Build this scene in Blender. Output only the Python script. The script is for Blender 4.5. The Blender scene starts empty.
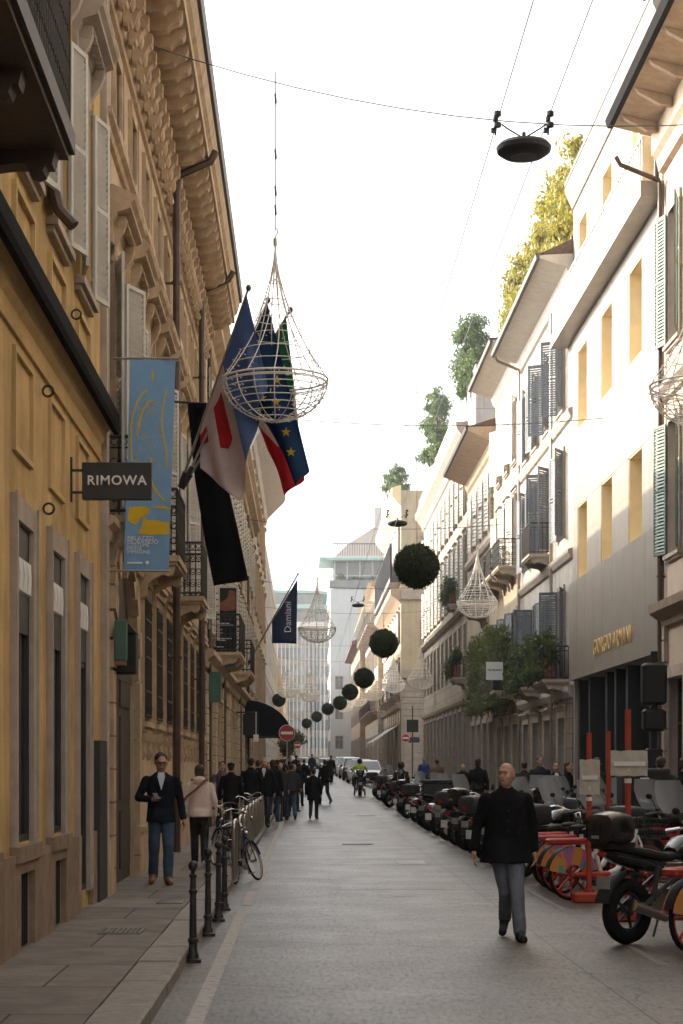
HAZE = True
import bpy, math, random
from mathutils import Vector, Matrix, Euler, noise
random.seed(7)
R = math.radians
PI = math.pi
scene = bpy.context.scene
C = scene.collection

# ------------------------------------------------------------------ world / camera / sun
SUN_EL, SUN_AZ = 25.0, 58.0        # azimuth measured from straight ahead towards the left
w = bpy.data.worlds.new("World"); scene.world = w; w.use_nodes = True
nt = w.node_tree; nt.nodes.clear()
wo = nt.nodes.new('ShaderNodeOutputWorld'); bg = nt.nodes.new('ShaderNodeBackground')
sk = nt.nodes.new('ShaderNodeTexSky'); sk.sky_type = 'NISHITA'; sk.sun_disc = False
sk.sun_elevation = R(SUN_EL); sk.sun_rotation = R(-SUN_AZ)
sk.air_density = 1.0; sk.dust_density = 6.0; sk.ozone_density = 1.0
hs = nt.nodes.new('ShaderNodeHueSaturation'); hs.inputs['Saturation'].default_value = 0.16
hs.inputs['Value'].default_value = 1.45
nt.links.new(sk.outputs[0], hs.inputs['Color']); nt.links.new(hs.outputs[0], bg.inputs[0])
bg.inputs[1].default_value = 0.15
nt.links.new(bg.outputs[0], wo.inputs[0])

cam = bpy.data.cameras.new('camera'); co = bpy.data.objects.new('camera', cam); C.objects.link(co)
co.location = (0, 0, 1.72); co.rotation_euler = (R(90), 0, 0)
cam.sensor_fit = 'VERTICAL'; cam.sensor_height = 36; cam.lens = 1800/1024*36
cam.shift_x = 36.5/1024; cam.shift_y = 254/1024
cam.clip_start = .1; cam.clip_end = 3000
cam.dof.use_dof = False
scene.camera = co

sl = bpy.data.lights.new('sun', 'SUN'); so = bpy.data.objects.new('sun', sl); C.objects.link(so)
sl.energy = 3.3; sl.angle = R(0.6); sl.color = (1.0, .84, .64)
d = Vector((-math.sin(R(SUN_AZ))*math.cos(R(SUN_EL)), math.cos(R(SUN_AZ))*math.cos(R(SUN_EL)), math.sin(R(SUN_EL))))
so.rotation_euler = d.to_track_quat('Z', 'Y').to_euler(); so.location = d*200
vs = scene.view_settings
vs.view_transform = 'Standard'; vs.look = 'None'; vs.gamma = 1; vs.use_curve_mapping = False
vs.exposure = 1.5
scene.cycles.max_bounces = 7; scene.cycles.diffuse_bounces = 4; scene.cycles.volume_bounces = 0
scene.cycles.use_denoising = True; scene.cycles.denoising_prefilter = 'ACCURATE'; scene.cycles.denoising_input_passes = 'RGB_ALBEDO_NORMAL'; scene.cycles.sample_clamp_indirect = 4

# ------------------------------------------------------------------ materials
def mat(name, col, rough=.75, metal=0., var=.14, scale=2.5, bump=0., bscale=40., streak=0., spec=.4, coat=0., col2=None, trans=0., blocks=None):
    m = bpy.data.materials.new(name); m.use_nodes = True
    n = m.node_tree; b = n.nodes['Principled BSDF']; L = n.links.new
    b.inputs['Roughness'].default_value = rough; b.inputs['Metallic'].default_value = metal
    b.inputs['Specular IOR Level'].default_value = (min(spec, .12) if rough >= .65 and metal == 0 else spec); b.inputs['Coat Weight'].default_value = coat
    geo = n.nodes.new('ShaderNodeNewGeometry')
    ns = n.nodes.new('ShaderNodeTexNoise'); ns.inputs['Scale'].default_value = scale; ns.inputs['Detail'].default_value = 6
    ns.inputs['Roughness'].default_value = .65
    L(geo.outputs['Position'], ns.inputs['Vector'])
    mx = n.nodes.new('ShaderNodeMix'); mx.data_type = 'RGBA'
    a = [max(0, c*(1-var)) for c in col]; c2 = col2 if col2 else [min(1, c*(1+var)) for c in col]
    mx.inputs[6].default_value = (*a, 1); mx.inputs[7].default_value = (*c2, 1)
    mr = n.nodes.new('ShaderNodeMapRange'); mr.inputs[1].default_value = .3; mr.inputs[2].default_value = .7
    L(ns.outputs['Fac'], mr.inputs[0]); L(mr.outputs[0], mx.inputs[0])
    out = mx.outputs[2]
    if streak:
        mp = n.nodes.new('ShaderNodeMapping'); mp.inputs['Scale'].default_value = (1.6, 1.6, .16)
        L(geo.outputs['Position'], mp.inputs[0])
        s2 = n.nodes.new('ShaderNodeTexNoise'); s2.inputs['Scale'].default_value = 1.6; s2.inputs['Detail'].default_value = 8
        s2.inputs['Roughness'].default_value = .7
        L(mp.outputs[0], s2.inputs['Vector'])
        m2 = n.nodes.new('ShaderNodeMapRange'); m2.inputs[1].default_value = .46; m2.inputs[2].default_value = .72
        L(s2.outputs['Fac'], m2.inputs[0])
        mu = n.nodes.new('ShaderNodeMath'); mu.operation = 'MULTIPLY'; mu.inputs[1].default_value = streak
        L(m2.outputs[0], mu.inputs[0])
        m3 = n.nodes.new('ShaderNodeMix'); m3.data_type = 'RGBA'
        m3.inputs[7].default_value = (col[0]*.42, col[1]*.40, col[2]*.40, 1)
        L(mu.outputs[0], m3.inputs[0]); L(out, m3.inputs[6]); out = m3.outputs[2]
    if blocks:
        sp = n.nodes.new('ShaderNodeSeparateXYZ'); L(geo.outputs['Position'], sp.inputs[0]); ad = n.nodes.new('ShaderNodeMath'); ad.operation = 'ADD'
        L(sp.outputs[0], ad.inputs[0]); L(sp.outputs[1], ad.inputs[1]); cb_ = n.nodes.new('ShaderNodeCombineXYZ'); L(ad.outputs[0], cb_.inputs[0]); L(sp.outputs[2], cb_.inputs[1])
        bk_ = n.nodes.new('ShaderNodeTexBrick'); bk_.inputs['Scale'].default_value = 1; bk_.inputs['Brick Width'].default_value = blocks[0]; bk_.inputs['Row Height'].default_value = blocks[1]
        bk_.inputs['Mortar Size'].default_value = .014; bk_.inputs['Mortar Smooth'].default_value = .2; bk_.inputs['Color1'].default_value = (.88,.88,.87,1); bk_.inputs['Color2'].default_value = (1.08,1.07,1.05,1); bk_.inputs['Mortar'].default_value = (.45,.43,.40,1)
        L(cb_.outputs[0], bk_.inputs['Vector']); mb_ = n.nodes.new('ShaderNodeMix'); mb_.data_type = 'RGBA'; mb_.blend_type = 'MULTIPLY'; mb_.inputs[0].default_value = 1
        L(out, mb_.inputs[6]); L(bk_.outputs['Color'], mb_.inputs[7]); out = mb_.outputs[2]
    L(out, b.inputs['Base Color'])
    if bump:
        nb = n.nodes.new('ShaderNodeTexNoise'); nb.inputs['Scale'].default_value = bscale; nb.inputs['Detail'].default_value = 5
        L(geo.outputs['Position'], nb.inputs['Vector'])
        bp = n.nodes.new('ShaderNodeBump'); bp.inputs['Strength'].default_value = bump; bp.inputs['Distance'].default_value = .02
        L(nb.outputs['Fac'], bp.inputs['Height']); L(bp.outputs[0], b.inputs['Normal'])
    if trans:
        b.inputs['Transmission Weight'].default_value = trans
    return m

def leafmat(name, c1, c2):
    m = bpy.data.materials.new(name); m.use_nodes = True
    n = m.node_tree; b = n.nodes['Principled BSDF']; L = n.links.new
    g = n.nodes.new('ShaderNodeNewGeometry')
    mx = n.nodes.new('ShaderNodeMix'); mx.data_type = 'RGBA'
    mx.inputs[6].default_value = (*c1, 1); mx.inputs[7].default_value = (*c2, 1)
    ns = n.nodes.new('ShaderNodeTexNoise'); ns.inputs['Scale'].default_value = 2.2
    L(g.outputs['Position'], ns.inputs['Vector'])
    ad = n.nodes.new('ShaderNodeMath'); ad.operation = 'ADD'
    mu = n.nodes.new('ShaderNodeMath'); mu.operation = 'MULTIPLY_ADD'; mu.inputs[1].default_value = .6; mu.inputs[2].default_value = -.3
    L(g.outputs['Random Per Island'], mu.inputs[0]); L(mu.outputs[0], ad.inputs[0]); L(ns.outputs['Fac'], ad.inputs[1])
    L(ad.outputs[0], mx.inputs[0]); L(mx.outputs[2], b.inputs['Base Color'])
    b.inputs['Roughness'].default_value = .55
    t = n.nodes.new('ShaderNodeBsdfTranslucent'); L(mx.outputs[2], t.inputs[0])
    ms = n.nodes.new('ShaderNodeMixShader'); ms.inputs[0].default_value = .3
    o = n.nodes['Material Output']
    L(b.outputs[0], ms.inputs[1]); L(t.outputs[0], ms.inputs[2]); L(ms.outputs[0], o.inputs['Surface'])
    return m

def emitmat(name, col, st):
    m = bpy.data.materials.new(name); m.use_nodes = True
    b = m.node_tree.nodes['Principled BSDF']
    b.inputs['Base Color'].default_value = (*col, 1)
    b.inputs['Emission Color'].default_value = (*col, 1); b.inputs['Emission Strength'].default_value = st
    return m

def plasticglass(name, alpha=.35):
    m = bpy.data.materials.new(name); m.use_nodes = True
    n = m.node_tree; b = n.nodes['Principled BSDF']
    b.inputs['Base Color'].default_value = (.75, .78, .8, 1); b.inputs['Roughness'].default_value = .12
    b.inputs['Alpha'].default_value = alpha
    return m

M = {}
M['yellow'] = mat('ochre plaster', (.53, .365, .165), .85, var=.26, scale=1.1, bump=.5, bscale=18, streak=.55)
M['yellow2'] = mat('ochre plaster upper', (.55, .39, .19), .85, var=.12, scale=1.2, bump=.25, bscale=25, streak=.3)
M['plinth'] = mat('brown stone plinth', (.26, .195, .14), .7, var=.25, scale=5, bump=.3, bscale=60, streak=.4)
M['trim'] = mat('grey stone trim', (.40, .34, .285), .75, var=.15, scale=4, bump=.2, bscale=80, streak=.3)
M['palazzo'] = mat('beige palazzo plaster', (.50, .385, .255), .85, var=.22, scale=1.1, bump=.3, bscale=22, streak=.4)
M['palstone'] = mat('palazzo carved stone', (.47, .355, .24), .8, var=.2, scale=3, bump=.4, bscale=45, streak=.5)
M['beige'] = mat('pale beige stone', (.50, .41, .305), .85, var=.18, scale=1.0, bump=.3, bscale=22, streak=.5, blocks=(1.3,.5))
M['pale'] = mat('pale grey stone cladding', (.52, .50, .47), .7, var=.1, scale=1, bump=.1, streak=.3, blocks=(1.6,.8))
M['iron'] = mat('dark wrought iron', (.018, .017, .016), .5, var=.3, scale=12, spec=.5)
M['rust_shade'] = mat('base stone with painted street shade', (.19, .155, .12), .8, var=.2, scale=2, bump=.3, bscale=40, streak=.4, blocks=(1.1,.45))  # stone colour darkened to carry the shade at street level
M['blackband'] = mat('blackened lead flashing', (.014, .013, .012), .95, var=.3, scale=4, spec=.05)
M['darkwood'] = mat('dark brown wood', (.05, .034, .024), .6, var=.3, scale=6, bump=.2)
M['pipe'] = mat('brown downpipe metal', (.075, .05, .038), .5, var=.3, scale=3, metal=.3)
M['gutter'] = mat('weathered copper gutter', (.085, .075, .06), .5, var=.3, scale=3, metal=.3)
M['shutter'] = mat('white grey shutter paint', (.52, .50, .46), .6, var=.1, scale=3, streak=.3)
M['shutgrey'] = mat('blue grey shutter paint', (.12, .135, .15), .6, var=.15, scale=3, streak=.2)
M['shutgreen'] = mat('sage green shutter paint', (.12, .17, .13), .6, var=.15, scale=3, streak=.2)
M['shutcream'] = mat('cream shutter paint', (.45, .42, .36), .6, var=.12, scale=3, streak=.3)
M['glass'] = mat('dark window glass', (.022, .024, .026), .07, var=.3, scale=.8, spec=.9)
M['glassblue'] = mat('sky tinted glass', (.15, .165, .165), .08, var=.3, scale=.4, spec=.9)
M['frame'] = mat('cream window frame', (.42, .39, .33), .6, var=.1)
M['framedark'] = mat('dark window frame', (.03, .028, .026), .5, var=.2)
M['panel'] = mat('sandstone cladding', (.30, .265, .22), .42, var=.10, scale=2.0, bump=.05, streak=.22)
M['band'] = mat('grey brown metal panels', (.235, .205, .17), .38, var=.12, scale=2, metal=.25, streak=.2)
M['gold'] = mat('brushed gold reveal', (.80, .64, .38), .45, var=.10, scale=1.5, metal=.0, spec=.4)
M['goldletters'] = mat('brass letters', (.95, .68, .30), .3, var=.05, metal=.8)
M['pinkwall'] = mat('pinkish beige plaster', (.48, .385, .30), .85, var=.15, scale=1, bump=.2, bscale=25, streak=.3)
M['rust'] = mat('rusticated stone', (.38, .31, .25), .8, var=.18, scale=3, bump=.3, bscale=50, streak=.35)
M['greywall'] = mat('pale grey plaster', (.38, .35, .31), .85, var=.15, scale=1, bump=.25, bscale=25, streak=.55)
M['creamwall'] = mat('cream plaster', (.40, .33, .24), .85, var=.15, scale=1, bump=.25, bscale=25, streak=.55)
M['whitewall'] = mat('off white stone facade', (.40, .35, .285), .8, var=.12, scale=1, bump=.2, bscale=25, streak=.5, blocks=(1.4,.55))
M['ochrewall'] = mat('warm yellow facade', (.50, .415, .28), .85, var=.15, scale=.8, bump=.2, streak=.5)
M['brownwall'] = mat('brown stone facade', (.30, .22, .16), .85, var=.2, scale=1, bump=.15, streak=.4)
M['paleblue'] = mat('pale blue grey render', (.56, .60, .60), .8, var=.06, scale=.4, streak=.15)
M['pinkroofwall'] = mat('dusty pink render', (.50, .42, .37), .85, var=.08, scale=.5, streak=.2)
M['teal'] = mat('verdigris roof', (.30, .48, .44), .6, var=.15, scale=.8)
M['eavewood'] = mat('painted eave boards', (.46, .35, .25), .7, var=.15, scale=4, streak=.3)
M['eavewhite'] = mat('pale eave boards', (.52, .48, .42), .7, var=.1, scale=4, streak=.2)
M['roof'] = mat('dark roof tile', (.13, .085, .065), .85, var=.3, scale=6, bump=.4)
M['black'] = mat('matt black', (.010, .010, .010), .6, var=.2, scale=8)
M['blackcloth'] = mat('black cloth', (.010, .010, .011), .95, var=.25, scale=6, bump=.3, bscale=60, spec=.1)
M['blackgloss'] = mat('black gloss paint', (.008, .008, .009), .22, var=.2, spec=.6, coat=.3)
M['darkgrey'] = mat('dark grey plastic', (.035, .035, .037), .5, var=.2)
M['rubber'] = mat('tyre rubber', (.012, .012, .012), .85, var=.2, scale=20)
M['chrome'] = mat('chrome', (.62, .62, .62), .18, metal=1, var=.05)
M['steel'] = mat('brushed steel', (.42, .39, .35), .3, metal=.9, var=.1)
M['redpaint'] = mat('red paint', (.36, .03, .02), .4, var=.15, scale=10, coat=.2)
M['orange'] = mat('red orange post paint', (.38, .05, .02), .55, var=.15, scale=8)
M['white'] = mat('white paint', (.72, .71, .68), .5, var=.05)
M['paper'] = mat('taped paper notice', (.50, .46, .38), .7, var=.12, scale=12, bump=.3, bscale=20)
M['silver'] = mat('silver paint', (.42, .43, .44), .3, metal=.6, var=.06, coat=.4)
M['bluepaint'] = mat('blue paint', (.03, .07, .22), .3, var=.1, coat=.3)
M['screen'] = plasticglass('clear windscreen', .35)
M['headlamp'] = mat('headlamp glass', (.65, .66, .66), .08, var=.05, spec=.9)
M['taillamp'] = mat('tail lamp red', (.42, .015, .012), .15, var=.1, spec=.8)
M['terracotta'] = mat('terracotta', (.24, .11, .07), .85, var=.2, scale=6, streak=.3)
M['leaf'] = leafmat('dark hedge leaves', (.026, .045, .014), (.095, .125, .030))
M['leafmid'] = leafmat('olive hedge leaves', (.045, .065, .018), (.16, .18, .045))
M['leafball'] = leafmat('clipped box leaves', (.018, .032, .012), (.065, .085, .035))
M['leafyel'] = leafmat('autumn ivy leaves', (.16, .20, .03), (.46, .36, .06))
M['leafgrn'] = leafmat('roof tree leaves', (.04, .085, .02), (.14, .20, .05))
M['bark'] = mat('bark', (.10, .075, .055), .9, var=.3, scale=12, bump=.5)
M['skin'] = mat('skin', (.46, .26, .18), .5, var=.12, scale=12, spec=.35)
M['skindark'] = mat('eye and lip tone', (.10, .045, .035), .5, var=.1)
M['wirelight'] = mat('pale fairy light wire', (.78, .72, .63), .45, var=.15, scale=20)
M['cable'] = mat('overhead cable', (.10, .10, .105), .5, var=.1)
M['denim'] = mat('blue denim', (.055, .085, .13), .9, var=.25, scale=7, bump=.4, bscale=35, spec=.1)
M['denimgrey'] = mat('grey denim', (.14, .155, .19), .9, var=.25, scale=6, bump=.4, bscale=35, spec=.1)
M['navy'] = mat('navy wool', (.012, .014, .022), .95, var=.25, scale=6, bump=.35, bscale=50, spec=.1)
M['pinkcoat'] = mat('pale pink jacket', (.64, .53, .47), .85, var=.1, scale=6, bump=.35, bscale=30, spec=.15)
M['tan'] = mat('tan leather', (.20, .075, .035), .5, var=.2, scale=8)
M['shirt'] = mat('pale shirt', (.55, .58, .63), .85, var=.05)
M['hairbrown'] = mat('brown hair', (.045, .025, .016), .6, var=.3, scale=30, bump=.5, bscale=120)
M['hairblack'] = mat('black hair', (.012, .010, .009), .6, var=.3, scale=30, bump=.5, bscale=120)
M['contact'] = mat('pale contact cable', (.24, .25, .27), .5, var=.1)
M['hairgrey'] = mat('grey hair', (.30, .28, .26), .7, var=.2, scale=30, bump=.5, bscale=120)
M['olive'] = mat('olive parka', (.055, .05, .033), .9, var=.2, scale=6, bump=.35, bscale=40, spec=.1)
M['hivis'] = mat('high visibility yellow', (.55, .62, .03), .7, var=.08)
M['greycoat'] = mat('charcoal coat', (.035, .035, .038), .92, var=.2, scale=6, bump=.3, bscale=40, spec=.1)
M['browncoat'] = mat('camel coat', (.19, .12, .07), .9, var=.15, bump=.3, bscale=40, spec=.1)
M['purple'] = mat('mauve jumper', (.16, .09, .15), .9, var=.15, bump=.3, bscale=40, spec=.1)
M['awncloth'] = mat('black awning canvas', (.010, .011, .014), .9, var=.2)
M['greenbox'] = mat('green painted metal', (.05, .13, .09), .5, var=.15, streak=.3)

# ------------------------------------------------------------------ mesh builder
class MB:
    def __init__(s): s.v = []; s.f = []
    def add(s, vs, fs):
        o = len(s.v); s.v += [tuple(p) for p in vs]; s.f += [tuple(i+o for i in f) for f in fs]; return s
    def box(s, x0, x1, y0, y1, z0, z1):
        return s.add([(x0,y0,z0),(x1,y0,z0),(x1,y1,z0),(x0,y1,z0),(x0,y0,z1),(x1,y0,z1),(x1,y1,z1),(x0,y1,z1)],
                     [(0,3,2,1),(4,5,6,7),(0,1,5,4),(1,2,6,5),(2,3,7,6),(3,0,4,7)])
    def bbox(s, x0, x1, y0, y1, z0, z1, c=.01):
        # box with chamfered vertical and horizontal edges (octagonal section both ways)
        xs=(x0,x0+c,x1-c,x1); 
        def ring(z, i):
            a,b = (x0+i, x1-i); e,f = (y0+i, y1-i)
            return [(a+c,e,z),(b-c,e,z),(b,e+c,z),(b,f-c,z),(b-c,f,z),(a+c,f,z),(a,f-c,z),(a,e+c,z)]
        return s.loft([ring(z0,c),ring(z0+c,0),ring(z1-c,0),ring(z1,c)])
    def loft(s, rings, cap=True, close=True):
        n = len(rings[0]); vs = [p for r in rings for p in r]; fs = []
        for i in range(len(rings)-1):
            for j in range(n if close else n-1):
                k = (j+1) % n
                fs.append((i*n+j, i*n+k, (i+1)*n+k, (i+1)*n+j))
        if cap:
            fs.append(tuple(range(n-1, -1, -1))); fs.append(tuple(range((len(rings)-1)*n, len(rings)*n)))
        return s.add(vs, fs)
    def cyl(s, p0, p1, r0, r1=None, n=10, cap=True):
        r1 = r0 if r1 is None else r1
        p0 = Vector(p0); p1 = Vector(p1); d = (p1-p0)
        if d.length < 1e-6: return s
        q = d.to_track_quat('Z', 'Y')
        def ring(p, r): return [tuple(p + q @ Vector((r*math.cos(2*PI*i/n), r*math.sin(2*PI*i/n), 0))) for i in range(n)]
        return s.loft([ring(p0, r0), ring(p1, r1)], cap)
    def tube(s, pts, r, n=6, closed=False):
        pts = [Vector(p) for p in pts]; rings = []; m = len(pts)
        up = None
        for i, p in enumerate(pts):
            a = pts[(i-1) % m] if (closed or i > 0) else p; b = pts[(i+1) % m] if (closed or i < m-1) else p
            t = (b-a).normalized()
            if up is None:
                up = Vector((0,0,1)) if abs(t.z) < .9 else Vector((1,0,0))
            sx = t.cross(up).normalized(); up = sx.cross(t).normalized()
            rr = r[i] if isinstance(r, (list, tuple)) else r
            rings.append([tuple(p + sx*rr*math.cos(2*PI*k/n) + up*rr*math.sin(2*PI*k/n)) for k in range(n)])
        if closed:
            rings.append(rings[0]); return s.loft(rings, False)
        return s.loft(rings, True)
    def ell(s, c, r, n=12, m=8, rot=None):
        rings = []; c = Vector(c)
        if not isinstance(r, (list, tuple)): r = (r, r, r)
        vs = []; 
        for i in range(m+1):
            t = -PI/2 + PI*i/m
            if i in (0, m): t *= .985
            ring = []
            for j in range(n):
                p = Vector((r[0]*math.cos(t)*math.cos(2*PI*j/n), r[1]*math.cos(t)*math.sin(2*PI*j/n), r[2]*math.sin(t)))
                if rot: p = rot @ p
                ring.append(tuple(c+p))
            rings.append(ring)
        return s.loft(rings, True)
    def cap_(s, p0, p1, r0, r1, n=10):
        p0 = Vector(p0); p1 = Vector(p1); q = (p1-p0).to_track_quat('Z', 'Y'); d = (p1-p0).length
        rings = []
        def ring(z, r): return [tuple(p0 + q @ Vector((r*math.cos(2*PI*i/n), r*math.sin(2*PI*i/n), z))) for i in range(n)]
        for t in (-.98, -.7, -.35, 0): rings.append(ring(r0*t, r0*math.sqrt(1-t*t)))
        for t in (0, .35, .7, .98): rings.append(ring(d + r1*t, r1*math.sqrt(1-t*t)))
        return s.loft(rings, True)
    def prism(s, poly, a0, a1, axis='x'):
        # poly of 2D points; axis x: (y,z); axis y: (x,z); axis z: (x,y)
        def P(p, a):
            return {'x': (a, p[0], p[1]), 'y': (p[0], a, p[1]), 'z': (p[0], p[1], a)}[axis]
        return s.loft([[P(p, a0) for p in poly], [P(p, a1) for p in poly]], True)
    def torus(s, c, R_, r, axis='x', n=28, m=8, sx=1.):
        c = Vector(c); rings = []
        for i in range(n):
            a = 2*PI*i/n; ring = []
            for j in range(m):
                b = 2*PI*j/m; rr = R_ + r*math.cos(b); h = r*math.sin(b)*sx
                p = {'x': (h, rr*math.cos(a), rr*math.sin(a)), 'y': (rr*math.cos(a), h, rr*math.sin(a)), 'z': (rr*math.cos(a), rr*math.sin(a), h)}[axis]
                ring.append(tuple(c+Vector(p)))
            rings.append(ring)
        rings.append(rings[0]); return s.loft(rings, False)
    def quad(s, a, b, c, d): return s.add([a, b, c, d], [(0, 1, 2, 3)])
    def xf(s, mtx):
        s.v = [tuple(mtx @ Vector(p)) for p in s.v]; return s
    def mesh(s, name, m, smooth=35):
        me = bpy.data.meshes.new(name); me.from_pydata(s.v, [], s.f)
        for mm in (m if isinstance(m, (list, tuple)) else [m]): me.materials.append(mm)
        import bmesh
        bm = bmesh.new(); bm.from_mesh(me)
        bmesh.ops.recalc_face_normals(bm, faces=bm.faces); bm.to_mesh(me); bm.free()
        if smooth:
            for p in me.polygons: p.use_smooth = True
            me.set_sharp_from_angle(angle=R(smooth))
        return me
    def build(s, name, m, parent=None, smooth=35, loc=None):
        return obj(name, s.mesh(name, m, smooth), parent, loc)

def obj(name, me, parent=None, loc=None, rot=None):
    o = bpy.data.objects.new(name, me); C.objects.link(o)
    if parent: o.parent = parent
    if loc: o.location = loc
    if rot: o.rotation_euler = rot
    return o
def tag(o, label, cat, group=None):
    o['label'] = label; o['category'] = cat
    if group: o['group'] = group
    return o
def thing(name, label, cat, loc=(0,0,0), rz=0, group=None):
    o = bpy.data.objects.new(name, None); C.objects.link(o); o.location = loc; o.rotation_euler = (0,0,rz)
    o.empty_display_size = .3
    return tag(o, label, cat, group)
def structure(o, kind='structure'): o['kind'] = kind; return o
def kids(o): return [c for c in o.children]
def copy_tree(o, parent=None):
    c = o.copy(); C.objects.link(c); c.parent = parent
    for ch in list(o.children): copy_tree(ch, c)
    return c
def inst(root, loc, rz, label, group=None):
    c = copy_tree(root); c.location = loc; c.rotation_euler = (0,0,rz); c['label'] = label
    if group: c['group'] = group
    return c
def gz(y):
    if y < 62: return 0.
    if y < 140: return (y-62)*.0118
    return .92 + (y-140)*.003
def ordn(i, n=None):
    if n and i == n-1: return 'farthest'
    return ['nearest','second','third','fourth','fifth','sixth','seventh','eighth','ninth','tenth','eleventh','twelfth','thirteenth',
     'fourteenth','fifteenth','sixteenth','seventeenth','eighteenth','nineteenth','twentieth'][i]

def text_mesh(body, size, m, extrude=.004, sx=1., align='CENTER', spacing=1.0, bold=0.):
    cu = bpy.data.curves.new('lettering', 'FONT'); cu.body = body; cu.size = size; cu.extrude = extrude
    cu.align_x = align; cu.align_y = 'CENTER'; cu.space_character = spacing; cu.offset = bold; cu.resolution_u = 3
    o = bpy.data.objects.new('lettering', cu); C.objects.link(o)
    dg = bpy.context.evaluated_depsgraph_get(); me = bpy.data.meshes.new_from_object(o.evaluated_get(dg))
    bpy.data.objects.remove(o)
    for v in me.vertices: v.co.x *= sx
    me.materials.clear(); me.materials.append(m); me.name = 'lettering'
    return me
# ============================================================ people (voxel-fused bodies and clothes)
def fuse(mb, voxel, smooth=2, m=None, name='body', sm_fac=.6, disp=0.):
    me = bpy.data.meshes.new(name); me.from_pydata(mb.v, [], mb.f)
    import bmesh
    bm = bmesh.new(); bm.from_mesh(me); bmesh.ops.recalc_face_normals(bm, faces=bm.faces); bm.to_mesh(me); bm.free()
    o = bpy.data.objects.new('tmp', me); C.objects.link(o)
    r = o.modifiers.new('r', 'REMESH'); r.mode = 'VOXEL'; r.voxel_size = voxel
    if smooth:
        s_ = o.modifiers.new('s', 'SMOOTH'); s_.factor = sm_fac; s_.iterations = smooth
    dg = bpy.context.evaluated_depsgraph_get(); out = bpy.data.meshes.new_from_object(o.evaluated_get(dg))
    bpy.data.objects.remove(o); out.name = name
    out.materials.clear()
    for mm in (m if isinstance(m, (list, tuple)) else [m]): out.materials.append(mm)
    if disp:
        for v in out.vertices:
            p = v.co; a = noise.noise(Vector((p.x*7, p.y*7, p.z*4.5)))*.6 + noise.noise(Vector((p.x*16, p.y*16, p.z*9)))*.4
            v.co = p + v.normal*a*disp
    for p in out.polygons: p.use_smooth = True
    return out

def hand(b, wrist, dirn, palmn, s=1., curl=.5, grip=False):
    """palm and five separate fingers; dirn: wrist to knuckles, palmn: palm normal (where fingers curl)"""
    W = Vector(wrist); D = Vector(dirn).normalized(); N = Vector(palmn); N = (N - D*N.dot(D)).normalized(); S = D.cross(N)
    def P(a, c, n_): return W + (D*a + S*c + N*n_)*s
    b.cap_(P(-.02,0,0), P(.03,0,0), .026*s, .028*s, 8)
    for c in (-.027,-.009,.009,.027): b.cap_(P(.015,c*.75,0), P(.085,c,.002), .014*s, .0125*s, 7)
    for k, (c, l) in enumerate(((-.031,.062),(-.0105,.074),(.0105,.078),(.031,.070))):
        a0 = curl*.9; a1 = curl*2.0
        k0 = P(.088, c, .004); d0 = D*math.cos(a0)+N*math.sin(a0); k1 = k0 + d0*l*.55*s
        d1 = D*math.cos(a1)+N*math.sin(a1); k2 = k1 + d1*l*.45*s
        b.cap_(k0, k1, .0098*s, .0088*s, 6); b.cap_(k1, k2, .0088*s, .0075*s, 6)
    t0 = P(.02, .030, .008); t1 = P(.052, .056, .022); t2 = P(.078, .058, .040)
    b.cap_(t0, t1, .014*s, .011*s, 6); b.cap_(t1, t2, .0105*s, .009*s, 6)

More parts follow.
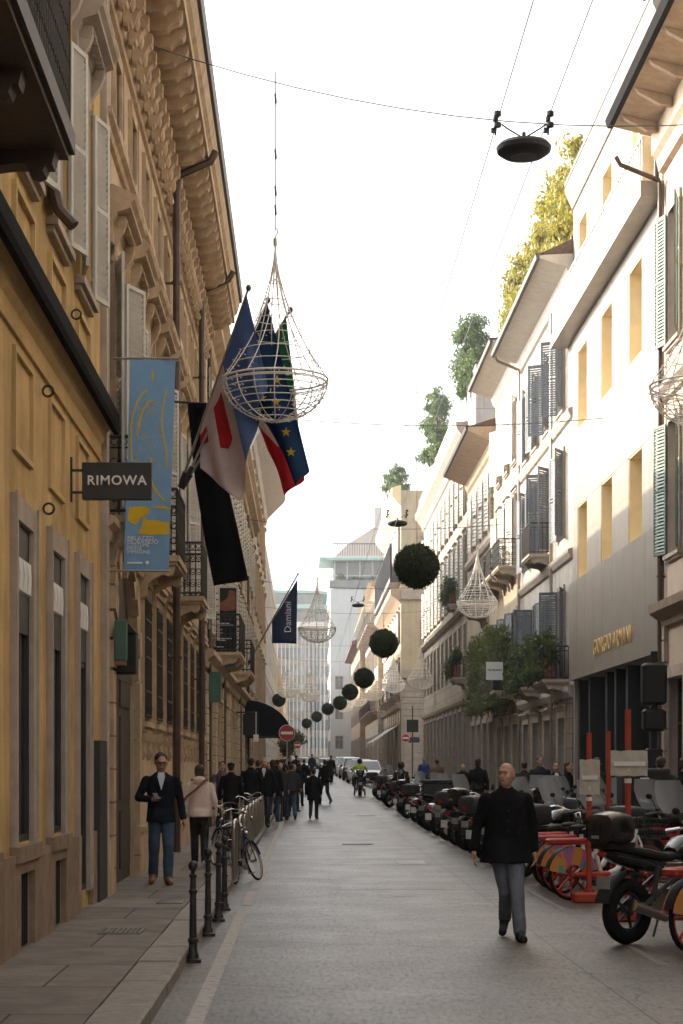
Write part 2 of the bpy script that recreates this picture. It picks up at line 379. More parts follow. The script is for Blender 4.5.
def person(label, loc, rz=0, h=1.75, top='blackcloth', bottom='black', hair='hairbrown', hem=.88, collar=True, shoes='black', shoulder=.195,
           armL=None, armR=None, legL=None, legR=None, head_turn=0, head_nod=0, fine=0, hairstyle='short', build=1., hat=False, glasses=False, shirt=None,
           helmet=None, group=None, hood=False, lean=0, flare=0., bag=None, seated=False):
    s = h/1.75; root = thing('person', label, 'person', loc, rz, group)
    vox = {0: .026, 1: .016, 2: .0075}[fine]
    V_ = lambda p: Vector(p)*s
    # facing -Y. L is the person's left (+x as seen... person's left = +X when facing -Y is viewer's right)
    armL = armL or [(.19,.01,1.41),(.265,.04,1.14),(.27,-.03,.88)]
    armR = armR or [(-.19,.01,1.41),(-.265,.04,1.14),(-.27,-.03,.88)]
    legL = legL or [(.09,0,.93),(.10,-.01,.50),(.10,.02,.09)]
    legR = legR or [(-.09,0,.93),(-.10,-.01,.50),(-.10,.02,.09)]
    def A(a): return [V_((p[0]*(shoulder/.195) if i == 0 else p[0], p[1], p[2])) for i, p in enumerate(a)]
    aL, aR, lL, lR = A(armL), A(armR), [V_(p) for p in legL], [V_(p) for p in legR]
    hc = V_((0, -.02+lean, 1.635)); rot = Euler((R(head_nod), 0, R(head_turn))).to_matrix()
    def H(x, y, z): return hc + rot @ (Vector((x, y, z))*s)
    # ---- body: one continuous figure
    b = MB()
    b.cap_(V_((0,.02+lean*.6,1.42)), H(0,.01,-.07), .062*s, .054*s, 10)
    b.ell(H(0,.008,.018), (.083*s,.098*s,.108*s), 16, 12, rot)
    b.ell(H(0,-.020,-.045), (.066*s,.072*s,.072*s), 14, 10, rot)
    b.ell(H(0,-.058,-.088), (.024*s,.022*s,.020*s), 8, 6, rot)
    b.cap_(H(0,-.088,.012), H(0,-.112,-.024), .009*s, .014*s, 7)
    b.ell(H(0,-.088,.040), (.050*s,.016*s,.013*s), 10, 6, rot)
    for sx in (-1, 1):
        b.ell(H(sx*.085,.010,-.004), (.012*s,.022*s,.033*s), 8, 6, rot)
        b.ell(H(sx*.040,-.062,-.022), (.024*s,.026*s,.022*s), 8, 6, rot)
    b.ell(H(0,-.086,-.052), (.026*s,.012*s,.010*s), 8, 6, rot)
    b.loft([[tuple(V_((rx*math.cos(a)*build, ry*math.sin(a)+.01+lean*(z-.9), z))) for a in [2*PI*i/14 for i in range(14)]] for z, rx, ry in
            ((.86,.14,.10),(.98,.155,.11),(1.12,.14,.10),(1.28,.165,.115),(1.40,.18,.10),(1.46,.11,.075),(1.49,.06,.05))])
    for arm in (aL, aR):
        b.cap_(arm[0], arm[1], .045*s, .036*s, 8); b.cap_(arm[1], arm[2], .036*s, .026*s, 8)
        d_ = (arm[2]-arm[1]).normalized(); inw = Vector((-1 if arm is aL else 1, -.2, 0))
        if arm is aR and arm[2].z > 1.0*s: inw = Vector((0, 0, 1))
        if fine: hand(b, arm[2]+d_*.02*s, d_, inw, s, .45)
        else: b.cap_(arm[2]+d_*.03*s, arm[2]+d_*.13*s, .034*s, .026*s, 8)
    for leg in (lL, lR):
        b.cap_(leg[0], leg[1], .075*s, .052*s, 8); b.cap_(leg[1], leg[2], .05*s, .034*s, 8)
    me = fuse(b, vox, 2 if fine == 2 else 1, [M['skin'], M['skindark'], M[hair] if hair else M['skin']], 'body', .4)
    if fine:
        eyes = [H(-.031,-.092,.018), H(.031,-.092,.018)]; mouth = H(0,-.10,-.055); brow = [H(-.031,-.1,.043), H(.031,-.1,.043)]
        for p in me.polygons:
            c = p.center
            if any(abs((c-e).x) < .011*s and abs((c-e).z) < .005*s and (c-e).length < .05 for e in eyes): p.material_index = 1
            if abs((c-mouth).x) < .024*s and abs((c-mouth).z) < .004*s and (c-mouth).length < .04: p.material_index = 1
            if hair and any(abs((c-e).x) < .021*s and abs((c-e).z) < .005*s and (c-e).length < .04 for e in brow): p.material_index = 2
    body = obj('body', me, root)
    # ---- hair
    if hair and not helmet:
        hb = MB()
        if hairstyle == 'bald':
            for sx in (-1, 1): hb.ell(H(sx*.062,.035,-.012), (.018*s,.05*s,.028*s), 8, 6, rot)
            hb.ell(H(0,.085,-.02), (.055*s,.018*s,.032*s), 10, 6, rot)
        elif hairstyle == 'short':
            hb.ell(H(0,.022,.048), (.089*s,.096*s,.088*s), 14, 10, rot); hb.ell(H(0,.062,-.01), (.070*s,.050*s,.062*s), 12, 8, rot)
        elif hairstyle == 'bob':
            hb.ell(H(0,.022,.045), (.094*s,.100*s,.098*s), 14, 10, rot); hb.ell(H(0,.045,-.035), (.088*s,.072*s,.082*s), 12, 8, rot)
        else:
            hb.ell(H(0,.024,.042), (.090*s,.098*s,.096*s), 14, 10, rot); hb.ell(H(0,.06,-.09), (.080*s,.055*s,.15*s), 12, 8, rot)
        hm = fuse(hb, max(vox, .011), 1, M[hair], 'hair', .5, .003 if fine else 0)
        obj('hair', hm, root)
    if hat:
        hb = MB().ell(H(0,.008,.075), (.088*s,.105*s,.055*s), 14, 8, rot).cyl(H(0,.005,.06), H(0,.005,.09), .098*s, .088*s, 14)
        hb.ell(H(0,-.085,.062), (.06*s,.05*s,.008*s), 12, 6, rot); hb.build('cap', M['blackcloth'], root)
    if helmet:
        MB().ell(H(0,.008,.02), (.125*s,.145*s,.14*s), 16, 12, rot).build('helmet', M[helmet], root)
    if glasses:
        gm = MB()
        for sx in (-1, 1):
            gm.torus((0,0,0), .021*s, .0035*s, 'y', 14, 5); gm.v[-15*5:] = [tuple(H(sx*.032,-.104,.016) + rot @ Vector(p)) for p in gm.v[-15*5:]]
            gm.cyl(H(sx*.053,-.102,.02), H(sx*.078,-.0,.012), .003*s, n=4)
        gm.cyl(H(-.012,-.108,.02), H(.012,-.108,.02), .003*s, n=4)
        gm.build('glasses', M['black'], root)
    cv = max(vox, .011); dsp = .010 if fine == 2 else (.007 if fine else 0)
    # ---- trousers
    t = MB(); t.ell(V_((0,.012,.93)), (.165*s*build,.125*s,.13*s), 14, 10)
    for leg in (lL, lR):
        t.cap_(leg[0], leg[1], .100*s*build, .076*s, 10); e = leg[2] + (leg[1]-leg[2]).normalized()*(-.015*s)
        t.cap_(leg[1], e, .076*s, .066*s, 10)
    obj('trousers', fuse(t, cv, 2, M[bottom], 'trousers', .5, dsp), root)
    # ---- coat or jacket
    c = MB(); f = flare
    rows = ((hem, .200+f, .215+f*.8), (hem+.10, .192+f*.7, .185+f*.5), (1.02, .184+f*.4, .135), (1.15, .182, .128), (1.30, .190, .132), (1.39, .192, .122), (1.445, .158, .100), (1.475, .115, .088), (1.505, .078, .074))
    rows = [r_ for i, r_ in enumerate(rows) if i < 2 or r_[0] > hem+.12]
    c.loft([[tuple(V_((rx*build*math.cos(a)*(shoulder/.195), ry*math.sin(a)+.012+lean*(z-.9)*1.2, z))) for a in [2*PI*i/18 for i in range(18)]] for z, rx, ry in rows])
    for arm in (aL, aR):
        c.cap_(arm[0]-V_((0,0,.015)), arm[1], .064*s*build, .055*s, 10); e = arm[2] - (arm[2]-arm[1]).normalized()*.015*s
        c.cap_(arm[1], e, .055*s, .046*s, 10)
    if collar: c.cyl(V_((0,.02+lean*.7,1.46)), V_((0,.018+lean*.8,1.535)), .080*s, .071*s, 14)
    if hood: c.ell(V_((0,.10,1.50)), (.12*s,.075*s,.075*s), 12, 8)
    obj('coat' if hem < .9 else 'jacket', fuse(c, cv, 2, M[top], 'coat', .5, dsp), root)
    if fine == 2 or shirt:
        bt = MB()
        for z in (.98, 1.08, 1.18, 1.28): bt.ell(V_((.018,-.125,z)), (.011,.006,.011), 8, 6)
        if fine == 2: bt.build('button', M['black'], root)
    if shirt:
        sh = MB().add([tuple(V_(p)) for p in ((-.042,-.100,1.50),(.042,-.100,1.50),(.050,-.135,1.44),(0,-.150,1.26),(-.050,-.135,1.44),(-.03,-.05,1.5),(.03,-.05,1.5),(0,-.05,1.27))],
                      [(0,1,2,3,4),(5,6,1,0),(6,7,3,2,1),(7,5,0,4,3),(5,7,6)])
        sh.build('shirt', M[shirt], root, 0)
    # ---- shoes
    for leg in (lL, lR):
        sb = MB(); a = leg[2]; tilt = max(0, (a.z/s-.09)); hx = 1 if leg is lL else -1
        heel = a + V_((0,.045,-.045)); toe = a + V_((hx*.03,-.195,-.055-tilt*.9))
        if tilt < .02: heel.z = .035*s; toe.z = .034*s
        sb.cap_(heel, toe, .048*s, .042*s, 10); sb.cap_(a+V_((0,.005,.0)), (heel*.45+toe*.55), .056*s, .044*s, 10)
        so_ = MB(); d_ = (toe-heel)
        zlow = min(heel.z, toe.z)-.034*s
        me_ = fuse(sb, max(vox, .010), 2, M[shoes], 'shoe', .5)
        for v in me_.vertices:
            if tilt < .02 and v.co.z < .006: v.co.z = .006
        obj('shoe', me_, root)
    return root

def walk(st=.22, m=1, up=.08):
    a = [(.085,0,.93),(.095,-.20*st/.22,.50+.02),(.09,-st*1.05,.10)]
    b_ = [(-.085,0,.93),(-.09,.02,.49),(-.085,st*1.35,.10+up)]
    if m < 0:
        a, b_ = [(-p[0],p[1],p[2]) for p in a], [(-p[0],p[1],p[2]) for p in b_]
        return dict(legL=b_, legR=a)
    return dict(legL=a, legR=b_)

EYE = 1.72
def at(px, Y): return (px-305)*Y/1800
SW = .125
# the bald man in the street
person('bald man in a long black coat and grey jeans walking in the road', (at(506, 18.0), 18.0, 0), R(-4), 1.74, top='blackcloth', bottom='denimgrey', hair='hairgrey',
       hairstyle='bald', hem=.76, fine=2, head_turn=-24, head_nod=-4, build=1.16, flare=.035,
       legL=[(.075,0,.93),(.10,-.20,.53),(.12,-.32,.10)], legR=[(-.075,0,.93),(.0,-.02,.48),(.0,.34,.18)],
       armL=[(.195,.02,1.41),(.275,.07,1.14),(.285,.02,.88)], armR=[(-.195,.0,1.41),(-.285,.00,1.14),(-.32,-.10,.89)])
# man with phone
person('man with glasses, navy jacket and blue jeans looking at his phone on the pavement', (at(161, 24.3), 24.3, SW), R(6), 1.76, top='navy', bottom='denim', hair='hairbrown', hem=.84,
       fine=2, head_nod=20, head_turn=6, glasses=True, shirt='shirt', shoes='tan', collar=False,
       legL=[(.085,0,.93),(.095,-.13,.51),(.09,-.12,.10)], legR=[(-.085,0,.93),(-.09,.0,.49),(-.10,.18,.13)],
       armR=[(-.195,.01,1.41),(-.30,.03,1.16),(-.13,-.20,1.14)], armL=[(.195,.01,1.41),(.26,.05,1.14),(.30,-.05,.88)])
ph = thing('phone', 'dark mobile phone held up in the hand of the man in the navy jacket', 'phone', (at(161, 24.3)-.045, 24.02, SW+1.19), R(20))
pm = MB().bbox(-.036, .036, -.075, .075, -.004, .004, .003); pm.xf(Matrix.Rotation(R(35), 4, 'X')); pm.build('case', M['black'], ph)
pm = MB().box(-.032, .032, -.068, .068, .0045, .0052); pm.xf(Matrix.Rotation(R(35), 4, 'X')); pm.build('screen', M['glassblue'], ph)
# woman with bag, seen from behind
person('woman in a pale pink hooded jacket seen from behind with a brown crossbody bag', (at(199.5, 28.6), 28.6, SW), R(184), 1.60, top='pinkcoat', bottom='black', hair='hairbrown', hairstyle='bob',
       hem=.86, fine=1, hood=True, build=1.06, shoes='shirt', legL=[(.08,0,.93),(.085,-.10,.51),(.08,-.12,.10)], legR=[(-.08,0,.93),(-.085,.0,.49),(-.09,.14,.12)])
bg_ = thing('shoulder_bag', 'brown leather crossbody bag hanging on the left hip of the woman in pink', 'bag', (at(199.5, 28.6), 28.6, SW))
q = MB(); q.ell((-.27,-.10,.92), (.055,.14,.14), 14, 10); q.box(-.315,-.23,-.21,.01,.92,1.02); bgm = fuse(q, .014, 2, M['tan'], 'pouch'); obj('pouch', bgm, bg_)
st = MB(); pts = [(-.26,-.09,1.0),(-.21,-.155,1.10),(-.05,-.19,1.22),(.09,-.15,1.36),(.14,-.03,1.41),(.10,.10,1.35),(-.05,.15,1.2),(-.19,.12,1.05),(-.225,.04,.97)]
st.tube([(p[0], p[1], p[2]) for p in pts], .020, 5); st.build('strap', M['tan'], bg_)

# others on the left
rnd = random.Random(11)
LP = [ # px, Y, z, face, h, top, bottom, hair, style, label, kw
 (231, 41, SW, 180, 1.66, 'blackcloth', 'black', 'hairblack', 'short', 'person in black with a flat cap walking away on the left pavement', dict(hat=True, hem=.80)),
 (222, 46, SW, 10, 1.70, 'purple', 'black', 'hairblack', 'short', 'thin person in mauve close to the left wall, behind the person with the cap', dict(build=.85)),
 (251, 45, SW, 180, 1.78, 'blackcloth', 'black', 'hairblack', 'short', 'tall person in black seen from behind beside the bike stands', dict(hem=.80)),
 (264, 47, SW, 0, 1.80, 'blackcloth', 'black', 'hairgrey', 'short', 'broad man in a black coat and pale scarf coming along the left pavement', dict(shirt='shirt', hem=.78, build=1.1)),
 (273, 51, SW, 170, 1.76, 'blackcloth', 'denim', 'hairbrown', 'bob', 'person in a black coat above the parked bicycles, hair to the collar', dict(hem=.75)),
 (280, 56, SW, 20, 1.70, 'greycoat', 'black', 'hairblack', 'short', 'person in a charcoal coat in the crowd by the dark bollards', dict(hem=.72)),
 (288, 61, 0, -160, 1.74, 'browncoat', 'black', 'hairbrown', 'short', 'person in a camel coat at the edge of the crowd under the no entry sign', dict(hem=.80)),
 (294, 66, 0, 15, 1.72, 'blackcloth', 'black', 'hairgrey', 'short', 'grey haired person in black stepping off the left kerb', dict()),
 (313.5, 58, 0, 175, 1.62, 'blackcloth', 'black', 'hairblack', 'short', 'stocky person in a black coat walking away down the middle of the road', dict(hem=.66, build=1.15)),
 (325, 74, 0, 200, 1.82, 'blackcloth', 'black', 'hairblack', 'short', 'tall striding person in black in the road beyond the stocky one', dict(st=.30)),
 (304, 92, 0, 180, 1.70, 'blackcloth', 'black', 'hairblack', 'short', 'small far person in black in the road left of centre', dict(st=.26)),
 (277, 70, SW, 180, 1.74, 'blackcloth', 'black', 'hairblack', 'short', 'person in black under the dark awning', dict()),
 (284, 78, SW, 180, 1.70, 'greycoat', 'black', 'hairbrown', 'short', 'person in charcoal beyond the dark awning', dict()),
 (290, 88, SW, 0, 1.72, 'blackcloth', 'black', 'hairblack', 'bob', 'distant person in black with dark bobbed hair behind the no entry pole', dict()),
 (296, 104, SW, 180, 1.72, 'blackcloth', 'denim', 'hairblack', 'short', 'distant person in jeans at the left kerb', dict()),
 (258, 53, SW, 175, 1.76, 'navy', 'black', 'hairbrown', 'short', 'person in a navy coat in the crowd near the wall under the advertising banner', dict(hem=.76)),
 (268, 58, SW, 0, 1.70, 'blackcloth', 'denimgrey', 'hairbrown', 'bob', 'person in black and grey jeans facing us deep in the left crowd', dict(hem=.78)),
 (291, 57, 0, 190, 1.78, 'greycoat', 'denim', 'hairblack', 'short', 'person in charcoal and blue jeans at the kerb beside the dark bollards', dict()),
 (299, 72, 0, 170, 1.72, 'blackcloth', 'black', 'hairbrown', 'long', 'long haired person in black walking in the road right of the crowd', dict(hem=.7)),
 (281, 64, SW, 185, 1.80, 'blackcloth', 'black', 'hairblack', 'short', 'tall person in black under the larger no entry sign', dict(hem=.74)),
 (331, 118, 0, 180, 1.74, 'blackcloth', 'black', 'hairblack', 'short', 'tiny distant person in black right of the road centre near the parked cars', dict()),
 (312, 135, 0, 180, 1.74, 'navy', 'black', 'hairblack', 'short', 'farthest person, navy jacket, in the road', dict()),
]
for i, (px, Y, z, fc, hh, tp, bt, hr, hs_, lab, kw) in enumerate(LP):
    kw = dict(kw); wk = walk(kw.pop('st', .16 + .05*rnd.random()), 1 if i % 2 else -1); wk.update(kw)
    person(lab, (at(px, Y), Y, gz(Y)+z), R(fc), hh, top=tp, bottom=bt, hair=hr, hairstyle=hs_, fine=1 if Y < 48 else 0, **wk)
RP = [
 (661, 30.5, SW, 160, 1.74, 'olive', 'black', 'hairbrown', 'short', 'person in an olive parka with a furry hood beside the black cabinet', dict(hood=True, hem=.70, build=1.15)),
 (685, 27.5, SW, 100, 1.72, 'blackcloth', 'black', 'hairbrown', 'short', 'person in black cut by the right edge of the photo', dict(hem=.74)),
 (597, 38.0, SW, 185, 1.76, 'greycoat', 'black', 'hairbrown', 'short', 'person in a grey jacket between the orange posts', dict()),
 (568, 40.0, SW, 60, 1.68, 'blackcloth', 'black', 'hairbrown', 'long', 'long haired woman in black on the right pavement', dict()),
 (556, 41.5, SW, 0, 1.68, 'navy', 'denimgrey', 'hairbrown', 'short', 'man in a dark suit with a pale shirt on the right pavement', dict(shirt='shirt')),
 (540, 43.5, SW, 10, 1.82, 'greycoat', 'black', 'hairblack', 'short', 'tall dark haired man in charcoal behind the scooters', dict(build=1.1)),
 (524, 47, SW, 180, 1.70, 'greycoat', 'black', 'hairbrown', 'short', 'person in charcoal just right of the bald man, behind the scooters', dict()),
 (478, 52, SW, 170, 1.80, 'blackcloth', 'black', 'hairblack', 'bob', 'person in black left of the bald man, behind the parked motorbikes', dict()),
 (463, 58, SW, 0, 1.66, 'blackcloth', 'black', 'hairbrown', 'long', 'woman in black behind the far scooters', dict()),
 (437, 74, SW, 180, 1.72, 'browncoat', 'black', 'hairbrown', 'short', 'distant person in a camel coat on the right pavement', dict()),
 (424, 84, SW, 0, 1.72, 'bluepaint', 'black', 'hairblack', 'short', 'distant person in a blue jacket on the right pavement', dict()),
 (401, 66, 0, 180, 1.80, 'blackgloss', 'black', 'hairblack', 'short', 'rider in black leathers with pale arm stripes standing beside the motorbikes', dict(helmet='black')),
]
for i, (px, Y, z, fc, hh, tp, bt, hr, hs_, lab, kw) in enumerate(RP):
    kw = dict(kw); wk = walk(.12 + .06*rnd.random(), 1 if i % 2 else -1, .05); wk.update(kw)
    pr_ = person(lab, (at(px, Y), Y, gz(Y)+z), R(fc), hh, top=tp, bottom=bt, hair=hr, hairstyle=hs_, fine=1 if Y < 48 else 0, **wk)
    if i == 0:
        MB().torus((0,.06,1.50), .125, .045, 'z', 18, 8).build('fur_trim', M['browncoat'], pr_)
    if i == 11:
        sp = MB()
        for sx in (-1, 1): sp.box(sx*.13-.012, sx*.13+.012, .15, .165, .95, 1.38)
        sp.build('stripes', M['silver'], pr_, 0)
# ------------------------------------------------------------------ facades
CACHE = {}
def leaf_mesh(w_, h, m, fine=True):
    k = ('leaf', round(w_,2), round(h,2), m.name, fine)
    if k in CACHE: return CACHE[k]
    b = MB(); t = .035; f = .055
    b.box(0, f, 0, t, 0, h); b.box(w_-f, w_, 0, t, 0, h)
    for z in (0, h*.5-f/2, h-f): b.box(f, w_-f, 0.001, t-.001, z, z+f)
    step = .075 if fine else .17
    z = f+.01
    while z < h-f-.03:
        if not (h*.5-f/2-.06 < z < h*.5+f/2):
            s_ = step*.75
            b.add([(f,.004,z+s_),(w_-f,.004,z+s_),(w_-f,t-.004,z),(f,t-.004,z),(f,.010,z+s_+.006),(w_-f,.010,z+s_+.006),(w_-f,t,z+.008),(f,t,z+.008)],
                  [(0,3,2,1),(4,5,6,7),(0,1,5,4),(1,2,6,5),(2,3,7,6),(3,0,4,7)])
        z += step
    # iron hinge straps
    b.box(-.02, .12, t, t+.008, .2, .23); b.box(-.02, .12, t, t+.008, h-.25, h-.22)
    CACHE[k] = b.mesh('shutter', m, 0); return CACHE[k]

def railing_mb(L_, d, h=1.0, step=.11, scroll=False, n=4):
    # U-shaped railing: front length L_, depth d; local x centred, y outwards from 0
    b = MB(); t = .012
    def run(p0, p1):
        p0 = Vector(p0); p1 = Vector(p1); D_ = (p1-p0); N = max(2, int(D_.length/step))
        b.tube([p0+Vector((0,0,h)), p1+Vector((0,0,h))], .025, 6)
        b.tube([p0+Vector((0,0,.06)), p1+Vector((0,0,.06))], .016, 4)
        b.tube([p0+Vector((0,0,h-.14)), p1+Vector((0,0,h-.14))], .012, 4)
        for i in range(N+1):
            p = p0 + D_*i/N
            b.tube([p, p+Vector((0,0,h))], .011, n)
            if scroll and i < N:
                q = p + D_*(.5/N); u_ = D_.normalized()
                for zc, rr in ((.22,.045),(.45,.05),(.68,.045),(h-.07,.04)):
                    b.tube([q + u_*rr*math.cos(a) + Vector((0,0,zc+rr*math.sin(a))) for a in [j*PI/4 for j in range(8)]], .008, 3, True)
    run((-L_/2, d, 0), (L_/2, d, 0)); run((-L_/2, .02, 0), (-L_/2, d, 0)); run((L_/2, .02, 0), (L_/2, d, 0))
    return b

class Bld:
    def __init__(s, name, label, cat, side, pos, a0, a1, H, wm, D=10, zb=-.3, group=None):
        s.side, s.pos, s.a0, s.a1, s.H, s.wm, s.D, s.zb = side, pos, a0, a1, H, wm, D, zb
        loc, rz = {'L': ((pos, a1, 0), -PI/2), 'R': ((pos, a0, 0), PI/2), 'F': ((a1, pos, 0), PI)}[side]
        s.root = thing(name, label, cat, loc, rz, group); s.ops = []; s.L = a1-a0; s.wallextra = []; s.depth = .28
    def x(s, u): return (u-s.a0) if s.side == 'R' else (s.a1-u)
    def op(s, u0, u1, z0, z1):
        a, b = sorted((s.x(u0), s.x(u1))); s.ops.append((a, b, z0, z1))
    def part(s, name, mb, m, smooth=35, parent=None, loc=None): return mb.build(name, m, parent or s.root, smooth, loc)
    def finish(s, name='wall', roofm=None, top=True):
        b = MB(); xs = sorted(set([0, s.L]+[v for o in s.ops for v in o[:2]])); zs = sorted(set([s.zb, s.H]+[v for o in s.ops for v in o[2:]]))
        xs = [v for v in xs if 0 <= v <= s.L]
        for i in range(len(xs)-1):
            for j in range(len(zs)-1):
                cx = (xs[i]+xs[i+1])/2; cz = (zs[j]+zs[j+1])/2
                if any(o[0] < cx < o[1] and o[2] < cz < o[3] for o in s.ops): continue
                b.quad((xs[i],0,zs[j]), (xs[i+1],0,zs[j]), (xs[i+1],0,zs[j+1]), (xs[i],0,zs[j+1]))
        d = s.depth
        for (x0, x1, z0, z1) in s.ops:
            b.quad((x0,0,z0),(x0,-d,z0),(x0,-d,z1),(x0,0,z1)); b.quad((x1,0,z0),(x1,-d,z0),(x1,-d,z1),(x1,0,z1))
            b.quad((x0,0,z1),(x1,0,z1),(x1,-d,z1),(x0,-d,z1)); b.quad((x0,0,z0),(x1,0,z0),(x1,-d,z0),(x0,-d,z0))
        b.quad((0,0,s.zb),(0,-s.D,s.zb),(0,-s.D,s.H),(0,0,s.H)); b.quad((s.L,0,s.zb),(s.L,-s.D,s.zb),(s.L,-s.D,s.H),(s.L,0,s.H))
        b.quad((0,-s.D,s.zb),(s.L,-s.D,s.zb),(s.L,-s.D,s.H),(0,-s.D,s.H))
        if top: b.quad((0,0,s.H),(s.L,0,s.H),(s.L,-s.D,s.H),(0,-s.D,s.H))
        for e in s.wallextra: b.add(e.v, e.f)
        me = bpy.data.meshes.new(name); me.from_pydata(b.v, [], b.f); me.materials.append(s.wm)
        return obj(name, me, s.root)
    def profile(s, name, poly, m, u0=None, u1=None, smooth=0, parent=None):
        a, b_ = sorted((s.x(s.a0 if u0 is None else u0), s.x(s.a1 if u1 is None else u1)))
        return MB().prism(poly, a, b_, 'x').build(name, m, parent or s.root, smooth)
    def blocks(s, name, items, m, parent=None):
        # items: list of (u0,u1,y0,y1,z0,z1) boxes
        b = MB()
        for (u0, u1, y0, y1, z0, z1) in items:
            a, c = sorted((s.x(u0), s.x(u1))); b.box(a, c, y0, y1, z0, z1)
        return b.build(name, m, parent or s.root, 0)
    def window(s, u, z0, w_, h, frame='frame', glass='glass', shut=None, ang=(8, 8), surround=None, sw=.14, sill=None, hood=None, cross=True,
               fine=True, grille=False, recess=.16, name='window', hoodm=None, leafw=None, corbels=False, cap=None, mull=1, light=False):
        s.op(u-w_/2, u+w_/2, z0, z0+h); x = s.x(u)
        key = ('win', round(w_,2), round(h,2), frame, cross, recess, mull, name)
        if key not in CACHE:
            b = MB(); t = .06; y0, y1 = -recess-.05, -recess
            b.box(-w_/2, -w_/2+t, y0, y1, 0, h); b.box(w_/2-t, w_/2, y0, y1, 0, h)
            b.box(-w_/2+t, w_/2-t, y0, y1, 0, t); b.box(-w_/2+t, w_/2-t, y0, y1, h-t, h)
            if cross:
                for i in range(mull):
                    mx = -w_/2 + w_*(i+1)/(mull+1); b.box(mx-.025, mx+.025, y0+.004, y1-.004, t, h-t)
                zt = h*.72; b.box(-w_/2+t, w_/2-t, y0+.008, y1-.008, zt-.025, zt+.025)
            CACHE[key] = b.mesh(name, M[frame], 0)
        wn = obj(name, CACHE[key], s.root, (x, 0, z0))
        key = ('pane', round(w_,2), round(h,2), glass, recess)
        if key not in CACHE:
            CACHE[key] = MB().box(-w_/2+.001, w_/2-.001, -recess-.045, -recess-.03, .001, h-.001).mesh('pane', M[glass], 0)
        obj('pane', CACHE[key], wn)
        if surround:
            key = ('sur', round(w_,2), round(h,2), surround, sw, name)
            if key not in CACHE:
                b = MB(); p = .045
                b.box(-w_/2-sw, -w_/2, -.02, p, -.02, h+sw); b.box(w_/2, w_/2+sw, -.02, p, -.02, h+sw); b.box(-w_/2, w_/2, -.02, p-.002, h, h+sw)
                b.box(-w_/2-sw-.0, -w_/2-sw+.03, p, p+.02, 0, h+sw+.02); b.box(w_/2+sw-.03, w_/2+sw, p, p+.02, 0, h+sw+.02)
                CACHE[key] = b.mesh('surround', M[surround], 0)
            obj('surround', CACHE[key], wn)
        if sill:
            key = ('sill', round(w_,2), sill, corbels)
            if key not in CACHE:
                b = MB(); b.box(-w_/2-.2, w_/2+.2, -.1, .12, -.10, -.022); b.box(-w_/2-.16, w_/2+.16, -.1, .07, -.16, -.10)
                if corbels:
                    for cx in (-w_/2-.05, w_/2+.05):
                        b.prism([(0,-.62),(.05,-.60),(.06,-.45),(.03,-.40),(.05,-.34),(.13,-.30),(.15,-.22),(.15,-.19),(0,-.19)], cx-.07, cx+.07, 'x')
                        b.cyl((cx-.08, .10, -.27), (cx+.08, .10, -.27), .055, n=8); b.cyl((cx-.08, .04, -.52), (cx+.08, .04, -.52), .045, n=8)
                CACHE[key] = b.mesh('sill', M[sill], 0)
            obj('sill', CACHE[key], wn)
        if hood:
            key = ('hood', round(w_,2), round(h,2), hood)
            if key not in CACHE:
                b = MB(); zt = h+sw; W = w_/2+sw
                b.prism([(0,zt),(.05,zt),(.05,zt+.28),(.08,zt+.32),(.10,zt+.38),(.28,zt+.44),(.28,zt+.50),(.33,zt+.54),(.35,zt+.60),(.05,zt+.74),(0,zt+.74)], -W-.16, W+.16, 'x')
                for cx in (-W+.06, W-.06):
                    b.prism([(0,zt-.25),(.04,zt-.23),(.05,zt-.12),(.05,zt-.05),(.08,zt+.05),(.16,zt+.16),(.20,zt+.28),(.19,zt+.38),(0,zt+.38)], cx-.06, cx+.06, 'x')
                    b.cyl((cx-.07,.14,zt+.29),(cx+.07,.14,zt+.29),.06,n=9); b.cyl((cx-.065,.04,zt-.16),(cx+.065,.04,zt-.16),.035,n=9)
                nd = int((2*W)/.11)
                for i in range(nd): b.box(-W+i*.11+.02, -W+i*.11+.08, .115, .2, zt+.33, zt+.395)
                CACHE[key] = b.mesh('hood', M[hood], 30)
            obj('hood', CACHE[key], wn)
        if shut:
            lw = leafw or w_/2; me = leaf_mesh(lw, h-.04, M[shut], fine)
            # hinge at both jambs; angle 0 = flat on the wall, 90 = straight out
            a = obj('shutter', me, wn, (w_/2+.02, .065, .02), (0, 0, R(ang[0])))
            b2 = obj('shutter', me, wn, (-w_/2-.02, .065+.035, .02), (0, 0, PI-R(ang[1])))
        if grille:
            key = ('grl', round(w_,2), round(h,2))
            if key not in CACHE:
                b = MB(); n_ = max(4, int(w_/.13)); y = .07
                for i in range(n_+1):
                    xx = -w_/2 + w_*i/n_; b.tube([(xx, y, .05), (xx, y, h-.05)], .013, 4)
                    b.ell((xx, y, .2), (.024,.024,.05), 5, 4); b.ell((xx, y, h-.25), (.024,.024,.05), 5, 4)
                for z in (.08, .45, h*.5, h*.5+.3, h-.4, h-.08): b.box(-w_/2-.03, w_/2+.03, y-.014, y+.014, z-.015, z+.015)
                for z in (.08, h-.08):
                    for sx in (-1, 1): b.box(sx*(w_/2+.02)-.012, sx*(w_/2+.02)+.012, -.02, y, z-.012, z+.012)
                for i in range(n_):
                    xx = -w_/2 + w_*(i+.5)/n_
                    b.tube([(xx+.04*math.cos(a_), y, .27+.09*math.sin(a_)) for a_ in [j*PI/4 for j in range(8)]], .008, 3, True)
                CACHE[key] = b.mesh('grille', M['iron'], 30)
            obj('grille', CACHE[key], wn)
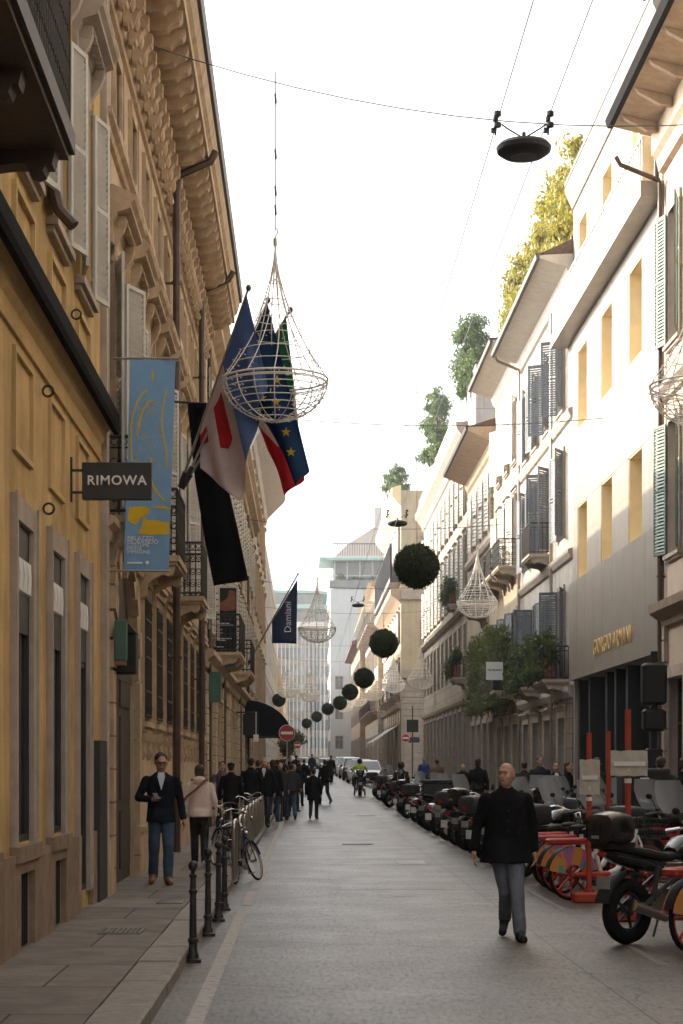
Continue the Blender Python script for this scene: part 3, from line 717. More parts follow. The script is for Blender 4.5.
        if cap:
            key = ('cap', round(w_,2), round(h,2), cap)
            if key not in CACHE:
                b = MB(); z = h+sw; b.box(-w_/2-sw-.06, w_/2+sw+.06, 0, .16, z+.10, z+.17); b.box(-w_/2-sw-.02, w_/2+sw+.02, 0, .09, z, z+.10)
                CACHE[key] = b.mesh('hood', M[cap], 0)
            obj('hood', CACHE[key], wn)
        return wn
    def balcony(s, u, z, L_, d=.75, slabm='trim', railm='iron', h=1.0, step=.11, scroll=False, nb=2, brk=.5, thick=.14, lab=None):
        x = s.x(u)
        key = ('bal', L_, d, slabm, thick, nb, brk)
        if key not in CACHE:
            b = MB(); b.box(-L_/2, L_/2, 0, d, -thick+.05, 0); b.box(-L_/2+.04, L_/2-.04, 0, d-.04, -thick, -thick+.05)
            for i in range(nb):
                cx = -L_/2+.18 + (L_-.36)*(i/(nb-1) if nb > 1 else .5)
                b.prism([(0,-thick-brk),(.08,-thick-brk+.02),(.12,-thick-brk*.55),(.22,-thick-brk*.4),(d*.55,-thick-brk*.3),(d*.85,-thick-.1),(d*.88,-thick),(0,-thick)], cx-.09, cx+.09, 'x')
                b.cyl((cx-.1, d*.72, -thick-.1), (cx+.1, d*.72, -thick-.1), .07, n=8)
            CACHE[key] = b.mesh('balcony', M[slabm], 30)
        bo = obj('balcony', CACHE[key], s.root, (x, 0, z))
        key = ('rail', L_, d, railm, h, step, scroll)
        if key not in CACHE: CACHE[key] = railing_mb(L_-.06, d-.04, h, step, scroll).mesh('railing', M[railm], 30)
        obj('railing', CACHE[key], bo)
        return bo
    def pipe(s, u, z0, z1, y=.12, r=.055, m='pipe', topout=None):
        x = s.x(u); pts = [(x, y, z0), (x, y, z1)]
        if topout: pts += [(x, y+.03, z1+.12), (x, topout-.1, z1+.12+(topout-y)*.35), (x, topout, z1+.3+(topout-y)*.35)]
        b = MB().tube(pts, r, 8)
        z = z0+1.2
        while z < z1: b.cyl((x, y, z), (x, y, z+.05), r*1.35, n=8); b.box(x-.01, x+.01, 0, y, z, z+.04); z += 2.2
        return b.build('downpipe', M[m], s.root)

def base_course(B_, us_, w_, z1):  # ground floor piers in darker stone, street-level shade painted into it
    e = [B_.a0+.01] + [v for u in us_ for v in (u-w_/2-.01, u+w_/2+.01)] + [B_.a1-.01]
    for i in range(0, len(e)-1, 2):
        if e[i+1]-e[i] > .06: B_.blocks('base_course', [(e[i], e[i+1], -.02, .035, .1, z1)], M['rust_shade'])

# ============================================================ LEFT: ochre building (near)
B = Bld('apartment_building', 'ochre plaster building with tall stone framed shop windows, nearest on the left', 'building', 'L', -2.5, -10, 22.05, 13.6, M['yellow'], D=9)
BAYS = [15.88-2.13*i for i in range(9, 0, -1)] + [15.88, 18.02, 20.13]
for u in BAYS:
    last = abs(u-20.13) < .1
    z0 = .32 if last else 1.05
    w1 = B.window(u, z0, .86, 3.84-z0, frame='framedark', surround='trim', sw=.2, recess=.004, cross=True, name='door' if last else 'shop_window')
    b = MB().box(-.40, .40, -.19, -.04, 0, .0001)
    # fabric pelmet and hanging white ruffled paper lamp in the head of the window
    MB().box(-.37, .37, -.028, .003, 3.84-.95-z0, 3.84-.05-z0).build('roller_blind', M['framedark'], w1, 0)
    rb = MB()
    for i in range(6):
        zz = 3.84-.62-z0; rb.prism([(.004,zz+.02),(.03,zz+.03),(.05 if i%2 else .035,zz+.17),(.03,zz+.31),(.004,zz+.32)], -.36+i*.12+.004, -.36+(i+1)*.12-.004, 'x')
    rb.build('shade', M['white'], w1, 30)
    if not last:
        MB().box(-.66, .66, -.18, .09, -.16, -.021).build('sill', M['plinth'], w1, 0)
        # cellar opening under the window
        B.op(u-.40, u+.40, .12, .78)
        v = MB().box(-.40, .40, -.22, -.20, 0, .66)
        vo = obj('cellar_vent', CACHE.setdefault('vent', MB().box(-.399,.399,-.05,-.022,0.001,.659).mesh('cellar_vent', M['black'], 0)), B.root, (B.x(u), 0, .12))
        g = MB()
        for i in range(7): g.box(-.36+i*.12-.008, -.36+i*.12+.008, -.02, -.002, 0.002, .658)
        obj('grate', CACHE.setdefault('grate', g.mesh('grate', M['iron'], 0)), vo)
        # raised border of the blank panel above the window
    pb = MB(); p0, p1 = 4.42, 5.32
    for (a0, a1, c0, c1) in ((-.52,-.47,p0,p1),(.47,.52,p0,p1),(-.47,.47,p1-.05,p1),(-.47,.47,p0,p0+.05)): pb.box(a0, a1, 0, .035, c0, c1)
    obj('wall_panel', CACHE.setdefault('ypanel', pb.mesh('wall_panel', M['yellow2'], 0)), B.root, (B.x(u), 0, 0))
    # upper floor
    ww = B.window(u, 7.05, .92, 2.15, frame='frame', shut='shutter', ang=(13, 17), leafw=.42, surround='yellow2', sw=.17, sill='trim', hood='trim', recess=.12)
    pb = MB(); p0, p1 = 6.12, 6.72
    for (a0, a1, c0, c1) in ((-.56,-.50,p0,p1),(.50,.56,p0,p1),(-.50,.50,p1-.06,p1),(-.50,.50,p0,p0+.06)): pb.box(a0, a1, 0, .045, c0, c1)
    obj('wall_panel', CACHE.setdefault('ypanel2', pb.mesh('wall_panel', M['yellow2'], 0)), B.root, (B.x(u), 0, 0))
    B.window(u, 10.7, .92, 1.6, frame='frame', shut='shutter', ang=(20, 30), surround='yellow2', sw=.14, sill='trim', recess=.12)
# plinth blocks between cellar openings
edges = [-10] + [v for u in BAYS[:-1] for v in (u-.40, u+.40)] + [BAYS[-1]-.43]
pl = MB(); items = []
for i in range(0, len(edges)-1, 2): items.append((edges[i]+.002, edges[i+1]-.002, -.02, .06, -.2, .96))
items.append((BAYS[-1]+.63+.002, 22.05, -.02, .06, -.2, .96))
for u in BAYS[:-1]:
    items.append((u-.40, u+.40, -.02, .055, .785, .88)); items.append((u-.40, u+.40, -.02, .12, -.2, .115))
B.blocks('plinth', items[:-0 or None][:len(items)-0] if False else [q for q in items if q[0] < BAYS[-1]], M['plinth'])
B.blocks('plinth', [q for q in items if q[0] >= BAYS[-1]], M['plinth'])
B.profile('string_course', [(0,5.42),(.03,5.42),(.04,5.47),(.02,5.50),(.02,5.62),(.07,5.68),(.08,5.76),(.16,5.84),(.16,5.86),(0,5.86)], M['yellow2'], u1=21.9)
B.profile('flashing', [(0,5.862),(.17,5.862),(.17,5.76),(.23,5.76),(.25,5.82),(.24,6.0),(.02,6.09),(0,6.09)], M['blackband'], u1=21.95)
B.profile('cornice', [(0,13.1),(.1,13.2),(.15,13.35),(.5,13.5),(.5,13.7),(.6,13.85),(-.2,14.3),(-.3,13.6),(0,13.6)], M['yellow2'])
B.finish()
# dark panel leaning in the last bay
B.blocks('door_panel', [(21.15, 21.95, .002, .09, .12, 2.02)], M['framedark'])
B.blocks('quoin', [(21.98, 22.28, -.05, .08, .05, 13.0)], M['trim'])
# pendulum pipe with a hook
x = B.x(17.15); MB().tube([(x,.1,12.5),(x,.1,7.25),(x,.16,7.02),(x+.02,.30,6.86)], .06, 8).build('downpipe', M['pipe'], B.root)
# iron eyes on the wall
for u, z in ((16.95, 5.25), (19.05, 6.5), (17.0, 4.15)):
    x = B.x(u); MB().torus((x, .08, z), .05, .012, 'x', 12, 5).build('wall_ring', M['iron'], B.root)
# near balcony, dark underside
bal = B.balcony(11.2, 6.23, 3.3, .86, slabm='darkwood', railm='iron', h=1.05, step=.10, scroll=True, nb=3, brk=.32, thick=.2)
B.window(11.62-2.13+2.13, .5, .01, .01) if False else None

# ============================================================ LEFT: palazzo
P = Bld('palazzo', 'beige palazzo with bracketed cornice, grilled ground floor windows and arched portal', 'building', 'L', -2.5, 22.1, 43.6, 12.9, M['palazzo'], D=12)
# portal
P.op(23.0, 26.3, -.1, 4.6)
po = MB(); x0, x1 = sorted((P.x(23.0), P.x(26.3))); xc = (x0+x1)/2; r_ = (x1-x0)/2; zc = 2.95
pts = [(x0, zc)] + [(xc - r_*math.cos(t), zc + r_*math.sin(t)) for t in [PI/2*i/8 for i in range(9)]] + [(xc, 4.6), (x0, 4.6)]
po.prism(pts, -.27, -.002, 'y'); po.prism([(2*xc-a, b) for a, b in pts], -.27, -.002, 'y'); P.wallextra.append(po)
ar = MB(); N_ = 16
for i in range(N_):
    t0, t1 = PI*i/N_+.01, PI*(i+1)/N_-.01
    R0, R1, y1 = r_+.005, r_+.32, (.10 if i % 2 else .07)
    ar.prism([(xc-R0*math.cos(t0), zc+R0*math.sin(t0)), (xc-R1*math.cos(t0), zc+R1*math.sin(t0)), (xc-R1*math.cos(t1), zc+R1*math.sin(t1)), (xc-R0*math.cos(t1), zc+R0*math.sin(t1))], -.05, y1, 'y')
for sx in (x0-.32, x1+.005):
    z = 0
    while z < zc-.05: ar.box(sx, sx+.315, -.05, .09, z+.01, min(z+.42, zc)-.01); z += .42
P.part('portal_surround', ar, M['palstone'], 0)
dr = MB(); dr.box(x0, x1, -.10, -.06, -.1, 4.6)
for i in range(2):
    for z0, z1 in ((.3,1.1),(1.25,2.4),(2.55,3.6)):
        a = x0+.15+i*(r_); dr.box(a, a+r_-.3, -.06, -.04, z0, z1)
dr.box(x0, x1, -.06, -.03, 2.9, 3.02)
P.part('portal_door', dr, M['darkwood'], 0)
GW = [27.95+2.17*i for i in range(8)]
for i, u in enumerate(GW):
    P.window(u, 2.42, .98, 1.95, frame='framedark', surround='palstone', sw=.13, sill='palstone', grille=True, corbels=True, recess=.14, cap='palstone')
UW = [23.75+2.17*i for i in range(10)]
for i, u in enumerate(UW):
    bal_here = i in (0, 2, 5)
    P.window(u, 4.98 if bal_here else 5.3, 1.0, 8.25-(4.98 if bal_here else 5.3), frame='frame', shut='shutter', ang=(9, 6) if i % 3 else (14, 25), surround='palstone', sw=.15, hood='palstone', sill=None if bal_here else 'palstone', recess=.13)
    if bal_here: P.balcony(u, 4.9, 1.9, .42 if i == 0 else .6, 'palstone', 'iron', 1.0, .10, True, 2, .5)
    P.window(u, 9.95, .82, 1.05, frame='frame', surround='palstone', sw=.12, sill='palstone', recess=.13)
P.blocks('plinth', [(26.4, 43.6, -.02, .10, -.2, .75), (26.4, 43.6, -.02, .13, .752, .82), (22.1, 22.65, -.02, .10, -.2, .82)], M['palstone'])
pil = []
for i in range(9):
    u = GW[0]-1.085+2.17*i; pil.append((u-.16, u+.16, -.02, .05, .83, 4.45))
P.blocks('pilaster', pil, M['palazzo']) if False else None
P.profile('string_course', [(0,4.52),(.06,4.55),(.08,4.66),(.16,4.72),(.16,4.8),(0,4.84)], M['palstone'])
P.profile('sill_course', [(0,9.62),(.05,9.64),(.07,9.72),(.13,9.76),(.13,9.82),(0,9.84)], M['palstone'])
# carved cartouches on the frieze under the cornice and under first floor sills
co_ = P.profile('cornice', [(0,11.35),(.05,11.37),(.06,11.46),(.10,11.5),(.10,12.0),(.18,12.06),(.2,12.12),(.22,12.42),(.80,12.44),(.80,12.62),(.86,12.68),(.90,12.82),(.92,12.9),(0,12.92),(-.02,12.0)], M['palstone'])
P.profile('gutter', [(.80,12.905),(.97,12.93),(1.0,13.1),(.93,13.12),(.3,13.2),(-.1,13.3),(-.1,12.925)], M['gutter'])
P.profile('roof', [(.3,13.21),(-6,15.0),(-12,13.2),(-12,12.95),(-.1,12.94),(-.1,13.31)], M['roof'])
br = MB()
br.prism([(.23,12.16),(.40,12.14),(.55,12.17),(.62,12.24),(.72,12.27),(.76,12.33),(.76,12.43),(.23,12.43)], -.105, .105, 'x')
br.cyl((-.112,.66,12.34),(.112,.66,12.34),.07,n=9)
br2 = MB()
br2.prism([(.11,11.45),(.17,11.44),(.22,11.55),(.19,11.68),(.24,11.85),(.33,11.97),(.34,12.09),(.21,12.12),(.11,12.02)], -.10, .10, 'x')
br2.cyl((-.115,.27,11.98),(.115,.27,11.98),.07,n=8); br2.cyl((-.11,.17,11.52),(.11,.17,11.52),.06,n=8); br2.ell((0,.21,11.77),(.07,.06,.12),8,6)
m1 = br.mesh('modillion', M['palstone'], 30); m2 = br2.mesh('carved_bracket', M['palstone'], 30)
u = 22.5
while u < 43.4:
    obj('modillion', m1, co_, (P.x(u), 0, 0)); obj('carved_bracket', m2, co_, (P.x(u), 0, 0)); u += .62
P.pipe(31.7, .2, 12.0, y=.24, topout=.93, r=.07)
P.pipe(39.4, .2, 12.0, y=.24, topout=.93, r=.065)
P.finish()

# ============================================================ LEFT: stone building with rusticated piers
Q = Bld('townhouse', 'pale beige stone townhouse with rusticated piers beyond the bracketed palazzo', 'building', 'L', -2.5, 43.65, 84, 13.9, M['beige'], D=12)
DU = [46.5+4.4*i for i in range(9)]
for i, u in enumerate(DU):
    Q.window(u, .12, 1.7, 3.1, frame='framedark', surround='palstone', sw=.2, recess=.2, name='shop_window', cap='palstone')
    for du in (-1.1, 1.1):
        Q.window(u+du, 5.1, .95, 2.9, frame='frame', shut='shutcream', ang=(8, 12), surround='palstone', sw=.13, recess=.12, fine=False, cap='palstone')
        Q.window(u+du, 9.6, .9, 2.0, frame='frame', shut='shutcream', ang=(8, 12), surround='palstone', sw=.12, recess=.12, fine=False, sill='palstone')
pr = []
for i in range(10):
    u = 44.3+4.4*i
    z = .15
    while z < 4.0:
        pr.append((u-.42, u+.42, -.02, .12, z, z+.40)); z += .43
    pr.append((u-.36, u+.36, -.02, .08, 4.95, 12.2))
Q.blocks('pilaster', pr, M['beige'])
Q.profile('string_course', [(0,4.1),(.1,4.15),(.14,4.3),(.30,4.42),(.30,4.55),(0,4.62)], M['palstone'])
Q.profile('cornice', [(0,12.3),(.1,12.35),(.15,12.5),(.40,12.65),(.40,12.85),(.55,13.0),(.55,13.1),(0,13.3)], M['palstone'])
Q.balcony(50.9-1.0, 4.75, 4.2, .8, 'palstone', 'iron', 1.0, .12, True, 3, .6)
Q.balcony(59.7, 4.75, 4.2, .8, 'palstone', 'iron', 1.0, .12, False, 3, .6)
for u in (44.9, 53.0, 66.3, 75.2): Q.pipe(u, .2, 12.2)
Q.finish()
Q2 = Bld('townhouse', 'tall cream townhouse with deep projecting eave on the far left', 'building', 'L', -2.5, 84.05, 112, 18.6, M['beige'], D=12)
for i in range(7):
    u = 86+4.0*i
    Q2.window(u, .4, 1.6, 3.0, frame='framedark', surround='palstone', sw=.2, recess=.2, name='shop_window')
    for z in (5.2, 9.4, 13.4): Q2.window(u, z, 1.1, 2.5, frame='frame', surround='palstone', sw=.14, recess=.12, sill='palstone', cap='palstone')
Q2.profile('cornice', [(0,16.6),(.1,16.7),(.2,17.1),(1.2,18.1),(1.3,18.3),(1.3,18.55),(0,18.7)], M['trim'])
Q2.profile('string_course', [(0,4.4),(.15,4.5),(.3,4.7),(0,4.85)], M['palstone'])
Q2.finish()
Q3 = Bld('office_building', 'plain pale grey stone building beyond the cream townhouse, far left', 'building', 'L', -2.5, 112.05, 160, 15.8, M['pale'], D=14)
for i in range(12):
    u = 114.5+3.8*i
    for z in (1.2, 5.0, 8.6, 12.2): Q3.window(u, z, 1.5, 2.0, frame='framedark', recess=.12)
jl = []
for z in (3.6, 7.4, 11.0, 14.6): jl.append((112.05, 160, -.01, .03, z, z+.08))
Q3.blocks('string_course', jl, M['trim'])
Q3.finish()
Q4 = Bld('townhouse', 'distant stone building at the far end of the left side', 'building', 'L', -2.9, 160.05, 300, 13, M['beige'], D=14)
for i in range(28):
    u = 163+4.9*i
    for z in (2.0, 6.4, 10.0): Q4.window(u, z, 1.4, 2.2, frame='framedark', recess=.12)
Q4.finish()
# ============================================================ RIGHT side
# -- R1 pinkish building with green shutters (near right, runs behind the camera)
A = Bld('apartment_building', 'pinkish plaster building with green louvred shutters and deep roof overhang, nearest on the right', 'building', 'R', 8.0, -12, 40.1, 16.0, M['pinkwall'], D=10)
us = [38.9-3.15*i for i in range(16)]
for i, u in enumerate(us):
    A.window(u, .15, 1.9, 3.5, frame='framedark', surround='rust', sw=.25, recess=.25, name='shop_window')
    A.window(u, 6.35, 1.15, 2.9, frame='frame', shut='shutgreen', ang=(16, 14), surround='trim', sw=.15, sill='trim', recess=.14)
    A.window(u, 10.95, 1.15, 2.9, frame='frame', shut='shutgreen', ang=(14, 16), surround='trim', sw=.15, sill='trim', recess=.14)
rs = []
for i in range(17):
    u = 40.05-3.15*i+.0
    z = .1
    while z < 4.6: rs.append((max(u-.42,-12), min(u+.42, 40.1), -.02, .10, z, z+.46)); z += .49
A.blocks('rusticated_pier', rs, M['rust'])
A.profile('string_course', [(0,4.75),(.1,4.8),(.14,4.95),(.34,5.1),(.36,5.28),(0,5.42)], M['plinth'])
A.profile('string_course', [(0,9.75),(.08,9.8),(.1,9.9),(.2,10.0),(.2,10.1),(0,10.16)], M['trim'])
ev = A.profile('eave', [(0,14.9),(.12,14.95),(.18,15.2),(.28,15.3),(.30,15.75),(1.14,15.95),(1.14,16.05),(0,16.1),(-.05,15.5)], M['eavewood'])
rf = MB().prism([(.31,15.55),(.55,15.58),(1.0,15.82),(1.1,15.93),(.31,15.75)], -.07, .07, 'x').mesh('rafter', M['eavewood'], 0)
for i in range(33):
    x = A.L-.8-1.55*i
    if x > .3: obj('rafter', rf, ev, (x, 0, 0))
A.profile('gutter', [(1.145,15.92),(1.26,15.92),(1.32,16.08),(1.30,16.14),(1.0,16.16),(1.0,16.06),(1.145,16.05)], M['blackband'])
A.profile('roof', [(1.0,16.17),(-5,18.4),(-10,16.2),(-10,16.02),(0,16.11),(1.0,16.065)], M['roof'])
A.pipe(39.95, .3, 14.6, topout=1.1, m='pipe')
A.finish()

# -- R2 sandstone panel building with gold reveals
G = Bld('boutique_building', 'pale sandstone panelled boutique building with gold window reveals and a cantilevered sign band', 'building', 'R', 8.0, 40.15, 53.6, 18.9, M['panel'], D=12)
gu = [43.45, 47.6, 51.75]
def gold_window(u, z0, w_, h):
    x = G.x(u); G.op(u-w_/2, u+w_/2, z0, z0+h)
    b = MB(); d = .75; e = .02
    for (x0, x1, za, zb_) in ((-w_/2+e*0+.001, -w_/2+.03, 0, h), (w_/2-.03, w_/2-.001, 0, h)): b.box(x0, x1, -d, .012, za+.001, zb_-.001)
    b.box(-w_/2+.03, w_/2-.03, -d, .010, h-.03, h-.001); b.box(-w_/2+.03, w_/2-.03, -d, .010, .001, .03)
    wn = obj('window', CACHE.setdefault(('gw', w_, h), b.mesh('window', M['gold'], 0)), G.root, (x, 0, z0))
    obj('pane', CACHE.setdefault(('gp', w_, h), MB().box(-w_/2+.031, w_/2-.031, -d+.02, -d+.04, .031, h-.031).mesh('pane', M['glass'], 0)), wn)
    return wn
for u in gu:
    gold_window(u, 7.15, 1.75, 2.15); gold_window(u, 11.55, 1.75, 2.3)
    gold_window(u, 15.35, 1.5, 2.2)
# storefront: dark glazing behind slim posts
G.op(40.4, 53.4, .1, 4.25); G.depth = .78
gl = MB().box(G.x(40.4)+.001, G.x(53.4)-.001, -.60, -.56, .1, 4.25).build('shop_glazing', M['glass'], G.root, 0)
ps = MB()
for u in (40.6, 42.2, 45.3, 47.0, 48.4, 51.3, 53.2): ps.box(G.x(u)-.16, G.x(u)+.16, -.55, -.10, .1, 4.25)
ps.box(G.x(40.45), G.x(53.35), -.551, -.08, .1, .3)
G.part('post', ps, M['black'], 0)
# the panel joints are thin recessed strips, built as slightly proud panels
sb = MB()
n_ = 9; zc0, zc1 = 4.25, 7.12; wq = (53.6-40.15)/n_
for i in range(n_):
    sb.box(i*wq+.008, (i+1)*wq-.008, -.02, .14, zc0, zc1)
sb.box(.002, G.L-.002, -.02, .12, zc0+.01, zc1-.01)
band = G.part('sign_band', sb, M['band'], 0)
pn = MB()
def pan(u0, u1, z0, z1): 
    a, b_ = sorted((G.x(u0), G.x(u1))); pn.box(a+.006, b_-.006, -.02, .03, z0+.006, z1-.006)
zr = [7.15, 9.3, 11.55, 13.85, 14.45]
ue = [40.15]+[v for u in gu for v in (u-.875, u+.875)]+[53.6]
for (z0, z1, hole) in ((7.15, 9.3, 1), (9.3, 11.55, 0), (11.55, 13.85, 1), (13.85, 14.42, 0)):
    for i in range(len(ue)-1):
        if hole and i % 2 == 1: continue
        pan(ue[i], ue[i+1], z0, z1)
pan_o = G.part('cladding', pn, M['panel'], 0)
# lettering on the sign band
te = text_mesh('GIORGIO ARMANI', .62, M['goldletters'], .012, sx=.94, spacing=1.22, bold=-.004)
t = obj('lettering', te, G.root, (G.x(46.1), .17, 4.90), (PI/2, 0, PI))
# top floor terrace
ts = MB().box(-.0, G.L+1.2, 0, .52, 14.43, 14.78); G.part('terrace_slab', ts, M['panel'], 0)
tr = MB()
nb = 52
for i in range(nb+1): 
    x = .05 + (G.L+1.05)*i/nb; tr.box(x-.02, x+.02, .44, .48, 14.78, 15.75)
tr.box(0, G.L+1.15, .42, .5, 15.75, 15.80)
G.part('railing', tr, M['white'], 0)
for u in (41.0, 41.9): G.part('terrace_post', MB().box(G.x(u)-.12, G.x(u)+.12, .035, .40, 14.79, 18.0), M['gold'], 0)
G.profile('roof_edge', [(0,18.3),(.05,18.3),(.25,18.75),(.25,18.92),(0,19.0),(-.2,18.9)], M['panel'])
G.profile('coping', [(-.3,18.92),(.27,18.93),(.29,19.02),(-.3,19.2)], M['gutter'])
# chimney pots
cp = MB(); cp.cyl((G.x(43), -.3, 18.9), (G.x(43), -.3, 20.1), .16, n=10); cp.cyl((G.x(43), -.3, 20.1), (G.x(43), -.3, 20.25), .3, n=10)
G.part('chimney', cp, M['gutter'])
G.pipe(40.35, 14.8, 18.0, m='pipe')
G.blocks('corner_trim', [(40.15, 40.42, .035, .075, 7.2, 14.4)], M['trim'])
G.finish()

# -- R3 pale grey house
H3 = Bld('townhouse', 'pale grey townhouse with planted balconies beside the sandstone boutique building', 'building', 'R', 8.0, 53.65, 66.6, 16.6, M['greywall'], D=11)
for i, u in enumerate((56.0, 59.3, 62.3, 65.0)):
    dw = H3.window(u, .12, 1.5, 3.1, frame='framedark', surround='trim', sw=.22, recess=.22, name='shop_window', cap='trim')
    H3.window(u, 4.45, 1.15, 2.75, frame='shutgrey', shut='shutgrey', ang=(80, 15) if i in (0, 2) else (20, 12), recess=.14, surround='trim', sw=.1)
    H3.window(u, 8.75, 1.15, 2.7, frame='shutgrey', shut='shutgrey', ang=(70, 40) if i == 1 else (15, 30), recess=.14, surround='trim', sw=.1)
    H3.window(u, 12.7, 1.1, 2.4, frame='frame', shut='shutgrey', ang=(60, 20) if i < 2 else (15, 20), recess=.14, surround='trim', sw=.1, sill='trim')
H3.profile('string_course', [(0,12.1),(.08,12.15),(.16,12.3),(.16,12.4),(0,12.45)], M['trim'])
H3.profile('string_course', [(0,7.9),(.08,7.95),(.16,8.1),(.16,8.2),(0,8.25)], M['trim'])
H3.profile('string_course', [(0,3.75),(.1,3.8),(.18,3.95),(.18,4.1),(0,4.15)], M['trim'])
H3.profile('eave', [(0,16.2),(.1,16.25),(.2,16.6),(1.0,16.85),(1.0,16.95),(0,17.0)], M['eavewhite'])
H3.profile('gutter', [(1.005,16.82),(1.1,16.84),(1.13,16.98),(1.1,17.02),(.9,17.03),(1.005,16.95)], M['gutter'])
H3.profile('roof', [(.9,17.035),(-2.5,18.6),(-5.5,19.4),(-11,17.2),(-11,16.7),(0,17.01),(.9,16.96)], M['roof'])
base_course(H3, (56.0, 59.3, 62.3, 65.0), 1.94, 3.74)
H3.balcony(56.0, 4.35, 3.0, .82, 'trim', 'iron', 1.0, .12, False, 3, .5)
H3.balcony(61.6, 4.35, 3.4, .82, 'trim', 'iron', 1.0, .12, False, 3, .5)
H3.balcony(59.3, 8.6, 2.0, .75, 'trim', 'iron', 1.0, .12, False, 2, .45)
H3.pipe(59.0-1.35, .2, 16.2, m='steel')
H3.pipe(66.3, .2, 16.2, m='steel', topout=1.0)
H3.finish()
# -- R4
H4 = Bld('townhouse', 'narrow cream townhouse with wrought iron balconies, second house past the boutique building', 'building', 'R', 8.0, 66.65, 75.5, 17.2, M['creamwall'], D=11)
for i, u in enumerate((68.3, 71.1, 73.9)):
    H4.window(u, .12, 1.5, 3.2, frame='framedark', surround='trim', sw=.2, recess=.22, name='shop_window', cap='trim')
    H4.window(u, 5.0, 1.1, 2.6, frame='frame', shut='shutgrey', ang=(25, 12), recess=.14, surround='trim', sw=.12)
    H4.window(u, 9.3, 1.1, 2.7, frame='frame', shut='shutcream', ang=(20, 12), recess=.14, surround='trim', sw=.12, cap='trim')
    H4.window(u, 13.3, 1.1, 2.3, frame='frame', shut='shutcream', ang=(25, 18), recess=.14, surround='trim', sw=.12, sill='trim')
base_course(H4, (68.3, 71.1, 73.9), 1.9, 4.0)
H4.balcony(68.3, 9.2, 2.4, .8, 'trim', 'iron', 1.0, .11, True, 2, .55)
H4.balcony(71.1, 9.2, 2.0, .8, 'trim', 'iron', 1.0, .11, True, 2, .55)
H4.balcony(73.9, 9.2, 2.2, .8, 'trim', 'iron', 1.0, .11, True, 2, .55)
H4.balcony(71.2, 4.55, 8.0, .95, 'trim', 'iron', 1.0, .13, False, 5, .55)
H4.profile('eave', [(0,16.7),(.1,16.8),(.2,17.1),(1.05,17.4),(1.05,17.5),(0,17.6)], M['eavewhite'])
H4.profile('gutter', [(1.055,17.38),(1.15,17.4),(1.18,17.54),(1.15,17.58),(.9,17.59),(1.055,17.5)], M['gutter'])
H4.profile('roof', [(.9,17.6),(-5.5,20.0),(-11,17.8),(-11,17.3),(0,17.61),(.9,17.52)], M['roof'])
H4.finish()
# -- R5
H5 = Bld('townhouse', 'cream townhouse with pilaster strips under a brown wooden eave', 'building', 'R', 8.0, 75.55, 88, 15.4, M['creamwall'], D=11)
for i, u in enumerate((77.2, 79.9, 82.6, 85.3)):
    H5.window(u, .12, 1.6, 3.5, frame='framedark', surround='trim', sw=.2, recess=.22, name='shop_window')
    H5.window(u, 5.2, 1.05, 2.4, frame='shutgrey', shut='shutcream', ang=(15, 12), recess=.14, surround='trim', sw=.12, fine=False)
    H5.window(u, 9.0, 1.05, 1.6, frame='shutgrey', recess=.14, surround='trim', sw=.12, cap='trim')
    H5.window(u, 11.9, 1.05, 2.5, frame='frame', shut='shutcream', ang=(15, 12), recess=.14, surround='trim', sw=.12, fine=False)
H5.profile('string_course', [(0,11.2),(.12,11.25),(.2,11.4),(.2,11.55),(0,11.6)], M['trim'])
H5.profile('string_course', [(0,4.2),(.12,4.25),(.2,4.4),(.2,4.55),(0,4.6)], M['trim'])
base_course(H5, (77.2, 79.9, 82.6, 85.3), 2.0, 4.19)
H5.balcony(79.9, 8.6, 3.0, .8, 'trim', 'iron', 1.0, .12, True, 2, .5)
H5.profile('eave', [(0,15.0),(.1,15.1),(.2,15.4),(1.15,15.8),(1.15,15.95),(0,16.0)], M['eavewood'])
H5.profile('gutter', [(1.155,15.82),(1.24,15.84),(1.27,15.98),(1.24,16.0),(1.1,16.0),(1.155,15.96)], M['framedark'])
H5.profile('roof', [(1.1,16.005),(-5.5,18.0),(-11,16.0),(-11,15.5),(0,16.01),(1.1,15.96)], M['roof'])
H5.finish()
# -- R6 long off-white building
H6 = Bld('palazzo', 'long off white building with tall regular windows and roof terrace railing, middle right', 'building', 'R', 8.0, 88.05, 121, 18.2, M['whitewall'], D=12)
for i in range(11):
    u = 89.7+2.98*i
    H6.window(u, .2, 1.7, 4.3, frame='framedark', recess=.3, name='shop_window', surround='trim', sw=.14)
    H6.window(u, 6.3, 1.05, 2.5, frame='shutgrey', recess=.16, surround='whitewall', sw=.12)
    H6.window(u, 10.2, 1.15, 3.0, frame='shutgrey', recess=.16, shut='shutcream', ang=(10, 10), surround='whitewall', sw=.14, cap='whitewall', fine=False)
    H6.window(u, 14.3, 1.15, 2.5, frame='shutgrey', recess=.16, shut='shutcream', ang=(10, 10), surround='whitewall', sw=.14, fine=False)
H6.profile('string_course', [(0,9.3),(.12,9.35),(.3,9.5),(.3,9.72),(0,9.8)], M['whitewall'])
H6.profile('string_course', [(0,4.8),(.12,4.85),(.18,5.0),(.18,5.2),(0,5.25)], M['creamwall'])
H6.profile('cornice', [(0,17.4),(.12,17.5),(.2,17.8),(.55,18.2),(.6,18.4),(.62,18.55),(0,18.6)], M['trim'])
atc = MB().box(0, H6.L, -9, -.35, 18.2, 21.4); H6.part('attic', atc, M['pale'], 0)
H6.blocks('attic_window', [(u-.5, u+.5, -.34, -.31, 19.0, 20.7) for u in [90.5+3*i for i in range(10)]], M['glassblue'])
rl = MB()
for i in range(60): 
    x = .3+i*(H6.L-.6)/59; rl.tube([(x, .35, 18.5), (x, .35, 19.4)], .018, 4)
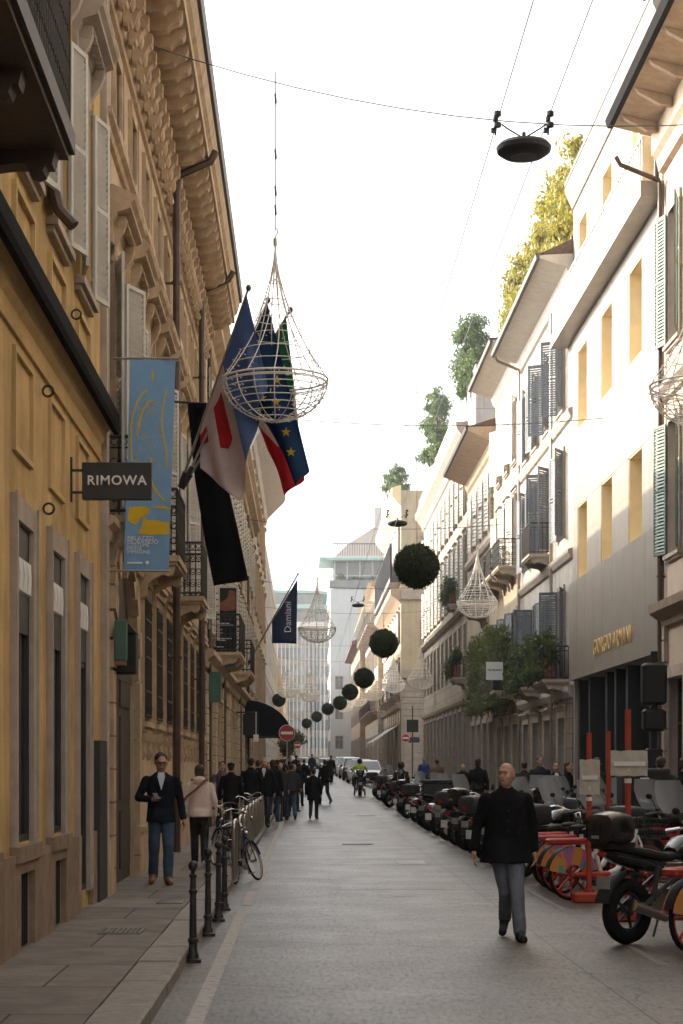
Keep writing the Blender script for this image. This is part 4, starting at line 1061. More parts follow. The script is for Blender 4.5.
rl.tube([(.3,.35,19.4),(H6.L-.3,.35,19.4)], .03, 5); H6.part('railing', rl, M['steel'])
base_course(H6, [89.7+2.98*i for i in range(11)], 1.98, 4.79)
H6.balcony(90.0, 6.1, 2.2, .7, 'trim', 'iron', 1.0, .14, False, 2, .4)
H6.balcony(92.9, 10.0, 2.2, .7, 'trim', 'iron', 1.0, .14, False, 2, .4)
H6.finish()
# -- R7 warm yellow building, set forward, side face towards us
H7 = Bld('apartment_building', 'warm yellow corner building with a dark railed upper balcony and striped awnings', 'building', 'R', 7.2, 135, 165, 22.4, M['ochrewall'], D=14)
for i in range(8):
    u = 137+3.5*i
    H7.window(u, 1.1, 1.9, 3.8, frame='framedark', recess=.3, name='shop_window', surround='brownwall', sw=.2)
    for z in (7.2, 11.0, 17.6): H7.window(u, z, 1.2, 2.4, frame='shutgrey', recess=.16, surround='trim', sw=.18, shut='shutcream', fine=False, ang=(10,10), cap='trim')
    H7.balcony(u, 7.0, 1.8, .7, 'brownwall', 'iron', 1.0, .15, False, 2, .7) if i % 2 == 0 else None
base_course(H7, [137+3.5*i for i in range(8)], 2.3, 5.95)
H7.profile('string_course', [(0,6.0),(.2,6.1),(.35,6.4),(0,6.6)], M['brownwall'])
H7.profile('cornice', [(0,13.9),(.3,14.2),(.8,14.6),(.8,15.0),(0,15.1)], M['eavewood'])
H7.profile('cornice', [(0,21.2),(.2,21.4),(.7,22.0),(.7,22.6),(0,22.8)], M['gold'])
rl = MB().box(0, 30, .72, .78, 16.0, 18.3)
for i in range(60): rl.box(i/2.0, i/2.0+.06, .68, .82, 15.9, 18.4)
rl.box(0, 30, 0, .84, 15.5, 15.9); H7.part('railing', rl, M['darkgrey'], 0)
H7.blocks('base_course', [(135.05, 165, -.02, .14, 0, 5.9)], M['brownwall']) if False else None
# side face (towards the viewer)
x0 = 0
sd = MB()
z = .9
while z < 8.2: sd.box(-.10, -.002, -13.9, -.05, z, z+.42); z += .46
H7.part('rusticated_base', sd, M['trim'], 0)
sd = MB(); sd.box(-.35, -.002, -13.9, .02, 8.3, 8.9); sd.box(-.3, -.002, -13.9, .02, 14.2, 14.9); H7.part('side_course', sd, M['trim'], 0)
for y in (-2.2, -5.4, -8.6):
    for z in (9.8, 16.3):
        sd = MB(); sd.box(-.06, -.003, y-.55, y+.55, z, z+2.4); o1 = H7.part('side_window', sd, M['shutgrey'], 0)
        sd = MB(); sd.box(-.12, -.062, y-.72, y-.56, z-.1, z+2.6); sd.box(-.12, -.062, y+.56, y+.72, z-.1, z+2.6); sd.box(-.2, -.062, y-.8, y+.8, z+2.61, z+2.8); sd.build('surround', M['trim'], o1, 0)
H7.finish()
# striped awnings on it
for i, u in enumerate((141, 148, 155)):
    aw = MB(); n_ = 12; W = 3.2
    o1 = thing('awning', 'striped white shop awning on the yellow corner building, %s of the three' % ['nearest','middle','farthest'][i], 'awning', (7.18, u, 4.9), PI/2, 'striped shop awnings')
    for k in range(n_):
        (aw if k % 2 == 0 else aw).box(0,0,0,0,0,0) if False else None
    a1 = MB(); a2 = MB()
    for k in range(n_):
        x = -W/2+W*k/n_; tgt = a1 if k % 2 == 0 else a2
        tgt.prism([(.0,0),(1.9,-1.3),(1.9,-1.6),(1.87,-1.6),(1.87,-1.28),(0,-.04)], x, x+W/n_, 'x')
    a1.build('canvas', M['white'], o1, 0); a2.build('stripes', M['darkgrey'], o1, 0)
# -- R8 loggia building
H8 = Bld('apartment_building', 'stone building with rows of curling iron balconies, beyond the yellow corner building', 'building', 'R', 6.7, 165.05, 200, 18.5, M['whitewall'], D=14)
for i in range(9):
    u = 167+3.8*i
    for z in (2.0, 7.0, 11.0, 15.0): H8.window(u, z, 1.3, 2.5, frame='framedark', recess=.2, surround='trim', sw=.15)
    bo = H8.balcony(u, 14.8, 2.6, 1.0, 'trim', 'iron', 1.1, .2, False, 2, .6)
    for k in range(3): MB().torus((-1.0+k*1.0, .7, 1.5), .6, .035, 'x', 16, 4).build('arched_rail', M['frame'], bo)
    H8.balcony(u, 6.8, 2.2, .8, 'brownwall', 'iron', 1.0, .2, False, 2, .6)
H8.profile('cornice', [(0,17.8),(.3,18.1),(.9,18.5),(0,18.8)], M['eavewood'])
H8.finish()
H9 = Bld('apartment_building', 'lower brown building with a small tiled roof in the distance on the right', 'building', 'R', 6.1, 200.05, 238, 15.2, M['brownwall'], D=14)
for i in range(9):
    u = 202+4.1*i
    for z in (2.2, 6.6, 10.8): H9.window(u, z, 1.6, 2.6, frame='frame', recess=.2, surround='trim', sw=.18)
H9.profile('roof', [(0,15.2),(.9,15.3),(.9,15.6),(-4,17.4),(-8,15.3)], M['roof'])
H9.finish()
# -- pale tower facing us
T = Bld('tower_block', 'pale blue grey tower with planted terrace and verdigris roof edge', 'building', 'F', 242, 3.4, 17, 25.5, M['paleblue'], D=26)
for i in range(6):
    for z in (4, 8, 12): T.window(4.6+2.2*i, z, 1.1, 1.8, frame='frame', glass='glassblue', recess=.15)
T.finish()
tt = MB(); tt.box(.5, T.L-.4, -9, -.9, 25.5, 29.3); T.part('penthouse', tt, M['glassblue'], 0)
tt = MB()
for i in range(8): tt.box(T.L-.7-i*1.7, T.L-.5-i*1.7, -.9, -.7, 25.5, 29.3)
tt.box(.2, T.L-.1, -.9, -.72, 27.3, 27.45); T.part('penthouse_frame', tt, M['paleblue'], 0)
T.part('roof', MB().prism([(.8,29.3),(.8,29.7),(-4,30.3),(-10,30.4),(-10,29.35)], -.5, T.L+1.5, 'x'), M['teal'], 0)
rl = MB(); rl.box(.2, T.L+.1, .02, .1, 25.55, 26.7); T.part('parapet', rl, M['glassblue'], 0)
rl = MB()
for i in range(40): rl.box(i*.33, i*.33+.08, -1.5, -1.42, 30.2, 31.7)
rl.box(0, 13.3, -1.53, -1.4, 31.7, 31.85); T.part('railing', rl, M['gutter'], 0)
# side face windows of the tower (left face, seen obliquely)
sd = MB()
for j in range(6):
    for i in range(5): sd.box(T.L+.001, T.L+.04, -3.5-i*4.5-2, -3.5-i*4.5, 3+j*3.8, 5.2+j*3.8)
T.part('side_glazing', sd, M['glassblue'], 0)
K = Bld('apartment_building', 'dusty pink gabled building rising behind the pale tower', 'building', 'F', 290, 4.5, 19, 33, M['pinkroofwall'], D=12)
K.finish(top=True)
K.part('roof', MB().prism([(K.x(4.3),33.002),(K.x(4.3),35),(K.x(7),37.5),(K.x(14),42),(K.x(19.2),42),(K.x(19.2),33.002)], -12, .15, 'y'), M['pinkroofwall'], 0)
K.part('chimney', MB().box(K.x(12.4), K.x(11.2), -3, -1.5, 40.3, 43.6), M['pale'], 0)
K.window(8, 30, 1.2, 2, frame='frame'); 
# -- rounded curtain wall building closing the street
E = thing('office_building', 'rounded glass and stone office building closing the end of the street', 'building', (0, 0, 0), 0)
def roundwall(z0, z1, dx=0., X0=-12, X1=5.6, Y=330, r=6, n=10):
    pts = [(X0, Y-0+dx), (X1-r, Y+dx)] if False else []
    pts = [(X0, Y-dx)] + [(X1-r + (r+dx)*math.sin(a), Y+r-(r+dx)*math.cos(a)) for a in [PI/2*i/n for i in range(n+1)]] + [(X1+dx, Y+40), (X0, Y+40)]
    return [[(p[0], p[1], z0) for p in pts], [(p[0], p[1], z1) for p in pts]]
MB().loft(roundwall(1.0, 27, 0)).build('wall', M['whitewall'], E, 30)
gb = MB(); sbm = MB()
for i in range(7):
    z = 5+i*3.3
    if z+2.2 < 27: gb.loft(roundwall(z, z+1.9, .08)) 
gb.build('glazing_band', M['glassblue'], E, 30)
fb = MB()
for i in range(22): x = -11.5+i*.72; fb.box(x-.07, x+.07, 329.4, 330.0, 3.5, 27)
for k in range(9):
    a = PI/2*k/9; x = -.4+6*math.sin(a); y = 336-6*math.cos(a); fb.cyl((x, y, 3.5), (x, y, 27), .12, n=5)
fb.build('fins', M['paleblue'], E, 0)
MB().loft(roundwall(27, 28.1, .9)).build('eave_band', M['white'], E, 30)
MB().loft(roundwall(28.1, 30.6, -1.2)).build('penthouse', M['glassblue'], E, 30)
MB().loft(roundwall(30.6, 31.4, .1)).build('eave_band', M['teal'], E, 30)
MB().loft(roundwall(31.4, 33.6, -2.4)).build('penthouse', M['glassblue'], E, 30)
MB().loft(roundwall(33.6, 34.1, -1.4)).build('roof', M['teal'], E, 30)

# ============================================================ GROUND
def strip(name, x0, x1, y0, y1, z, m, thick=None, step=6.0, nx=1, kind='structure'):
    ys = []; y = y0
    while y < y1-.01: ys.append(y); y += step
    ys.append(y1); b = MB()
    for i in range(len(ys)-1):
        for k in range(nx):
            a = x0+(x1-x0)*k/nx; c = x0+(x1-x0)*(k+1)/nx
            b.quad((a, ys[i], gz(ys[i])+z), (c, ys[i], gz(ys[i])+z), (c, ys[i+1], gz(ys[i+1])+z), (a, ys[i+1], gz(ys[i+1])+z))
        if thick:
            for a in (x0, x1): b.quad((a, ys[i], gz(ys[i])+z), (a, ys[i+1], gz(ys[i+1])+z), (a, ys[i+1], gz(ys[i+1])+z-thick), (a, ys[i], gz(ys[i])+z-thick))
    o = b.build(name, m, None, 0); o['kind'] = kind; return o

def asphalt():
    m = bpy.data.materials.new('worn asphalt'); m.use_nodes = True; n = m.node_tree; L = n.links.new; b = n.nodes['Principled BSDF']
    g = n.nodes.new('ShaderNodeNewGeometry')
    def noi(s, det=8, rough=.65, vec=None):
        q = n.nodes.new('ShaderNodeTexNoise'); q.inputs['Scale'].default_value = s; q.inputs['Detail'].default_value = det; q.inputs['Roughness'].default_value = rough
        L(vec or g.outputs['Position'], q.inputs['Vector']); return q.outputs['Fac']
    def rng(f, a, c, lo=0, hi=1):
        q = n.nodes.new('ShaderNodeMapRange'); q.inputs[1].default_value = a; q.inputs[2].default_value = c; q.inputs[3].default_value = lo; q.inputs[4].default_value = hi
        L(f, q.inputs[0]); return q.outputs[0]
    def mixc(f, a, c):
        q = n.nodes.new('ShaderNodeMix'); q.data_type = 'RGBA'
        for i, v in ((6, a), (7, c)):
            if isinstance(v, tuple): q.inputs[i].default_value = (*v, 1)
            else: L(v, q.inputs[i])
        if isinstance(f, float): q.inputs[0].default_value = f
        else: L(f, q.inputs[0])
        return q.outputs[2]
    m0 = n.nodes.new('ShaderNodeMapping'); m0.inputs['Scale'].default_value = (1.0, .22, 1); L(g.outputs['Position'], m0.inputs[0]); gv = m0.outputs[0]
    base = mixc(rng(noi(.45), .35, .65), (.070, .058, .047), (.130, .110, .088))
    base = mixc(rng(noi(34, 6, .8, gv), .50, .68, 0, .6), base, (.23, .20, .17))       # pale aggregate
    base = mixc(rng(noi(27, 6, .8, gv), .50, .66, 0, .55), base, (.035, .03, .025))
    base = mixc(rng(noi(3.5, 8, .7), .52, .70, 0, .7), base, (.060, .054, .047))   # stains
    mp = n.nodes.new('ShaderNodeMapping'); mp.inputs['Scale'].default_value = (.55, .035, 1); L(g.outputs['Position'], mp.inputs[0])
    base = mixc(rng(noi(1.0, 4, .6, mp.outputs[0]), .42, .62, 0, .6), base, (.19, .17, .145))   # tyre polished lanes
    v = n.nodes.new('ShaderNodeTexVoronoi'); v.feature = 'DISTANCE_TO_EDGE'; v.inputs['Scale'].default_value = .28
    wv = n.nodes.new('ShaderNodeTexNoise'); wv.inputs['Scale'].default_value = 1.3; wv.inputs['Detail'].default_value = 5; L(g.outputs['Position'], wv.inputs['Vector'])
    va = n.nodes.new('ShaderNodeVectorMath'); va.operation = 'ADD'; L(g.outputs['Position'], va.inputs[0]); L(wv.outputs['Color'], va.inputs[1]); L(va.outputs[0], v.inputs['Vector'])
    base = mixc(rng(v.outputs['Distance'], .0, .006, .8, 0), base, (.02, .018, .016))   # cracks
    L(base, b.inputs['Base Color'])
    L(rng(noi(.9), .3, .7, .32, .48), b.inputs['Roughness'])
    L(rng(noi(26, 6, .8, gv), .40, .62, .08, .72), b.inputs['Specular IOR Level'])
    bp = n.nodes.new('ShaderNodeBump'); bp.inputs['Strength'].default_value = .5; bp.inputs['Distance'].default_value = .008
    L(noi(95, 4), bp.inputs['Height']); 
    bp2 = n.nodes.new('ShaderNodeBump'); bp2.inputs['Strength'].default_value = .10; bp2.inputs['Distance'].default_value = .02
    L(noi(5, 5), bp2.inputs['Height']); L(bp.outputs[0], bp2.inputs['Normal']); L(bp2.outputs[0], b.inputs['Normal'])
    return m
def slabs(name, c1, c2, sx=1.4, sy=.75, rot=0., mortar=.012):
    m = mat(name, c1, .66, var=.25, scale=2.2, bump=.4, bscale=50); n = m.node_tree; L = n.links.new; b = n.nodes['Principled BSDF']
    g = n.nodes.new('ShaderNodeNewGeometry'); mp = n.nodes.new('ShaderNodeMapping'); mp.inputs['Rotation'].default_value = (0, 0, rot); L(g.outputs['Position'], mp.inputs[0])
    br_ = n.nodes.new('ShaderNodeTexBrick'); br_.inputs['Scale'].default_value = 1.0; br_.inputs['Brick Width'].default_value = sx; br_.inputs['Row Height'].default_value = sy
    br_.inputs['Mortar Size'].default_value = mortar; br_.inputs['Mortar Smooth'].default_value = .3; br_.inputs['Color1'].default_value = (.80,.80,.80,1); br_.inputs['Color2'].default_value = (1.12,1.1,1.08,1); br_.inputs['Mortar'].default_value = (.25,.23,.2,1)
    L(mp.outputs[0], br_.inputs['Vector'])
    mu = n.nodes.new('ShaderNodeMix'); mu.data_type = 'RGBA'; mu.blend_type = 'MULTIPLY'; mu.inputs[0].default_value = 1
    src = b.inputs['Base Color'].links[0].from_socket; L(src, mu.inputs[6]); L(br_.outputs['Color'], mu.inputs[7])
    s2 = n.nodes.new('ShaderNodeTexNoise'); s2.inputs['Scale'].default_value = 1.7; s2.inputs['Detail'].default_value = 9; s2.inputs['Roughness'].default_value = .75; L(g.outputs['Position'], s2.inputs['Vector'])
    r2 = n.nodes.new('ShaderNodeMapRange'); r2.inputs[1].default_value = .48; r2.inputs[2].default_value = .68; r2.inputs[4].default_value = .55; L(s2.outputs['Fac'], r2.inputs[0])
    m4 = n.nodes.new('ShaderNodeMix'); m4.data_type = 'RGBA'; m4.inputs[7].default_value = (*[c*.45 for c in c1], 1); L(r2.outputs[0], m4.inputs[0]); L(mu.outputs[2], m4.inputs[6])
    L(m4.outputs[2], b.inputs['Base Color'])
    return m
M['asphalt'] = asphalt()
M['slab'] = slabs('worn granite paving slabs', (.205, .18, .155), None, 1.9, 1.45)
M['slabr'] = slabs('right pavement slabs', (.19, .175, .155), None, 1.2, .8)
M['kerb'] = mat('granite kerb', (.23, .205, .175), .6, var=.25, scale=9, bump=.4, bscale=120, streak=.3)
def linemat():
    m = mat('worn white line paint', (.40, .38, .35), .65, var=.12, scale=9); n = m.node_tree; L = n.links.new; b = n.nodes['Principled BSDF']
    g = n.nodes.new('ShaderNodeNewGeometry'); q = n.nodes.new('ShaderNodeTexNoise'); q.inputs['Scale'].default_value = 14; q.inputs['Detail'].default_value = 8; q.inputs['Roughness'].default_value = .8
    L(g.outputs['Position'], q.inputs['Vector']); r = n.nodes.new('ShaderNodeMapRange'); r.inputs[1].default_value = .50; r.inputs[2].default_value = .72
    L(q.outputs['Fac'], r.inputs[0]); mx = n.nodes.new('ShaderNodeMix'); mx.data_type = 'RGBA'; mx.inputs[7].default_value = (.09,.083,.075,1)
    src = b.inputs['Base Color'].links[0].from_socket; L(src, mx.inputs[6]); L(r.outputs[0], mx.inputs[0]); L(mx.outputs[2], b.inputs['Base Color']); return m
M['line'] = linemat()
strip('ground', -500, 500, -150, 900, -.45, mat('distant ground', (.12,.11,.10), .9), step=25)
strip('road', -1.06, 5.62, -20, 340, 0, M['asphalt'], step=3, nx=2)
strip('side_street', 5.5, 60, 121.3, 134.8, -.004, M['asphalt'], step=4)
# pavements
strip('left_pavement', -2.75, -1.38, -20, 330, .12, M['slab'], .5, 4)
strip('right_pavement', 5.78, 8.3, -20, 121.2, .12, M['slabr'], .5, 4)
strip('right_pavement', 5.0, 6.6, 134.9, 330, .10, M['slabr'], .5, 4)
def kerb(name, x0, x1, y0, y1, far=70):
    b = MB(); y = y0; i = 0; rnd = random.Random(3)
    while y < y1:
        L_ = 1.15 + rnd.random()*.5 if y < far else 8
        z = gz(y); dz = rnd.uniform(-.006, .006); g_ = .006
        b.bbox(x0+rnd.uniform(-.004,.004), x1+rnd.uniform(-.006,.006), y+g_, y+L_-g_, z-.3, z+.124+dz, .018); y += L_
    o = b.build(name, M['kerb'], None, 30); structure(o); return o
kerb('left_kerb', -1.38, -1.03, -10, 330)
kerb('right_kerb', 5.60, 5.78, -10, 121)
# painted line along the left, in stretches
b = MB()
for y0, y1, x0, x1 in ((4, 21.3, -.80, -.68), (22.2, 24.6, -.78, -.66), (25.4, 60, -.76, -.64)):
    y = y0
    while y < y1-.01:
        ye = min(y+3, y1); b.quad((x0, y, .004), (x1, y, .004), (x1, ye, .004), (x0, ye, .004)); y = ye
structure(b.build('road_marking', M['line'], None, 0))
b = MB()
for i in range(9):
    y0 = 15.5+i*5.6; b.quad((3.05, y0, .004), (3.13, y0, .004), (3.13, y0+3.8, .004), (3.05, y0+3.8, .004))
ml = M['line'].copy(); M['line2'] = mat('nearly worn away line', (.17, .155, .135), .6, var=.3, scale=12); structure(b.build('parking_marking', M['line2'], None, 0))
# tar patch
def frame_patch(x0, x1, y0, y1): return MB().quad((x0,y0,.003),(x1,y0,.003),(x1,y1,.003),(x0,y1,.003))
structure(frame_patch(1.66, 2.14, 31.6, 32.7).build('road_patch', mat('pale stone cover', (.34,.32,.29), .5, var=.15, scale=8, bump=.3), None, 0))
for k, (x, y, r_, lab) in enumerate(((1.15, 39.5, .34, 'round iron manhole cover in the middle of the road'), (2.1, 62, .34, 'distant round iron manhole cover nearer the parked motorbikes'))):
    o = MB().cyl((x, y, .001), (x, y, .012), r_, n=28).build('manhole_cover', M['gutter'], None, 30); tag(o, lab, 'manhole cover')
# drain grates in the left pavement
for k, (x0, x1, y0, lab) in enumerate(((-1.98, -1.56, 17.15, 'slotted iron drain grate in the pavement nearest the camera'), (-1.73, -1.42, 20.9, 'small iron drain grate on the pavement beside the bollards'))):
    g = MB(); g.box(x0, x1, y0, y0+.5, .118, .123); n_ = 9
    o = thing('drain_grate', lab, 'drain grate', ((x0+x1)/2, y0+.25, .12))
    W = (x1-x0)/2
    MB().box(-W, W, -.28, .28, .0005, .004).build('recess', M['black'], o, 0)
    g = MB()
    for i in range(n_): xx = -W+2*W*(i+.5)/n_; g.box(xx-.014, xx+.014, -.27, .27, .004, .012)
    for yy in (-.28, -.02, .25): g.box(-W, W, yy, yy+.03, .005, .011)
    g.build('bars', M['steel'], o, 0)

b = MB()
for x_, w_, y0, y1 in ((2.35,.010,6,90),):
    y = y0
    while y < y1:
        b.quad((x_+.008*math.sin(y*.7), y, .0025), (x_+w_+.008*math.sin(y*.7), y, .0025), (x_+w_+.008*math.sin((y+1)*.7), y+1, .0025), (x_+.008*math.sin((y+1)*.7), y+1, .0025)); y += 1
for y in (31.2, 33.1, 47, 25.0): b.quad((.4, y, .0027), (2.6, y, .0027), (2.6, y+.05, .0027), (.4, y+.06, .0027))
structure(b.build('road_seam', mat('tar seam', (.022,.02,.018), .5, var=.2), None, 0))
# ============================================================ two-wheelers (forward = local +y)
def wheel(parent, name, y, r, wt, rim='darkgrey', spokes=6, tyre='rubber', wire=False, x=0):
    t = MB().torus((x, y, r), r-wt*.5, wt*.5, 'x', 30, 8, 1.05).build(name, M[tyre], parent)
    b = MB(); b.torus((x, y, r), r-wt*1.02, .016 if not wire else .010, 'x', 28, 6, 1.6)
    b.cyl((x-.05, y, r), (x+.05, y, r), .04 if not wire else .022, n=12)
    n_ = 18 if wire else spokes
    for k in range(n_):
        a = 2*PI*k/n_; e = (x, y+(r-wt)*math.cos(a), r+(r-wt)*math.sin(a))
        if wire: b.cyl((x+(.03 if k % 2 else -.03), y, r), e, .0018, n=3)
        else: b.cyl((x, y+.03*math.cos(a), r+.03*math.sin(a)), e, .020, .013, 6)
    b.build('rim', M[rim], t)
    return t

def scooter(label, paint='blackgloss', case=True, screen=True, seatm='black', group=None):
    g = thing('scooter', label, 'scooter', (0,0,0), 0, group)
    wheel(g, 'rear_wheel', -.66, .27, .11, 'darkgrey', 5); wheel(g, 'front_wheel', .68, .27, .10, 'darkgrey', 5)
    # bodywork
    def ring(y, zc, hw, hh, n=12, p=.75): return [(hw*math.copysign(abs(math.cos(a))**p, math.cos(a)), y, zc+hh*math.copysign(abs(math.sin(a))**p, math.sin(a))) for a in [2*PI*i/n for i in range(n)]]
    b = MB().loft([ring(-.98,.74,.05,.04), ring(-.90,.72,.13,.09), ring(-.65,.66,.19,.13), ring(-.30,.58,.21,.17), ring(-.05,.46,.19,.16), ring(.05,.36,.17,.10)])
    b.loft([ring(.02,.30,.17,.05), ring(.35,.29,.17,.05), ring(.46,.34,.16,.06)])
    b.build('body', M[paint], g)
    sh = MB(); rows = []
    for z, y, hw in ((.28,.42,.15),(.45,.47,.21),(.65,.50,.22),(.85,.47,.19),(.98,.42,.12)):
        rows.append([(-hw,y-.06,z),(-hw*.6,y+.03,z),(0,y+.07,z),(hw*.6,y+.03,z),(hw,y-.06,z),(hw*.6,y-.02,z),(0,y+.01,z),(-hw*.6,y-.02,z)])
    sh.loft(rows).build('leg_shield', M[paint], g)
    MB().loft([ring(-.78,.80,.12,.05), ring(-.55,.83,.16,.06), ring(-.25,.79,.15,.06), ring(.0,.76,.11,.05), ring(.10,.74,.07,.03)]).build('seat', M[seatm], g)
    fm = MB(); 
    for k in range(9):
        a = PI*.12+PI*.72*k/8; 
    rws = []
    for k in range(9):
        a = R(20)+R(130)*k/8; yy, zz = .68+.30*math.cos(a), .27+.30*math.sin(a)
        rws.append([(-.07,yy,zz),(0,yy+.015*math.cos(a),zz+.015*math.sin(a)),(.07,yy,zz),(.07,yy-.02*math.cos(a),zz-.02*math.sin(a)),(-.07,yy-.02*math.cos(a),zz-.02*math.sin(a))])
    fm.loft(rws).build('front_mudguard', M[paint], g)
    fk = MB()
    for sx in (-.085, .085): fk.cyl((sx,.68,.27), (sx,.50,.62), .025, n=8)
    fk.build('fork', M['steel'], g)
    hb = MB(); hb.tube([(-.36,.26,1.02),(-.22,.36,1.06),(0,.42,1.02),(.22,.36,1.06),(.36,.26,1.02)], .016, 7)
    for sx in (-1, 1): hb.cyl((sx*.26,.33,1.05), (sx*.37,.25,1.02), .021, n=8)
    hb.ell((0,.44,1.0), (.14,.10,.08), 12, 8).build('handlebar', M['darkgrey'], g)
    MB().ell((0,.535,.90), (.10,.04,.06), 12, 8).build('headlight', M['headlamp'], g)
    MB().ell((0,-.985,.70), (.10,.03,.04), 12, 8).build('tail_light', M['taillamp'], g)
    for sx in (-1, 1):
        mm = MB(); mm.tube([(sx*.24,.36,1.06),(sx*.30,.38,1.20),(sx*.34,.36,1.26)], .007, 5); mm.ell((sx*.36,.35,1.29), (.055,.018,.04), 10, 7); mm.build('mirror', M['black'], g)
    MB().box(-.09, .09, -1.06, -1.05, .40, .56).build('number_plate', M['white'], g, 0)
    ex = MB(); ex.cyl((.17,-.35,.28), (.19,-.92,.36), .05, .06, 12); ex.build('exhaust', M['steel'], g)
    en = MB(); en.bbox(-.16,-.04,-.72,-.15,.20,.40,.03); en.cyl((-.17,-.66,.27),(-.05,-.66,.27),.10,n=12); en.build('engine', M['darkgrey'], g)
    MB().tube([(-.10,-.12,.25),(-.16,-.20,.02),(-.10,-.14,.012)], .014, 6).tube([(.10,-.12,.25),(.16,-.20,.02),(.10,-.14,.012)], .014, 6).build('stand', M['steel'], g)
    if case:
        tc = MB(); tc.loft([ring(-1.18,1.02,.14,.10,16,.5), ring(-1.14,1.02,.21,.15,16,.5), ring(-.95,1.02,.235,.165,16,.5), ring(-.76,1.02,.21,.15,16,.5), ring(-.72,1.02,.15,.11,16,.5)])
        t_ = tc.build('top_case', M['darkgrey'], g); MB().box(-.04,.04,-1.2,-1.17,.93,.99).build('latch', M['taillamp'], t_, 0)
        MB().box(-.10,.10,-1.05,-.7,.80,.86).build('rack', M['black'], g, 0)
    if screen:
        rws = []
        for z, y, hw in ((1.02,.52,.16),(1.18,.46,.24),(1.36,.38,.25),(1.52,.31,.19)):
            rws.append([(-hw,y-.08,z),(-hw*.5,y,z),(0,y+.02,z),(hw*.5,y,z),(hw,y-.08,z),(hw*.5,y-.006,z),(0,y+.014,z),(-hw*.5,y-.006,z)])
        MB().loft(rws).build('windscreen', M['screen'], g)
    return g

